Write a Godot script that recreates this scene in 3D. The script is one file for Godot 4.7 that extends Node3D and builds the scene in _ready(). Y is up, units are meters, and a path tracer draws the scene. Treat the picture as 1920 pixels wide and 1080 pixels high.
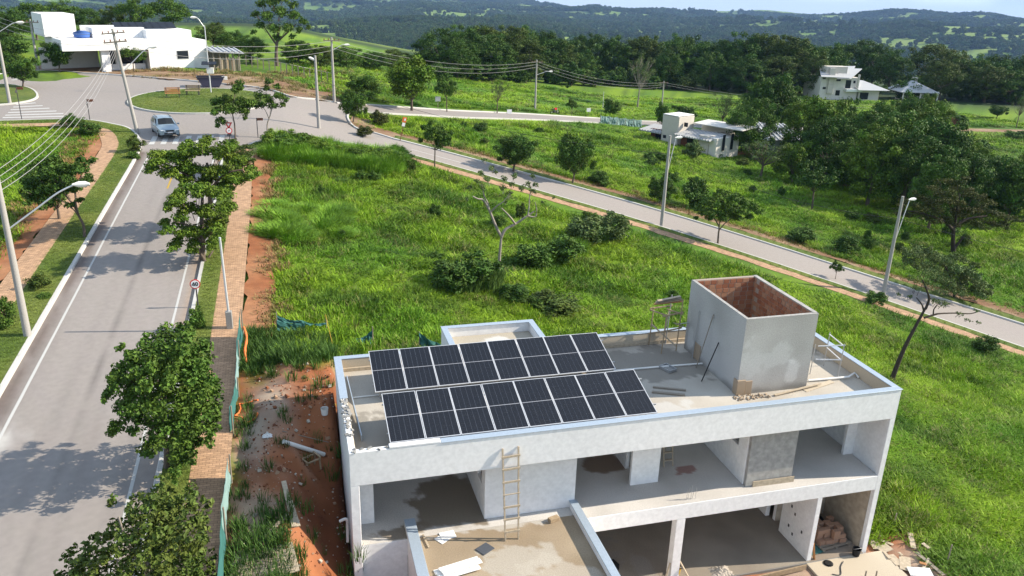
extends Node3D
# ---------------------------------------------------------------- camera model and terrain
const F := 1510.95
const CAM := Vector3(-1.168, 20.93, 22.06)
const SUN_TRAVEL := Vector3(-1.6, -1.0, -0.24)
var cb: Basis
var nz := FastNoiseLite.new()
var nfine := FastNoiseLite.new()
var npatch := FastNoiseLite.new()
var M := {}
var used := {}
var right_near: PackedVector2Array
var right_far: PackedVector2Array
var far_mid: PackedVector2Array

class MB:
	# collects triangles with their own normals and linear vertex colours
	var v := PackedVector3Array()
	var n := PackedVector3Array()
	var c := PackedColorArray()
	var uv := PackedVector2Array()
	var col := Color.WHITE
	var use_uv := false
	func tri(a: Vector3, b: Vector3, d: Vector3, k := Color(-1, 0, 0)) -> void:
		var m := (d - a).cross(b - a).normalized()
		v.append(a); v.append(b); v.append(d)
		n.append(m); n.append(m); n.append(m)
		var q := col if k.r < 0.0 else k
		c.append(q); c.append(q); c.append(q)
	func quad(a: Vector3, b: Vector3, d: Vector3, e: Vector3, k := Color(-1, 0, 0)) -> void:
		tri(a, b, d, k); tri(a, d, e, k)
	func quadn(p: Array, m: Array) -> void:
		# smooth quad, corners a b c d, normals, turned so that the winding agrees
		var o := [0, 1, 2, 0, 2, 3]
		if (p[2] - p[0]).cross(p[1] - p[0]).dot(m[0]) < 0.0:
			o = [0, 2, 1, 0, 3, 2]
		for i in o:
			v.append(p[i]); n.append(m[i]); c.append(col)
	func box(at: Vector3, size: Vector3, basis := Basis(), k := Color(-1, 0, 0)) -> void:
		var h := size * 0.5
		var p := []
		for i in 8:
			p.append(at + basis * Vector3(h.x if i & 1 else -h.x, h.y if i & 2 else -h.y, h.z if i & 4 else -h.z))
		quad(p[0], p[2], p[3], p[1], k); quad(p[5], p[7], p[6], p[4], k)
		quad(p[4], p[6], p[2], p[0], k); quad(p[1], p[3], p[7], p[5], k)
		quad(p[2], p[6], p[7], p[3], k); quad(p[4], p[0], p[1], p[5], k)
	func span(a: Vector3, b: Vector3, k := Color(-1, 0, 0)) -> void:
		box((a + b) * 0.5, (b - a).abs(), Basis(), k)
	func bevel_box(at: Vector3, size: Vector3, r: float, basis := Basis()) -> void:
		# box with chamfered edges: three slabs' hull made from 24 corners
		var h := size * 0.5
		var ax := [Vector3.RIGHT, Vector3.UP, Vector3.BACK]
		for a in 3:
			for s in [-1.0, 1.0]:
				var u: Vector3 = ax[(a + 1) % 3]; var w: Vector3 = ax[(a + 2) % 3]; var m: Vector3 = ax[a] * s
				var hu: float = h[(a + 1) % 3] - r; var hw: float = h[(a + 2) % 3] - r
				var o: Vector3 = m * h[a]
				var p := []
				for q in [[-1, -1], [1, -1], [1, 1], [-1, 1]]:
					p.append(at + basis * (o + u * hu * q[0] + w * hw * q[1]))
				quadn(p, [basis * m, basis * m, basis * m, basis * m])
				for t in [-1.0, 1.0]:
					# edge between face a,s and face (a+1),t
					var m2: Vector3 = u * t
					var e := []
					for q in [-1, 1]:
						e.append(at + basis * (m * h[a] + m2 * hu + w * hw * q))
					for q in [1, -1]:
						e.append(at + basis * (m * (h[a] - r) + m2 * (hu + r) + w * hw * q))
					var mm: Vector3 = basis * (m + m2).normalized()
					quadn(e, [mm, mm, mm, mm])
		for sx in [-1, 1]:
			for sy in [-1, 1]:
				for sz in [-1, 1]:
					var q := Vector3(sx, sy, sz)
					var cc := h - Vector3(r, r, r)
					var a1 := at + basis * (q * Vector3(h.x, cc.y, cc.z))
					var b1 := at + basis * (q * Vector3(cc.x, h.y, cc.z))
					var c1 := at + basis * (q * Vector3(cc.x, cc.y, h.z))
					if (c1 - a1).cross(b1 - a1).dot(basis * q) < 0.0: tri(a1, c1, b1)
					else: tri(a1, b1, c1)
	func bar(a: Vector3, b: Vector3, w: float, h: float, up := Vector3.UP, k := Color(-1, 0, 0)) -> void:
		var d := b - a
		var z := d.normalized()
		var u := up if absf(z.dot(up)) < 0.98 else Vector3.RIGHT
		var x := u.cross(z).normalized()
		box((a + b) * 0.5, Vector3(w, h, d.length()), Basis(x, z.cross(x), z), k)
	func tube(p: Array, r: Array, sides := 8, cap := true) -> void:
		var rings := []
		var nn := []
		var ref := Vector3.UP
		for i in p.size():
			var d: Vector3 = (p[mini(i + 1, p.size() - 1)] - p[maxi(i - 1, 0)]).normalized()
			if i == 0: ref = Vector3.RIGHT if absf(d.x) < 0.9 else Vector3.UP
			var x := ref.cross(d).normalized(); var y := d.cross(x)
			ref = d.cross(x).cross(d) if false else ref
			var ring := []; var rn := []
			for s in sides:
				var a := TAU * s / sides
				var m := x * cos(a) + y * sin(a)
				rn.append(m); ring.append(p[i] + m * float(r[i] if r.size() > 1 else r[0]))
			rings.append(ring); nn.append(rn)
		for i in p.size() - 1:
			for s in sides:
				var t := (s + 1) % sides
				quadn([rings[i][s], rings[i][t], rings[i + 1][t], rings[i + 1][s]], [nn[i][s], nn[i][t], nn[i + 1][t], nn[i + 1][s]])
		if cap:
			for e in [0, p.size() - 1]:
				for s in range(1, sides - 1):
					if e == 0: tri(rings[e][0], rings[e][s], rings[e][s + 1])
					else: tri(rings[e][0], rings[e][s + 1], rings[e][s])
	func mesh() -> ArrayMesh:
		var a := []
		a.resize(Mesh.ARRAY_MAX)
		a[Mesh.ARRAY_VERTEX] = v; a[Mesh.ARRAY_NORMAL] = n; a[Mesh.ARRAY_COLOR] = c
		if use_uv: a[Mesh.ARRAY_TEX_UV] = uv
		var m := ArrayMesh.new()
		m.add_surface_from_arrays(Mesh.PRIMITIVE_TRIANGLES, a)
		return m

func sm(a: float, b: float, t: float) -> float:
	t = clampf((t - a) / (b - a), 0.0, 1.0)
	return t * t * (3.0 - 2.0 * t)

func ray(u: float, v: float) -> Vector3:
	return (cb * Vector3((u - 960.0) / F, -(v - 540.0) / F, -1.0)).normalized()
func on_y(u: float, v: float, y: float) -> Vector3:
	var d := ray(u, v)
	return CAM + d * ((y - CAM.y) / d.y)
func on_z(u: float, v: float, z: float) -> Vector3:
	var d := ray(u, v)
	return CAM + d * ((z - CAM.z) / d.z)
func pix(p: Vector3) -> Vector2:
	var q := cb.inverse() * (p - CAM)
	return Vector2(960.0 + F * q.x / -q.z, 540.0 - F * q.y / -q.z)

func gx(x: float) -> float:
	if x < -2.5: return -6.0
	if x < 20.0: return -6.0 + 26.0 * (x + 2.5) / 22.5
	if x < 45.0: return x
	return 45.0 + 30.0 * (1.0 - exp(-(x - 45.0) / 30.0))
func gs(d: float) -> float:
	if d < 62.0: return d
	return 62.0 + 26.0 * (1.0 - exp(-(d - 62.0) / 26.0)) - maxf(0.0, d - 110.0) * 0.15
func base_h(x: float, z: float) -> float:
	# the hillside: falls to the right, rises away from the house; far off it drops into the valley
	var h := 3.83 + 0.065 * gs(-z) - 0.165 * (gx(x - 2.0) + gx(x + 2.0) + 2.0 * gx(x)) * 0.25
	var r := Vector2(x - CAM.x, z - CAM.z).length()
	if r > 235.0:
		h = lerpf(h, far_h(x, z, r), sm(235.0, 1000.0, r))
	return h
func far_h(x: float, z: float, r: float) -> float:
	var a := nz.get_noise_2d(x * 0.035, z * 0.035)
	var b := nz.get_noise_2d(x * 0.11 + 900.0, z * 0.11)
	var e := nz.get_noise_2d(x * 0.04 - 500.0, z * 0.04 + 77.0)
	var grow := sm(500.0, 5000.0, r)
	return -82.0 + (0.6 - absf(a) * 2.6) * lerpf(30.0, 42.0, grow) + b * lerpf(14.0, 18.0, grow) + e * 50.0 * grow + peaks(x, z, r)
func peaks(x: float, z: float, r: float) -> float:
	# the far blue mountains on the skyline
	if r < 4200.0: return 0.0
	var az := rad_to_deg(atan2(x - CAM.x, CAM.z - z)) - 15.8
	var h := 0.0
	for q in [[5.1, 95.0, 1.3], [2.2, 60.0, 1.6], [-0.6, 85.0, 2.2], [-7.0, 120.0, 5.0], [-16.0, 150.0, 7.0], [-27.0, 130.0, 6.0], [12.0, 30.0, 1.5], [17.5, 25.0, 3.0], [28.5, 38.0, 1.2], [24.0, 22.0, 3.0]]:
		h = maxf(h, q[1] * exp(-pow((az - q[0]) / q[2], 2.0)))
	return h * 0.62 * sm(4300.0, 5200.0, r) * (1.0 - sm(5300.0, 5900.0, r))
func seg_d(p: Vector2, line: PackedVector2Array) -> float:
	var best := 1e9
	for i in line.size() - 1:
		best = minf(best, p.distance_squared_to(Geometry2D.get_closest_point_to_segment(p, line[i], line[i + 1])))
	return sqrt(best)
func road_gap(x: float, z: float) -> float:
	# metres to the nearest paved band (0 on it)
	var g := 1e9
	if z > -60.0: g = maxf(absf(x + 9.9) - 7.6, 0.0)
	g = minf(g, maxf(Vector2(x + 10.0, z + 66.0).length() - 21.0, 0.0))
	if right_near.size() and x > -8.0 and z < 5.0 and z > -120.0:
		g = minf(g, maxf(seg_d(Vector2(x, z), right_near) - 2.0, 0.0))
		g = minf(g, maxf(seg_d(Vector2(x, z), right_far) - 4.0, 0.0))
		g = minf(g, maxf(seg_d(Vector2(x, z), far_mid) - 4.5, 0.0))
	return g
func H(x: float, z: float) -> float:
	var h := base_h(x, z)
	if x < -80.0 or x > 160.0 or z > 60.0 or z < -160.0: return h
	var m := sm(0.0, 7.0, road_gap(x, z))
	h += m * (nz.get_noise_2d(x * 6.0, z * 6.0) * 0.5 + nfine.get_noise_2d(x * 3.0, z * 3.0) * 0.16)
	# the dug-out building plot
	if x > -3.6 and x < 24.0 and z > -14.0 and z < 30.0:
		var lot := sm(-3.4, -2.4, x) * (1.0 - sm(-0.9, 0.1, x))
		if x < 0.1:
			h = lerpf(h, 5.45 - 0.10 * (z + 7.0) + nfine.get_noise_2d(x * 9.0, z * 9.0) * 0.16, sm(-3.5, -2.6, x) * sm(-10.2, -8.2, z))
			h += 0.55 * sm(-3.3, -1.5, x) * sm(-13.0, -10.4, z) * (1.0 - sm(-10.0, -8.3, z + nfine.get_noise_2d(x * 12.0, 3.0)))
			var tr := sm(-2.0, -0.35, x + 0.35 * nfine.get_noise_2d(z * 10.0, 5.0)) * sm(-6.8, -4.2, z)
			h -= tr * (1.9 + 0.12 * (z + 4.0))
		else:
			var pad := sm(0.1, 0.35, x) * (1.0 - sm(21.6, 23.5, x + 0.5 * nfine.get_noise_2d(z * 6.0, 8.0))) * sm(-8.2, -7.3, z)
			h = lerpf(h, -0.14 + 0.1 * nfine.get_noise_2d(x * 8.0, z * 8.0), pad)
	return h
func gp(u: float, v: float) -> Vector3:
	# where the sight line through a photograph pixel meets the ground
	var d := ray(u, v)
	var lo := 8.0
	var t := 8.0
	while t < 9000.0:
		var p := CAM + d * t
		if p.y < H(p.x, p.z): break
		lo = t
		t *= 1.012
	var hi := t
	for i in 22:
		var m := (lo + hi) * 0.5
		var p := CAM + d * m
		if p.y < H(p.x, p.z): hi = m
		else: lo = m
	var e := CAM + d * hi
	return Vector3(e.x, H(e.x, e.z), e.z)
func g2(u: float, v: float) -> Vector2:
	var p := gp(u, v)
	return Vector2(p.x, p.z)
func tall(p: Vector3, v: float) -> float:
	# height above p at which the photograph row v is reached
	var lo := 0.0
	var hi := 60.0
	for i in 30:
		var m := (lo + hi) * 0.5
		if pix(p + Vector3.UP * m).y < v: hi = m
		else: lo = m
	return lo
func metres(p: Vector3, px: float) -> float:
	return px * (-(cb.inverse() * (p - CAM)).z) / F

# ---------------------------------------------------------------- naming and placing
func numbered(called: String) -> String:
	if not used.has(called):
		used[called] = 0
		return called
	used[called] += 1
	return "%s_%03d" % [called, used[called]]
func tag(o: Node, label: String, category: String, group := "") -> Node:
	o.set_meta("label", label)
	o.set_meta("category", category)
	if group: o.set_meta("group", group)
	return o
func thing(called: String, label: String, category: String, at := Vector3.ZERO, turn := 0.0, group := "") -> Node3D:
	var o := Node3D.new()
	o.name = numbered(called)
	add_child(o)
	o.position = at
	o.rotation.y = turn
	tag(o, label, category, group)
	return o
func part(called: String, m, material: Material, parent: Node, at := Vector3.ZERO, basis := Basis()) -> MeshInstance3D:
	var o := MeshInstance3D.new()
	o.name = called
	o.mesh = m.mesh() if m is MB else m
	o.material_override = material
	o.transform = Transform3D(basis, at)
	parent.add_child(o, true)
	return o
func single(called: String, m, material: Material, label: String, category: String, at := Vector3.ZERO, basis := Basis(), group := "") -> MeshInstance3D:
	var o := part(numbered(called), m, material, self, at, basis)
	tag(o, label, category, group)
	return o
func struct(called: String, m, material: Material) -> MeshInstance3D:
	var o := part(numbered(called), m, material, self)
	o.set_meta("kind", "structure")
	return o
func stuff(o: Node, label := "", category := "") -> Node:
	o.set_meta("kind", "stuff")
	if label: o.set_meta("label", label)
	if category: o.set_meta("category", category)
	return o

# ---------------------------------------------------------------- materials
func ntex(freq: float, lo: float, hi: float, seed_: int, oct := 4, size := 512) -> ImageTexture:
	var f := FastNoiseLite.new()
	f.seed = seed_
	f.frequency = freq
	f.fractal_octaves = oct
	var im := f.get_seamless_image(size, size)
	im.convert(Image.FORMAT_RGB8)
	var d := im.get_data()
	for i in d.size():
		d[i] = int(pow(lerpf(lo, hi, clampf((d[i] / 255.0 - 0.5) * 1.3 + 0.5, 0.0, 1.0)), 0.4545) * 255.0)
	return ImageTexture.create_from_image(Image.create_from_data(size, size, false, Image.FORMAT_RGB8, d))
func mat(called: String, c: Color, rough := 0.85, tex: Texture2D = null, scale := 0.5, detail: Texture2D = null, dscale := 0.1, vertex := false) -> StandardMaterial3D:
	var m := StandardMaterial3D.new()
	m.resource_name = called
	m.albedo_color = c.linear_to_srgb()
	m.roughness = rough
	m.metallic_specular = 0.35
	m.vertex_color_use_as_albedo = vertex
	if tex:
		m.albedo_texture = tex
		m.uv1_triplanar = true
		m.uv1_world_triplanar = true
		m.uv1_scale = Vector3.ONE * scale
	if detail:
		m.detail_enabled = true
		m.detail_blend_mode = BaseMaterial3D.BLEND_MODE_MUL
		m.detail_albedo = detail
		m.detail_uv_layer = BaseMaterial3D.DETAIL_UV_2
		m.uv2_triplanar = true
		m.uv2_world_triplanar = true
		m.uv2_scale = Vector3.ONE * dscale
	M[called] = m
	return m
func relief(m: StandardMaterial3D, t: Texture2D, cm: float) -> void:
	m.heightmap_enabled = true
	m.heightmap_texture = t
	m.heightmap_scale = cm
func leafmat(called: String, c: Color, back: Color) -> StandardMaterial3D:
	var m := mat(called, c, 0.55, null, 1, null, 1, true)
	m.backlight_enabled = true
	m.backlight = back.linear_to_srgb()
	m.metallic_specular = 0.22
	return m
func materials() -> void:
	var t_fine := ntex(0.06, 0.78, 1.0, 1, 5)
	var t_soft := ntex(0.012, 0.72, 1.0, 2, 4)
	var t_grit := ntex(0.2, 0.55, 1.0, 3, 3)
	var t_streak := ntex(0.02, 0.92, 1.0, 5, 5)
	var t_wall := ntex(0.03, 0.89, 1.0, 6, 5)
	M.t_grit = t_grit
	M.t_fine = t_fine
	relief(mat("ground", Color.WHITE, 0.95, t_grit, 0.7, t_soft, 0.13, true), t_grit, 1.2)
	mat("far", Color.WHITE, 1.0, t_grit, 0.02, null, 0.1, true)
	relief(mat("asphalt", Color.WHITE, 0.9, t_grit, 1.1, t_wall, 0.16, true), t_grit, 0.08)
	mat("kerb", Color(0.66, 0.65, 0.62), 0.85, t_fine, 0.5, t_grit, 0.6)
	mat("paint", Color(0.55, 0.55, 0.53), 0.8, t_grit, 0.9)
	mat("yellow", Color(0.5, 0.33, 0.05), 0.8, t_grit, 0.9)
	relief(mat("lawn", Color.WHITE, 0.95, t_grit, 1.6, t_soft, 0.25, true), t_grit, 1.0)
	relief(mat("dirt", Color.WHITE, 0.95, t_grit, 0.9, t_soft, 0.2, true), t_grit, 1.2)
	mat("white_wall", Color(0.80, 0.80, 0.80), 0.8, t_streak, 0.22, t_wall, 0.3)
	mat("render_grey", Color(0.43, 0.42, 0.40), 0.9, t_soft, 0.5, t_fine, 0.9)
	mat("slab", Color.WHITE, 0.8, t_fine, 0.5, t_grit, 0.8, true)
	mat("coping", Color(0.40, 0.48, 0.57), 0.5, t_streak, 0.6, t_fine, 0.8)
	M.coping.metallic = 0.25
	mat("mortar", Color(0.36, 0.30, 0.25), 0.95, t_fine, 0.9)
	for i in 4:
		mat("brick%d" % i, [Color(0.42, 0.17, 0.09), Color(0.46, 0.21, 0.12), Color(0.37, 0.14, 0.075), Color(0.48, 0.25, 0.15)][i], 0.92, t_grit, 3.0, t_fine, 0.8)
	mat("steel", Color(0.45, 0.46, 0.47), 0.45, t_fine, 1.0)
	M.steel.metallic = 0.6
	mat("frame", Color(0.62, 0.63, 0.65), 0.4)
	M.frame.metallic = 0.4
	mat("cell", Color(0.006, 0.007, 0.011), 0.4)
	M.cell.clearcoat_enabled = true
	M.cell.clearcoat = 0.15
	M.cell.clearcoat_roughness = 0.12
	mat("backsheet", Color(0.30, 0.31, 0.34), 0.4)
	mat("concrete", Color(0.36, 0.355, 0.34), 0.85, t_fine, 0.6, t_grit, 0.9)
	mat("pole", Color(0.47, 0.455, 0.43), 0.85, t_fine, 0.5, t_grit, 1.0)
	mat("dark_metal", Color(0.05, 0.05, 0.055), 0.5)
	mat("cable", Color(0.035, 0.035, 0.037), 0.6)
	mat("pale_cable", Color(0.28, 0.28, 0.28), 0.6)
	mat("wood", Color(0.48, 0.36, 0.23), 0.85, t_grit, 2.0, t_soft, 0.9)
	mat("wood_pale", Color(0.60, 0.50, 0.37), 0.85, t_grit, 2.0, t_soft, 0.9)
	mat("wood_grey", Color(0.30, 0.26, 0.21), 0.9, t_grit, 2.0)
	mat("wood_orange", Color(0.42, 0.20, 0.075), 0.6, t_grit, 2.0)
	mat("pvc", Color(0.70, 0.69, 0.66), 0.4)
	mat("foam", Color(0.80, 0.80, 0.79), 0.7, t_fine, 1.0)
	mat("teal", Color(0.045, 0.155, 0.145), 0.8, t_fine, 2.0)
	M.teal.backlight_enabled = true
	M.teal.backlight = Color(0.03, 0.2, 0.2).linear_to_srgb()
	mat("pale_teal", Color(0.20, 0.31, 0.30), 0.8, t_fine, 2.0)
	mat("orange", Color(0.72, 0.17, 0.05), 0.7)
	mat("black", Color(0.012, 0.012, 0.013), 0.6)
	mat("tile_grey", Color(0.09, 0.10, 0.12), 0.6, t_grit, 3.0)
	mat("car_paint", Color(0.23, 0.31, 0.37), 0.3)
	M.car_paint.metallic = 0.5
	M.car_paint.clearcoat_enabled = true
	M.car_paint.clearcoat = 0.8
	mat("car_glass", Color(0.012, 0.014, 0.016), 0.08)
	mat("tyre", Color(0.02, 0.02, 0.02), 0.85)
	mat("lens", Color(0.75, 0.76, 0.76), 0.15)
	mat("red", Color(0.55, 0.03, 0.03), 0.5)
	mat("white_sign", Color(0.78, 0.78, 0.78), 0.5)
	mat("blue_tank", Color(0.05, 0.12, 0.36), 0.6)
	mat("roof_sheet", Color(0.38, 0.39, 0.40), 0.5, t_streak, 0.3)
	mat("roof_shade", Color(0.33, 0.35, 0.38), 0.6, t_streak, 0.3)
	mat("beige_wall", Color(0.60, 0.56, 0.50), 0.85, t_streak, 0.2, t_fine, 0.4)
	mat("cream_wall", Color(0.70, 0.67, 0.62), 0.85, t_streak, 0.2, t_fine, 0.4)
	mat("brown_wood", Color(0.20, 0.075, 0.04), 0.7, t_grit, 1.0)
	mat("window_dark", Color(0.02, 0.024, 0.03), 0.12)
	mat("tan_wall", Color(0.50, 0.43, 0.34), 0.9, t_soft, 0.4, t_fine, 0.9)
	mat("bark", Color(0.15, 0.12, 0.095), 0.95, t_grit, 3.0)
	mat("bark_pale", Color(0.33, 0.29, 0.25), 0.95, t_grit, 3.0)
	mat("bark_dark", Color(0.06, 0.047, 0.038), 0.95, t_grit, 3.0)
	leafmat("leaf_a", Color(0.98, 1.02, 0.85), Color(0.07, 0.12, 0.015))
	leafmat("leaf_b", Color(1.4, 1.3, 0.8), Color(0.07, 0.1, 0.01))
	leafmat("leaf_c", Color(0.75, 0.82, 0.75), Color(0.05, 0.09, 0.015))
	leafmat("leaf_olive", Color(1.0, 0.82, 0.85), Color(0.05, 0.06, 0.01))
	leafmat("leaf_brown", Color(0.95, 0.62, 0.8), Color(0.03, 0.03, 0.01))
	leafmat("leaf_grey", Color(1.4, 1.15, 1.9), Color(0.05, 0.07, 0.03))
	leafmat("blade", Color.WHITE, Color(0.10, 0.16, 0.01))
	# concrete block pavers of the footpaths (each about 6 pixels long in the photograph)
	var im := Image.create(256, 256, false, Image.FORMAT_RGB8)
	var rn := RandomNumberGenerator.new()
	rn.seed = 7
	im.fill(Color(0.50, 0.43, 0.38))
	for row in 16:
		for k in range(-1, 8):
			var s := rn.randf_range(0.85, 1.0)
			im.fill_rect(Rect2i(k * 32 + (16 if row % 2 else 0) + 1, row * 16 + 1, 30, 14), Color(0.80 * s, 0.67 * s, 0.57 * s))
	mat("pavers", Color(0.92, 0.86, 0.74), 0.9, ImageTexture.create_from_image(im), 0.55, t_soft, 0.3)
	var ex := Image.create(8, 8, false, Image.FORMAT_RGB8)
	ex.fill(Color.WHITE)

func _ready() -> void:
	# ---- camera, sky, sun, exposure
	var cam := Camera3D.new()
	cam.name = "camera"
	cam.position = CAM
	cam.rotation = Vector3(-0.355, -0.276, 0.031)
	cam.fov = rad_to_deg(2.0 * atan(540.0 / F))
	cam.near = 0.1
	cam.far = 30000.0
	add_child(cam)
	cam.current = true
	cb = Basis.from_euler(cam.rotation)
	nz.seed = 11
	nz.frequency = 0.01
	nz.fractal_octaves = 4
	nfine.seed = 5
	nfine.frequency = 0.06
	nfine.fractal_octaves = 3
	npatch.seed = 23
	npatch.frequency = 0.05
	npatch.fractal_octaves = 4
	var we := WorldEnvironment.new()
	we.name = "daylight"
	var env := Environment.new()
	env.background_mode = Environment.BG_SKY
	var sky := Sky.new()
	var ps := ProceduralSkyMaterial.new()
	ps.sky_top_color = Color(0.50, 0.59, 0.70)
	ps.sky_horizon_color = Color(0.64, 0.70, 0.755)
	ps.sky_curve = 0.12
	ps.ground_bottom_color = Color(0.66, 0.715, 0.765)
	ps.ground_horizon_color = Color(0.66, 0.715, 0.765)
	ps.sun_angle_max = 12.0
	ps.sky_cover = cloud_cover()
	ps.sky_cover_modulate = Color(1, 1, 1, 0.42)
	ps.energy_multiplier = 1.0
	sky.sky_material = ps
	env.sky = sky
	env.tonemap_mode = Environment.TONE_MAPPER_LINEAR
	env.tonemap_exposure = 1.95
	env.sdfgi_enabled = true
	env.ssao_enabled = true
	env.ssil_enabled = true
	env.fog_enabled = true
	env.fog_density = 0.000065
	env.fog_light_color = Color(0.60, 0.745, 0.96)
	we.environment = env
	add_child(we)
	var sun := DirectionalLight3D.new()
	sun.name = "sun"
	sun.light_energy = 1.5
	sun.light_angular_distance = 0.5
	sun.light_color = Color(1.0, 0.95, 0.87)
	sun.shadow_enabled = true
	sun.basis = Basis.looking_at(SUN_TRAVEL.normalized())
	add_child(sun)
	materials()
	road_lines()
	print("terrain ", Time.get_ticks_msec())
	terrain()
	roads()
	print("house ", Time.get_ticks_msec())
	house()
	solar_array()
	roof_items()
	plot_items()
	print("street ", Time.get_ticks_msec())
	street_items()
	far_houses()
	print("plants ", Time.get_ticks_msec())
	trees()
	grasses()
	far_woods()
	print("done ", Time.get_ticks_msec())

func cloud_cover() -> ImageTexture:
	var f := FastNoiseLite.new()
	f.seed = 4
	f.frequency = 1.6
	f.fractal_octaves = 5
	var w := 1024
	var h := 512
	var im := Image.create(w, h, false, Image.FORMAT_RGBA8)
	for y in h / 2:
		var el := PI * (0.5 - (y + 0.5) / h)
		for x in w:
			var az := TAU * (x + 0.5) / w
			var p := Vector3(cos(az) * cos(el), sin(el) * 3.2, sin(az) * cos(el))
			var a := clampf((f.get_noise_3dv(p * 1.6) + 0.12) * 2.2, 0.0, 1.0)
			im.set_pixel(x, y, Color(1, 1, 1, a * a * (3.0 - 2.0 * a) * 0.9))
	return ImageTexture.create_from_image(im)

func road_lines() -> void:
	for q in [[720, 272], [760, 290], [850, 318], [1000, 362], [1245, 430], [1450, 490], [1655, 560], [1800, 610], [1920, 655], [2060, 708]]:
		var p := base_gp(q[0], q[1])
		right_near.append(p)
	for q in [[735, 258], [800, 277], [900, 306], [1000, 335], [1100, 362], [1250, 402], [1400, 443], [1530, 483], [1700, 543], [1840, 585], [1920, 612], [2060, 660]]:
		right_far.append(base_gp(q[0], q[1]))
	# both kerbs are straight in the world: fit the line and keep its ends
	right_near = straight(right_near, 24)
	right_far = straight(right_far, 24)
	for q in [[648, 201], [740, 206], [850, 213], [1000, 219], [1130, 226], [1250, 232], [1400, 240], [1560, 240], [1750, 241], [1920, 246], [2050, 250]]:
		far_mid.append(base_gp(q[0], q[1]))
func base_gp(u: float, v: float) -> Vector2:
	var d := ray(u, v)
	var t := 10.0
	while t < 900.0:
		var p := CAM + d * t
		if p.y < base_h(p.x, p.z): return Vector2(p.x, p.z)
		t += 0.1
	return Vector2.ZERO
func straight(l: PackedVector2Array, k: int) -> PackedVector2Array:
	# least squares parabola z(x)
	var xs := []
	var o := PackedVector2Array()
	var a := [[0.0, 0.0, 0.0, 0.0], [0.0, 0.0, 0.0, 0.0], [0.0, 0.0, 0.0, 0.0]]
	for p in l:
		var b := [1.0, p.x * 0.05, p.x * p.x * 0.0025]
		for i in 3:
			for j in 3: a[i][j] += b[i] * b[j]
			a[i][3] += b[i] * p.y
	for i in 3:
		var q: float = a[i][i]
		for j in range(i, 4): a[i][j] /= q
		for r in 3:
			if r != i:
				var w: float = a[r][i]
				for j in range(i, 4): a[r][j] -= w * a[i][j]
	for i in k + 1:
		var x: float = lerpf(l[0].x, l[-1].x, float(i) / k)
		o.append(Vector2(x, a[0][3] + a[1][3] * x * 0.05 + a[2][3] * x * x * 0.0025))
	return o

# ---------------------------------------------------------------- ground
func grass_tone(x: float, z: float) -> Color:
	var a := npatch.get_noise_2d(x * 1.3, z * 1.3)
	var b := npatch.get_noise_2d(x * 5.0 + 300.0, z * 5.0) + 0.55 * npatch.get_noise_2d(x * 0.8 + 90.0, z * 0.8 - 40.0)
	var g := Color(0.125, 0.255, 0.02).lerp(Color(0.245, 0.375, 0.024), clampf(0.5 + a * 1.6, 0, 1))
	return g.lerp(Color(0.05, 0.105, 0.018), clampf(b * 1.6, 0, 0.65))
func earth_at(x: float, z: float) -> float:
	# how bare and red the soil is: the plot beside the house and scraped patches
	var e := 0.0
	var w := nfine.get_noise_2d(x * 4.0, z * 4.0)
	if x > -3.9 and x < 0.5 and z > -12.5 and z < 14.0:
		e = sm(-4.3, -3.6, x + w * 0.8) * sm(-11.9, -10.2, z + w * 1.8 - sm(-1.5, -3.4, x) * 1.2)
		e *= 1.0 - sm(0.2, 1.6, z + w * 1.5) * (1.0 - sm(-2.6, -1.3, x + w))
	if x > 0.0 and x < 24.0 and z > -0.8 and z < 14.0:
		e = maxf(e, 1.0 - sm(22.3, 23.8, x + w * 1.3))
	return e
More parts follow.
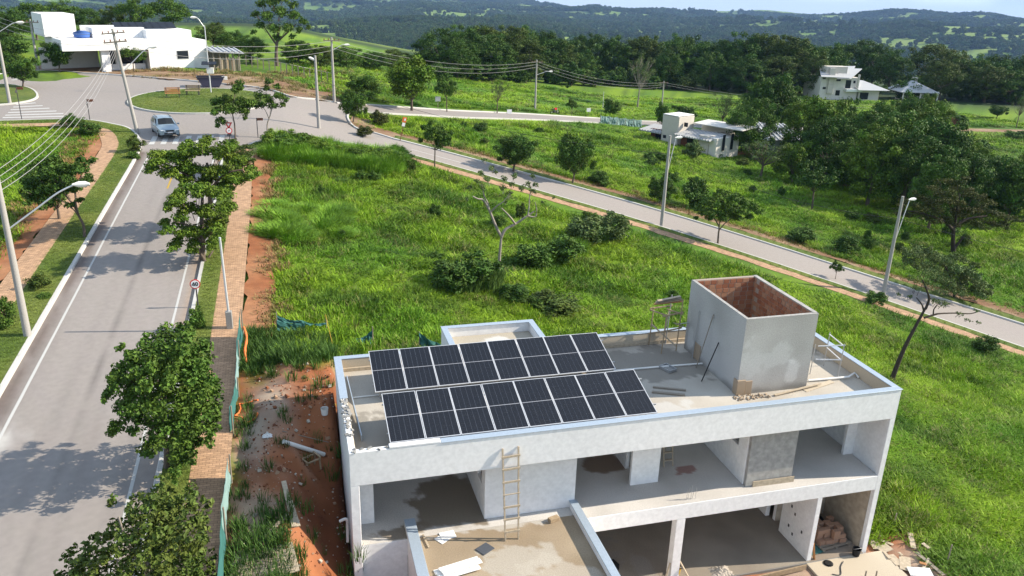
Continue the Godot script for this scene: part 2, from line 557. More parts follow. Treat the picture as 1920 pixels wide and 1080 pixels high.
func terrain() -> void:
	var xs := PackedFloat32Array()
	var zs := PackedFloat32Array()
	var x := -75.0
	while x < 150.0:
		xs.append(x)
		x += 0.4 if x > -5.0 and x < 24.0 else (1.0 if x > -40.0 and x < 70.0 else 2.5)
	var z := -155.0
	while z < 26.0:
		zs.append(z)
		z += 0.4 if z > -14.0 and z < 8.0 else (1.0 if z > -70.0 else 2.5)
	var nx := xs.size()
	var v := PackedVector3Array(); var n := PackedVector3Array(); var c := PackedColorArray(); var ix := PackedInt32Array()
	for j in zs.size():
		for i in nx:
			v.append(Vector3(xs[i], H(xs[i], zs[j]), zs[j]))
			var e := earth_at(xs[i], zs[j])
			var k := grass_tone(xs[i], zs[j]) * 0.8
			if e > 0.0:
				var w := clampf(0.5 + 1.5 * nfine.get_noise_2d(xs[i] * 5.0 + 70.0, zs[j] * 5.0), 0, 1)
				var soil := Color(0.25, 0.085, 0.035).lerp(Color(0.42, 0.165, 0.075), w)
				var dust := clampf(1.7 * nfine.get_noise_2d(xs[i] * 4.0 + 20.0, zs[j] * 4.0) + 1.0 - absf(xs[i] + 3.1) * 0.55 - absf(zs[j] + 4.5) * 0.10, 0, 1) if xs[i] < 0.0 else clampf(1.2 * nfine.get_noise_2d(xs[i] * 6.0, zs[j] * 6.0) + 0.4, 0, 0.8)
				soil = soil.lerp(Color(0.50, 0.40, 0.31), dust)
				k = k.lerp(soil, e)
			c.append(k)
	n.resize(v.size())
	for j in zs.size():
		for i in nx:
			var a := v[j * nx + mini(i + 1, nx - 1)] - v[j * nx + maxi(i - 1, 0)]
			var b := v[mini(j + 1, zs.size() - 1) * nx + i] - v[maxi(j - 1, 0) * nx + i]
			n[j * nx + i] = b.cross(a).normalized()
			if i < nx - 1 and j < zs.size() - 1:
				var o := j * nx + i
				ix.append_array([o, o + 1, o + nx + 1, o, o + nx + 1, o + nx])
	struct("ground", grid_mesh(v, n, c, ix), M.ground)
	# the land beyond, out to the horizon
	v = PackedVector3Array(); c = PackedColorArray(); ix = PackedInt32Array()
	var rings := []
	var r := 40.0
	while r < 6000.0:
		rings.append(r)
		r *= 1.045 if r > 300.0 else 1.1
	var na := 900
	for rr in rings:
		for k in na:
			var t := TAU * k / na
			var px: float = CAM.x + sin(t) * rr
			var pz: float = CAM.z - cos(t) * rr
			var h := H(px, pz)
			if px > -73.0 and px < 147.0 and pz > -152.0 and pz < 24.0: h -= 2.5
			v.append(Vector3(px, h, pz))
			c.append(land_tone(px, pz, rr))
	n = PackedVector3Array()
	n.resize(v.size())
	for j in rings.size():
		for k in na:
			var a := v[j * na + (k + 1) % na] - v[j * na + (k + na - 1) % na]
			var b := v[mini(j + 1, rings.size() - 1) * na + k] - v[maxi(j - 1, 0) * na + k]
			n[j * na + k] = a.cross(b).normalized()
			if n[j * na + k].y < 0.0: n[j * na + k] *= -1.0
			if j < rings.size() - 1:
				var o := j * na + k
				var q := j * na + (k + 1) % na
				ix.append_array([o, o + na, q + na, o, q + na, q])
	struct("hills", grid_mesh(v, n, c, ix), M.far)
func grid_mesh(v, n, c, ix) -> ArrayMesh:
	var a := []
	a.resize(Mesh.ARRAY_MAX)
	a[Mesh.ARRAY_VERTEX] = v; a[Mesh.ARRAY_NORMAL] = n; a[Mesh.ARRAY_COLOR] = c; a[Mesh.ARRAY_INDEX] = ix
	var m := ArrayMesh.new()
	m.add_surface_from_arrays(Mesh.PRIMITIVE_TRIANGLES, a)
	return m
func wooded(x: float, z: float) -> float:
	return npatch.get_noise_2d(x * 0.05, z * 0.05) + 0.5 * npatch.get_noise_2d(x * 0.16 + 50.0, z * 0.16) - 0.06
func land_tone(x: float, z: float, r: float) -> Color:
	if r < 235.0: return grass_tone(x, z) * 0.8
	var w := wooded(x, z)
	var g := Color(0.12, 0.21, 0.03).lerp(Color(0.20, 0.28, 0.05), clampf(0.5 + 2.0 * npatch.get_noise_2d(x * 0.3, z * 0.3), 0, 1))
	return g.lerp(Color(0.028, 0.055, 0.018), sm(-0.02, 0.06, w))

# ---------------------------------------------------------------- paved and laid surfaces
func drape(poly: PackedVector2Array, off: float, tone: Callable, cell := 1.0) -> MB:
	var b := MB.new()
	var r := Rect2(poly[0], Vector2.ZERO)
	for p in poly: r = r.expand(p)
	var i0 := floori(r.position.x / cell); var i1 := ceili(r.end.x / cell)
	var j0 := floori(r.position.y / cell); var j1 := ceili(r.end.y / cell)
	for i in range(i0, i1):
		for j in range(j0, j1):
			var q := PackedVector2Array([Vector2(i, j) * cell, Vector2(i + 1, j) * cell, Vector2(i + 1, j + 1) * cell, Vector2(i, j + 1) * cell])
			var inside := 0
			for p in q: inside += int(Geometry2D.is_point_in_polygon(p, poly))
			var pieces := [q]
			if inside < 4: pieces = Geometry2D.intersect_polygons(q, poly)
			for s in pieces:
				var t := PackedInt32Array([0, 1, 2, 0, 2, 3]) if inside == 4 else Geometry2D.triangulate_polygon(s)
				for k in t.size() / 3:
					var p := []
					for e in 3:
						var w: Vector2 = s[t[k * 3 + e]]
						p.append(Vector3(w.x, base_h(w.x, w.y) + off, w.y))
					if (p[2] - p[0]).cross(p[1] - p[0]).y < 0.0:
						var sw = p[1]; p[1] = p[2]; p[2] = sw
					b.tri(p[0], p[1], p[2])
					var z := b.c.size() - 3
					for e in 3: b.c[z + e] = tone.call(p[e].x, p[e].z)
	return b
func dense(l: PackedVector2Array, step: float) -> PackedVector2Array:
	var o := PackedVector2Array()
	for i in l.size() - 1:
		var k := maxi(1, ceili(l[i].distance_to(l[i + 1]) / step))
		for j in k: o.append(l[i].lerp(l[i + 1], float(j) / k))
	o.append(l[-1])
	return o
func curve(l: Array, k := 6) -> PackedVector2Array:
	# Catmull-Rom through the points
	var o := PackedVector2Array()
	for i in l.size() - 1:
		var a: Vector2 = l[maxi(i - 1, 0)]; var b: Vector2 = l[i]; var c: Vector2 = l[i + 1]; var d: Vector2 = l[mini(i + 2, l.size() - 1)]
		for j in k: o.append(b.cubic_interpolate(c, a, d, float(j) / k))
	o.append(l[-1])
	return o
func normal2(l: PackedVector2Array, i: int) -> Vector2:
	var d := (l[mini(i + 1, l.size() - 1)] - l[maxi(i - 1, 0)]).normalized()
	return Vector2(-d.y, d.x)
func ribbon(l: PackedVector2Array, o0: float, o1: float, off0: float, off1: float, across: int, tone: Callable, ragged := 0.0, b: MB = null) -> MB:
	# a strip along l between side offsets o0 and o1 (metres), laid on the ground
	if b == null: b = MB.new()
	var rows := []
	for i in l.size():
		var m := normal2(l, i)
		var row := []
		for k in across + 1:
			var t := float(k) / across
			var s := lerpf(o0, o1, t)
			if ragged > 0.0 and (k == 0 or k == across):
				s += ragged * nfine.get_noise_2d(l[i].x * 7.0 + k * 31.0, l[i].y * 7.0)
			var p := l[i] + m * s
			row.append(Vector3(p.x, base_h(p.x, p.y) + lerpf(off0, off1, t), p.y))
		rows.append(row)
	for i in l.size() - 1:
		for k in across:
			var p := [rows[i][k], rows[i][k + 1], rows[i + 1][k + 1], rows[i + 1][k]]
			if (p[2] - p[0]).cross(p[1] - p[0]).y < 0.0: p.reverse()
			b.quad(p[0], p[1], p[2], p[3])
			var z := b.c.size() - 6
			for e in 6: b.c[z + e] = tone.call(b.v[z + e].x, b.v[z + e].z)
			for e in 6:
				b.n[z + e] = Vector3.UP.slerp(b.n[z + e], 0.5) if b.n[z + e].y < 0.999 else Vector3.UP
	return b
func kerb(l: PackedVector2Array, side: float, called := "kerb", w := 0.2) -> void:
	# kerbstone: real step of 0.13 m above the road, rounded at its road edge
	var b := MB.new()
	var prof := [Vector2(0.0, -0.15), Vector2(0.0, 0.13), Vector2(0.03, 0.17), Vector2(w, 0.175), Vector2(w, -0.15)]
	for i in l.size() - 1:
		for k in prof.size() - 1:
			var q := []
			for e in [[i, k], [i, k + 1], [i + 1, k + 1], [i + 1, k]]:
				var m := normal2(l, e[0]) * side
				var f: Vector2 = prof[e[1]]
				var p: Vector2 = l[e[0]] + m * f.x
				q.append(Vector3(p.x, base_h(p.x, p.y) + f.y + 0.012 * nfine.get_noise_2d(p.x * 9.0, p.y * 9.0), p.y))
			var want := Vector3.UP if k == 1 or k == 2 else Vector3(normal2(l, i).x, 0, normal2(l, i).y) * side * (-1.0 if k == 0 else 1.0)
			if (q[2] - q[0]).cross(q[1] - q[0]).dot(want) < 0.0: q.reverse()
			b.quad(q[0], q[1], q[2], q[3])
	struct(called, b, M.kerb)
func flat_tone(k: Color) -> Callable:
	return func(_x, _z): return k
func asphalt_tone(x: float, z: float) -> Color:
	var a := Color(0.34, 0.308, 0.286)
	var k := 1.0 + 0.07 * npatch.get_noise_2d(x * 0.9, z * 0.9)
	if z > -47.0 and x < -5.0:
		var s := x + 9.5
		k *= 1.0 - 0.07 * (exp(-pow((absf(s) - 0.75) / 0.3, 2.0)) + exp(-pow((absf(s) - 2.2) / 0.3, 2.0))) * clampf(0.8 + 1.2 * nfine.get_noise_2d(x * 2.0, z * 0.8), 0.0, 1.5)
		# oil line down the middle, worn wheel tracks, dust along both gutters
		k *= 1.0 - 0.38 * exp(-pow((s - 0.15 + 0.12 * nfine.get_noise_2d(z * 1.5, 1.0)) / 0.13, 2.0)) * clampf(0.75 + nfine.get_noise_2d(z * 4.0, 9.0), 0.3, 1.0)
		a = a.lerp(Color(0.15, 0.115, 0.10), clampf(exp(-pow((s + 2.92) / 0.33, 2.0)) * (0.95 + nfine.get_noise_2d(x * 12.0, z * 3.0)), 0, 0.8))
		a = a.lerp(Color(0.38, 0.29, 0.22), clampf(exp(-pow((s - 3.0) / 0.25, 2.0)) * (0.6 + nfine.get_noise_2d(x * 12.0, z * 3.0)), 0, 0.7))
		# spilt lime by the near tree's shadow
		var w := Vector2(x + 12.0, (z + 7.2) * 0.9).length() + 0.9 * nfine.get_noise_2d(x * 14.0, z * 14.0)
		a = a.lerp(Color(0.66, 0.65, 0.62), clampf(0.95 - w, 0, 0.75))
	return a * k
func lawn_tone(x: float, z: float) -> Color:
	var w := clampf(0.5 + 1.3 * nfine.get_noise_2d(x * 3.0, z * 3.0), 0, 1)
	return Color(0.10, 0.155, 0.028).lerp(Color(0.165, 0.205, 0.045), w)
func dirt_tone(x: float, z: float) -> Color:
	var w := clampf(0.5 + 1.6 * nfine.get_noise_2d(x * 4.0, z * 4.0), 0, 1)
	return Color(0.36, 0.135, 0.055).lerp(Color(0.47, 0.23, 0.115), w)
func straw_tone(x: float, z: float) -> Color:
	var w := clampf(0.5 + 1.6 * nfine.get_noise_2d(x * 4.0, z * 4.0), 0, 1)
	return Color(0.27, 0.15, 0.085).lerp(Color(0.40, 0.29, 0.18), w)
func roads() -> void:
	# the street in front of the house
	var mid := PackedVector2Array([Vector2(-9.42, 24), Vector2(-9.42, -47.5)])
	mid = dense(mid, 0.6)
	struct("road", ribbon(mid, -3.19, 3.19, 0.04, 0.04, 26, asphalt_tone), M.asphalt)
	# the junction with its roundabout, and the two roads that leave it
	var pj := []
	for q in [[267, 290], [263, 262], [246, 244], [215, 235], [172, 228], [115, 226], [0, 229], [-140, 234], [-140, 150], [0, 141], [55, 135], [95, 134], [150, 138], [230, 143], [330, 151], [430, 160], [500, 169], [548, 183], [600, 189], [648, 197], [680, 206], [652, 214], [655, 232], [675, 246], [700, 251], [737, 258], [722, 272], [660, 268], [590, 262], [520, 262], [480, 268], [460, 276], [449, 292]]:
		pj.append(base_gp(q[0], q[1]))
	pj[0] = Vector2(-12.6, -47.0)
	pj[-1] = Vector2(-6.24, -47.0)
	pj[25] = right_far[0]
	pj[26] = right_near[0]
	var poly := PackedVector2Array(pj)
	struct("road", drape(poly, 0.036, asphalt_tone, 1.5), M.asphalt)
	var rb := MB.new()
	for i in right_near.size() - 1:
		for s in 6:
			var q := []
			for e in [[i, s], [i + 1, s], [i + 1, s + 1], [i, s + 1]]:
				var p := right_near[e[0]].lerp(right_far[e[0]], e[1] / 6.0)
				q.append(Vector3(p.x, base_h(p.x, p.y) + 0.04, p.y))
			if (q[2] - q[0]).cross(q[1] - q[0]).y < 0.0: q.reverse()
			rb.quad(q[0], q[1], q[2], q[3])
			var z := rb.c.size() - 6
			for e in 6: rb.c[z + e] = asphalt_tone(rb.v[z + e].x, rb.v[z + e].z)
	struct("road", rb, M.asphalt)
	var paved := PackedVector2Array()
	var lane := PackedVector2Array()
	for p in dense(far_mid, 2.0):
		if p.x < 96.0: paved.append(p)
		if p.x > 93.0: lane.append(p)
	struct("road", ribbon(paved, -1.4, 2.4, 0.05, 0.05, 3, asphalt_tone), M.asphalt)
	struct("lane", ribbon(lane, -1.4, 2.4, 0.045, 0.045, 3, straw_tone, 0.4), M.dirt)
	# kerbs
	var lk := dense(curve([Vector2(-12.6, 24), Vector2(-12.6, 0), Vector2(-12.6, -30), Vector2(-12.6, -46.5), pj[1], pj[2], pj[3], pj[4], pj[5], pj[6], pj[7]]), 0.8)
	kerb(lk, 1.0 if normal2(lk, 3).x < 0.0 else -1.0)
	var rk := dense(curve([Vector2(-6.25, 24), Vector2(-6.25, 0), Vector2(-6.25, -30), Vector2(-6.25, -46.5), pj[31], pj[30], pj[29], pj[28], right_near[0]]), 0.8)
	kerb(rk, 1.0 if normal2(rk, 3).x > 0.0 else -1.0)
	kerb(right_near, 1.0 if normal2(right_near, 3).y > 0.0 else -1.0)
	kerb(right_far, 1.0 if normal2(right_far, 3).y < 0.0 else -1.0)
	var wedge := curve([right_far[0], pj[24], pj[23], pj[22], pj[21], pj[20]])
	kerb(wedge, -1.0 if normal2(wedge, 4).x < 0.0 else 1.0)
	var north := curve([pj[9], pj[10], pj[11], pj[12], pj[13], pj[14], pj[15], pj[16], pj[17], pj[18], pj[19]])
	kerb(north, 1.0 if normal2(north, 20).y < 0.0 else -1.0)
	for s in [-1.4, 2.4]:
		var e := PackedVector2Array()
		var fm := dense(far_mid, 2.0)
		for i in fm.size():
			if fm[i].x < 92.0: e.append(fm[i] + normal2(fm, i) * s)
		kerb(e, signf(s), "kerb", 0.25)
	# island of the roundabout
	var ic := (base_gp(250, 180) + base_gp(503, 213)) * 0.5
	ic = Vector2(-9.6, -68.0)
	var ring := PackedVector2Array()
	for i in 49: ring.append(ic + Vector2(cos(TAU * i / 48.0), sin(TAU * i / 48.0)) * 7.0)
	kerb(ring, -1.0 if normal2(ring, 0).x > 0.0 else 1.0)
	struct("lawn", drape(ring.slice(0, 48), 0.16, lawn_tone, 1.0), M.lawn)
	# corner block on the far left
	var cbk := []
	for q in [[-140, 209], [0, 199], [50, 193], [70, 186], [72, 178], [62, 169], [40, 163], [0, 160], [-140, 166]]: cbk.append(base_gp(q[0], q[1]))
	var cl := curve(cbk, 5)
	kerb(cl, -1.0 if normal2(cl, 15).x > 0.0 else 1.0)
	struct("lawn", drape(cl, 0.155, lawn_tone, 1.5), M.lawn)
	# verges, footpaths and bare strips along the street
	var ls := lk.slice(0, lk.size())
	var sg := 1.0 if normal2(lk, 3).x < 0.0 else -1.0
	struct("verge", ribbon(ls, sg * 0.18, sg * 1.75, 0.165, 0.165, 3, lawn_tone, 0.05), M.lawn)
	struct("footpath", ribbon(ls, sg * 1.72, sg * 2.95, 0.172, 0.172, 2, flat_tone(Color.WHITE)), M.pavers)
	struct("bare_strip", ribbon(ls.slice(0, ls.size() - 40), sg * 2.95, sg * 4.7, 0.15, 0.10, 4, dirt_tone, 0.5), M.dirt)
	var rs := rk.slice(0, rk.size() - 24)
	var tg := 1.0 if normal2(rk, 3).x > 0.0 else -1.0
	struct("verge", ribbon(rs, tg * 0.18, tg * 1.15, 0.165, 0.165, 3, lawn_tone, 0.04), M.lawn)
	struct("footpath", ribbon(rs, tg * 1.12, tg * 2.4, 0.172, 0.172, 2, flat_tone(Color.WHITE)), M.pavers)
	var cut := PackedVector2Array()
	for p in rs:
		if p.y < -12.5: cut.append(p)
	struct("bare_strip", ribbon(cut, tg * 2.4, tg * 3.75, 0.16, 0.10, 4, dirt_tone, 0.45), M.dirt)
	# along the lower road
	var ns := 1.0 if normal2(right_near, 3).y > 0.0 else -1.0
	var rn := dense(right_near, 0.8)
	struct("verge", ribbon(rn, ns * 0.18, ns * 1.2, 0.165, 0.165, 2, lawn_tone, 0.06), M.lawn)
	struct("footpath", ribbon(rn, ns * 1.2, ns * 2.15, 0.16, 0.03, 2, flat_tone(Color.WHITE), 0.35), M.pavers)
	var fs := 1.0 if normal2(right_far, 3).y < 0.0 else -1.0
	var rf := dense(right_far, 0.8)
	struct("verge", ribbon(rf, fs * 0.18, fs * 1.6, 0.165, 0.165, 2, lawn_tone, 0.1), M.lawn)
	struct("bare_strip", ribbon(rf, fs * 1.6, fs * 4.4, 0.16, 0.03, 5, straw_tone, 0.8), M.dirt)
	var nb := dense(PackedVector2Array(north.slice(8)), 1.0)
	var no := 1.0 if normal2(north, 20).y < 0.0 else -1.0
	struct("bare_strip", ribbon(nb, no * 0.2, no * 6.5, 0.16, 0.14, 6, straw_tone, 1.2), M.dirt)
	struct("bare_strip", ribbon(dense(wedge.slice(0, wedge.size() - 8), 0.7), (-0.2 if normal2(wedge, 4).x < 0.0 else 0.2), (-2.6 if normal2(wedge, 4).x < 0.0 else 2.6), 0.165, 0.16, 4, straw_tone, 0.5), M.dirt)
	# short mown grass standing on the verges and the island
	var mt := MultiMesh.new()
	mt.transform_format = MultiMesh.TRANSFORM_3D
	mt.use_colors = true
	mt.mesh = tuft(21, 14, 0.35)
	var spots := []
	var rl := RandomNumberGenerator.new()
	rl.seed = 44
	for e in [[dense(ls, 0.5), sg * 0.36, sg * 1.66, 46], [dense(rs, 0.5), tg * 0.36, tg * 1.06, 30], [dense(right_near, 0.8), ns2(right_near, 1.0) * 0.4, ns2(right_near, 1.0) * 1.15, 14], [dense(right_far, 0.8), ns2(right_far, -1.0) * 0.4, ns2(right_far, -1.0) * 1.5, 14]]:
		for i in e[0].size():
			for k in int(e[3]): spots.append(e[0][i] + normal2(e[0], i) * rl.randf_range(e[1], e[2]) + Vector2(rl.randf_range(-0.3, 0.3), rl.randf_range(-0.3, 0.3)) * 0.5)
	for k in 5000: spots.append(ic + Vector2.from_angle(rl.randf() * TAU) * sqrt(rl.randf()) * 6.75)
	mt.instance_count = spots.size()
	for i in spots.size():
		var g: Vector2 = spots[i]
		mt.set_instance_transform(i, Transform3D(Basis(Vector3.UP, rl.randf() * TAU) * Basis.from_scale(Vector3(0.28, rl.randf_range(0.05, 0.10), 0.28)), Vector3(g.x, base_h(g.x, g.y) + 0.155, g.y)))
		mt.set_instance_color(i, lawn_tone(g.x, g.y) * rl.randf_range(1.0, 1.7))
	var ml := MultiMeshInstance3D.new()
	ml.name = "mown_grass"
	ml.multimesh = mt
	ml.material_override = M.blade
	add_child(ml)
	stuff(ml, "short mown grass of the verges and the roundabout", "grass")
	side_lines = [[dense(ls.slice(0, ls.size() - 40), 0.5), sg * 4.1, sg * 5.6], [dense(cut, 0.5), tg * 3.1, tg * 4.5]]
	# painted markings
	line_mark(PackedVector2Array([Vector2(-11.85, 24), Vector2(-11.85, -46)]), 0.055)
	line_mark(PackedVector2Array([Vector2(-6.95, 24), Vector2(-6.95, -46)]), 0.055)
	var yl := MB.new()
	ribbon(dense(PackedVector2Array([Vector2(-9.5, -37.0), Vector2(-9.5, -41.5)]), 0.5), -0.06, 0.06, 0.046, 0.046, 1, flat_tone(Color.WHITE), 0.0, yl)
	struct("road_marking", yl, M.yellow)
	for i in 7:
		zebra_bar(Vector2(-12.1 + i * 0.9, -49.6), Vector2(-12.1 + i * 0.9, -52.4), 0.42)
	for i in 6:
		var a := g2(-30 + i * 6, 226 - i * 5.2)
		zebra_bar(base_gp(5 + i * 5.0, 222.0 - i * 5.0), base_gp(132 - i * 13.0, 219.0 - i * 5.0), 0.42)
	for i in 5:
		zebra_bar(base_gp(22 + i * 3.0, 151.0 - i * 2.7), base_gp(88 - i * 3.0, 143.0 - i * 2.0), 0.4)
	line_mark(PackedVector2Array([right_near[1].lerp(right_far[1], 0.5), right_near[4].lerp(right_far[4], 0.5)]), 0.06)
var side_lines := []
func ns2(l: PackedVector2Array, want: float) -> float:
	return 1.0 if normal2(l, 3).y * want > 0.0 else -1.0
func line_mark(l: PackedVector2Array, w: float) -> void:
	struct("road_marking", ribbon(dense(l, 0.6), -w, w, 0.046, 0.046, 1, flat_tone(Color.WHITE), 0.012), M.paint)
func zebra_bar(a: Vector2, b: Vector2, w: float) -> void:
	struct("road_marking", ribbon(dense(PackedVector2Array([a, b]), 0.7), -w * 0.5, w * 0.5, 0.046, 0.046, 1, flat_tone(Color.WHITE), 0.02), M.paint)

# ---------------------------------------------------------------- the unfinished house
func blk(called: String, a: Vector3, b: Vector3, m: Material, parent: Node) -> MeshInstance3D:
	var q := MB.new()
	var s := (b - a).abs()
	q.bevel_box((a + b) * 0.5, s, minf(0.012, minf(s.x, minf(s.y, s.z)) * 0.3))
	return part(called, q, m, parent)
func floor_sheet(called: String, x0: float, x1: float, z0: float, z1: float, y: float, tone: Callable, parent: Node, step := 0.09) -> void:
	var nx := ceili((x1 - x0) / step); var nzz := ceili((z1 - z0) / step)
	var v := PackedVector3Array(); var n := PackedVector3Array(); var c := PackedColorArray(); var ix := PackedInt32Array()
	for j in nzz + 1:
		for i in nx + 1:
			var x := lerpf(x0, x1, float(i) / nx); var z := lerpf(z0, z1, float(j) / nzz)
			v.append(Vector3(x, y, z)); n.append(Vector3.UP); c.append(tone.call(x, z))
			if i < nx and j < nzz:
				var o := j * (nx + 1) + i
				ix.append_array([o, o + 1, o + nx + 2, o, o + nx + 2, o + nx + 1])
	part(called, grid_mesh(v, n, c, ix), M.slab, parent)
func blot(x: float, z: float, cx: float, cz: float, rx: float, rz: float, rag := 0.35) -> float:
	# a stain with a ragged outline
	var d := Vector2((x - cx) / rx, (z - cz) / rz).length() + rag * nfine.get_noise_2d(x * 14.0, z * 14.0) + 0.3 * rag * nfine.get_noise_2d(x * 50.0, z * 50.0)
	return 1.0 - sm(0.86, 1.04, d)
func roof_tone(x: float, z: float) -> Color:
	var w := clampf(0.5 + 1.1 * nfine.get_noise_2d(x * 6.0, z * 6.0), 0, 1)
	var c := Color(0.52, 0.47, 0.40).lerp(Color(0.64, 0.59, 0.51), w)
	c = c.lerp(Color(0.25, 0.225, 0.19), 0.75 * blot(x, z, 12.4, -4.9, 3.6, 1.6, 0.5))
	c = c.lerp(Color(0.30, 0.27, 0.225), 0.8 * blot(x, z, 1.1, -1.7, 1.5, 1.5, 0.6))
	c = c.lerp(Color(0.33, 0.30, 0.25), 0.6 * blot(x, z, 18.6, -5.2, 2.2, 1.5, 0.6))
	c = c.lerp(Color(0.66, 0.65, 0.62), 0.7 * blot(x, z, 11.5, -1.2, 1.4, 0.7, 0.8))
	return c
func terrace_tone(x: float, z: float) -> Color:
	var w := clampf(0.5 + 1.2 * nfine.get_noise_2d(x * 5.0, z * 5.0), 0, 1)
	var c := Color(0.36, 0.28, 0.19).lerp(Color(0.47, 0.38, 0.27), w)
	c = c.lerp(Color(0.55, 0.51, 0.44), 0.75 * blot(x, z, 5.1, 1.7, 1.3, 0.9, 0.9))
	c = c.lerp(Color(0.60, 0.57, 0.52), 0.8 * blot(x, z, 5.0, -0.35, 2.6, 0.22, 1.3))
	c = c.lerp(Color(0.58, 0.53, 0.45), 0.6 * blot(x, z, 6.2, 2.6, 1.2, 0.8, 0.9))
	return c
func upper_tone(x: float, z: float) -> Color:
	var w := clampf(0.5 + 1.2 * nfine.get_noise_2d(x * 6.0, z * 6.0), 0, 1)
	var c := Color(0.64, 0.61, 0.57).lerp(Color(0.75, 0.72, 0.68), w)
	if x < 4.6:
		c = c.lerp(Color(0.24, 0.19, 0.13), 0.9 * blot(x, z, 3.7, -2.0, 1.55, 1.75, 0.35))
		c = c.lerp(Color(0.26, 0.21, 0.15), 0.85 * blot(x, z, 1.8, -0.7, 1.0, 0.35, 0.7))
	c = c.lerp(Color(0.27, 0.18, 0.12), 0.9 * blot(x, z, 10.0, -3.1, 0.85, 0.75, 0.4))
	c = c.lerp(Color(0.36, 0.13, 0.10), 0.7 * blot(x, z, 12.9, -2.0, 0.35, 0.22, 1.2))
	return c
func garage_tone(x: float, z: float) -> Color:
	var w := clampf(0.5 + 1.2 * nfine.get_noise_2d(x * 6.0, z * 6.0), 0, 1)
	var c := Color(0.31, 0.27, 0.22).lerp(Color(0.39, 0.345, 0.285), w)
	c = c.lerp(Color(0.34, 0.31, 0.28), 0.8 * blot(x, z, 9.4, -2.4, 1.1, 1.5, 0.9))
	c = c.lerp(Color(0.34, 0.31, 0.28), 0.75 * blot(x, z, 11.0, -0.9, 0.35, 1.0, 1.0))
	if x > 17.7: c = Color(0.27, 0.22, 0.17).lerp(Color(0.36, 0.30, 0.24), w)
	return c
func house() -> void:
	var h := thing("unfinished_house", "unfinished white two-storey house with brick-lined tank tower, carrying solar panels", "house")
	var W: StandardMaterial3D = M.white_wall
	# outer walls
	blk("wall", Vector3(0, -0.6, -7.06), Vector3(0.2, 7.32, -0.2), W, h)
	blk("wall", Vector3(20.15, -0.6, -7.06), Vector3(20.35, 7.32, -0.2), W, h)
	# back wall, with the openings still without frames
	var hole := [[0.9, 3.4, 4.5, 6.2], [5.3, 7.3, 3.6, 6.0], [8.9, 10.2, 4.5, 6.2], [11.2, 14.0, 3.6, 6.1], [15.6, 17.2, 4.5, 6.2], [17.7, 19.6, 3.6, 6.1]]
	blk("wall", Vector3(0.2, -0.6, -7.06), Vector3(20.15, 3.6, -6.86), W, h)
	blk("wall", Vector3(0.2, 6.2, -7.06), Vector3(20.15, 7.32, -6.86), W, h)
	var px := 0.2
	for e in hole:
		blk("wall", Vector3(px, 3.6, -7.06), Vector3(e[0], 6.2, -6.86), W, h)
		if e[2] > 3.7: blk("sill_wall", Vector3(e[0], 3.6, -7.06), Vector3(e[1], e[2], -6.86), W, h)
		if e[3] < 6.15: blk("lintel", Vector3(e[0], e[3], -7.06), Vector3(e[1], 6.2, -6.86), W, h)
		px = e[1]
	blk("wall", Vector3(px, 3.6, -7.06), Vector3(20.15, 6.2, -6.86), W, h)
	blk("fascia", Vector3(0, 6.1, -0.2), Vector3(20.35, 7.32, 0), W, h)
	blk("column", Vector3(0, -0.6, -0.2), Vector3(0.28, 6.1, -0.002), W, h)
	blk("column", Vector3(20.12, -0.6, -0.2), Vector3(20.348, 6.1, -0.002), W, h)
	# slabs and their finished tops
	blk("roof_slab", Vector3(0.2, 6.6, -6.86), Vector3(20.15, 6.79, -0.2), W, h)
	floor_sheet("roof_screed", 0.2, 20.15, -6.86, -0.2, 6.8, roof_tone, h)
	blk("upper_slab", Vector3(7.9, 2.95, -6.86), Vector3(20.12, 3.59, 0.0), W, h)
	blk("upper_slab", Vector3(0.2, 2.95, -6.86), Vector3(7.9, 3.59, -0.28), W, h)
	floor_sheet("upper_screed", 7.9, 20.12, -6.86, -0.02, 3.6, upper_tone, h)
	floor_sheet("upper_screed", 0.2, 7.9, -6.86, -0.28, 3.6, upper_tone, h)
	blk("terrace_slab", Vector3(2.13, 2.95, -0.28), Vector3(7.67, 3.59, 9.0), W, h)
	floor_sheet("terrace_screed", 2.13, 7.67, -0.275, 9.0, 3.6, terrace_tone, h)
	blk("ground_slab", Vector3(7.9, -0.3, -6.86), Vector3(20.15, -0.012, 0.08), M.concrete, h)
	floor_sheet("garage_screed", 7.9, 20.15, -6.86, 0.06, 0.0, garage_tone, h)
	# terrace parapets
	blk("parapet", Vector3(1.80, -0.6, -0.279), Vector3(2.13, 3.88, 9.0), W, h)
	blk("parapet", Vector3(1.80, 3.602, -0.95), Vector3(2.13, 3.88, -0.28), W, h)
	blk("parapet", Vector3(7.67, -0.6, 0.002), Vector3(7.9, 3.88, 9.0), W, h)
	blk("parapet", Vector3(7.67, 3.602, -0.75), Vector3(7.9, 3.88, 0.0), W, h)
	blk("coping", Vector3(7.64, 3.88, -0.74), Vector3(7.93, 3.905, 9.0), M.coping, h)
	blk("coping", Vector3(1.78, 3.88, -0.96), Vector3(2.15, 3.905, 9.0), M.coping, h)
	blk("wall", Vector3(0.28, -0.6, -0.44), Vector3(1.80, 2.95, -0.285), W, h)
	# rooms of the upper floor
	blk("wall", Vector3(4.55, 3.602, -0.9), Vector3(7.86, 6.6, -0.75), W, h)
	blk("wall", Vector3(4.55, 3.602, -1.25), Vector3(4.7, 6.6, -0.902), W, h)
	blk("wall", Vector3(4.55, 3.602, -1.95), Vector3(4.7, 4.7, -1.25), W, h)
	blk("wall", Vector3(4.55, 6.2, -1.95), Vector3(4.7, 6.6, -1.25), W, h)
	blk("wall", Vector3(4.55, 3.602, -6.86), Vector3(4.7, 6.6, -1.95), W, h)
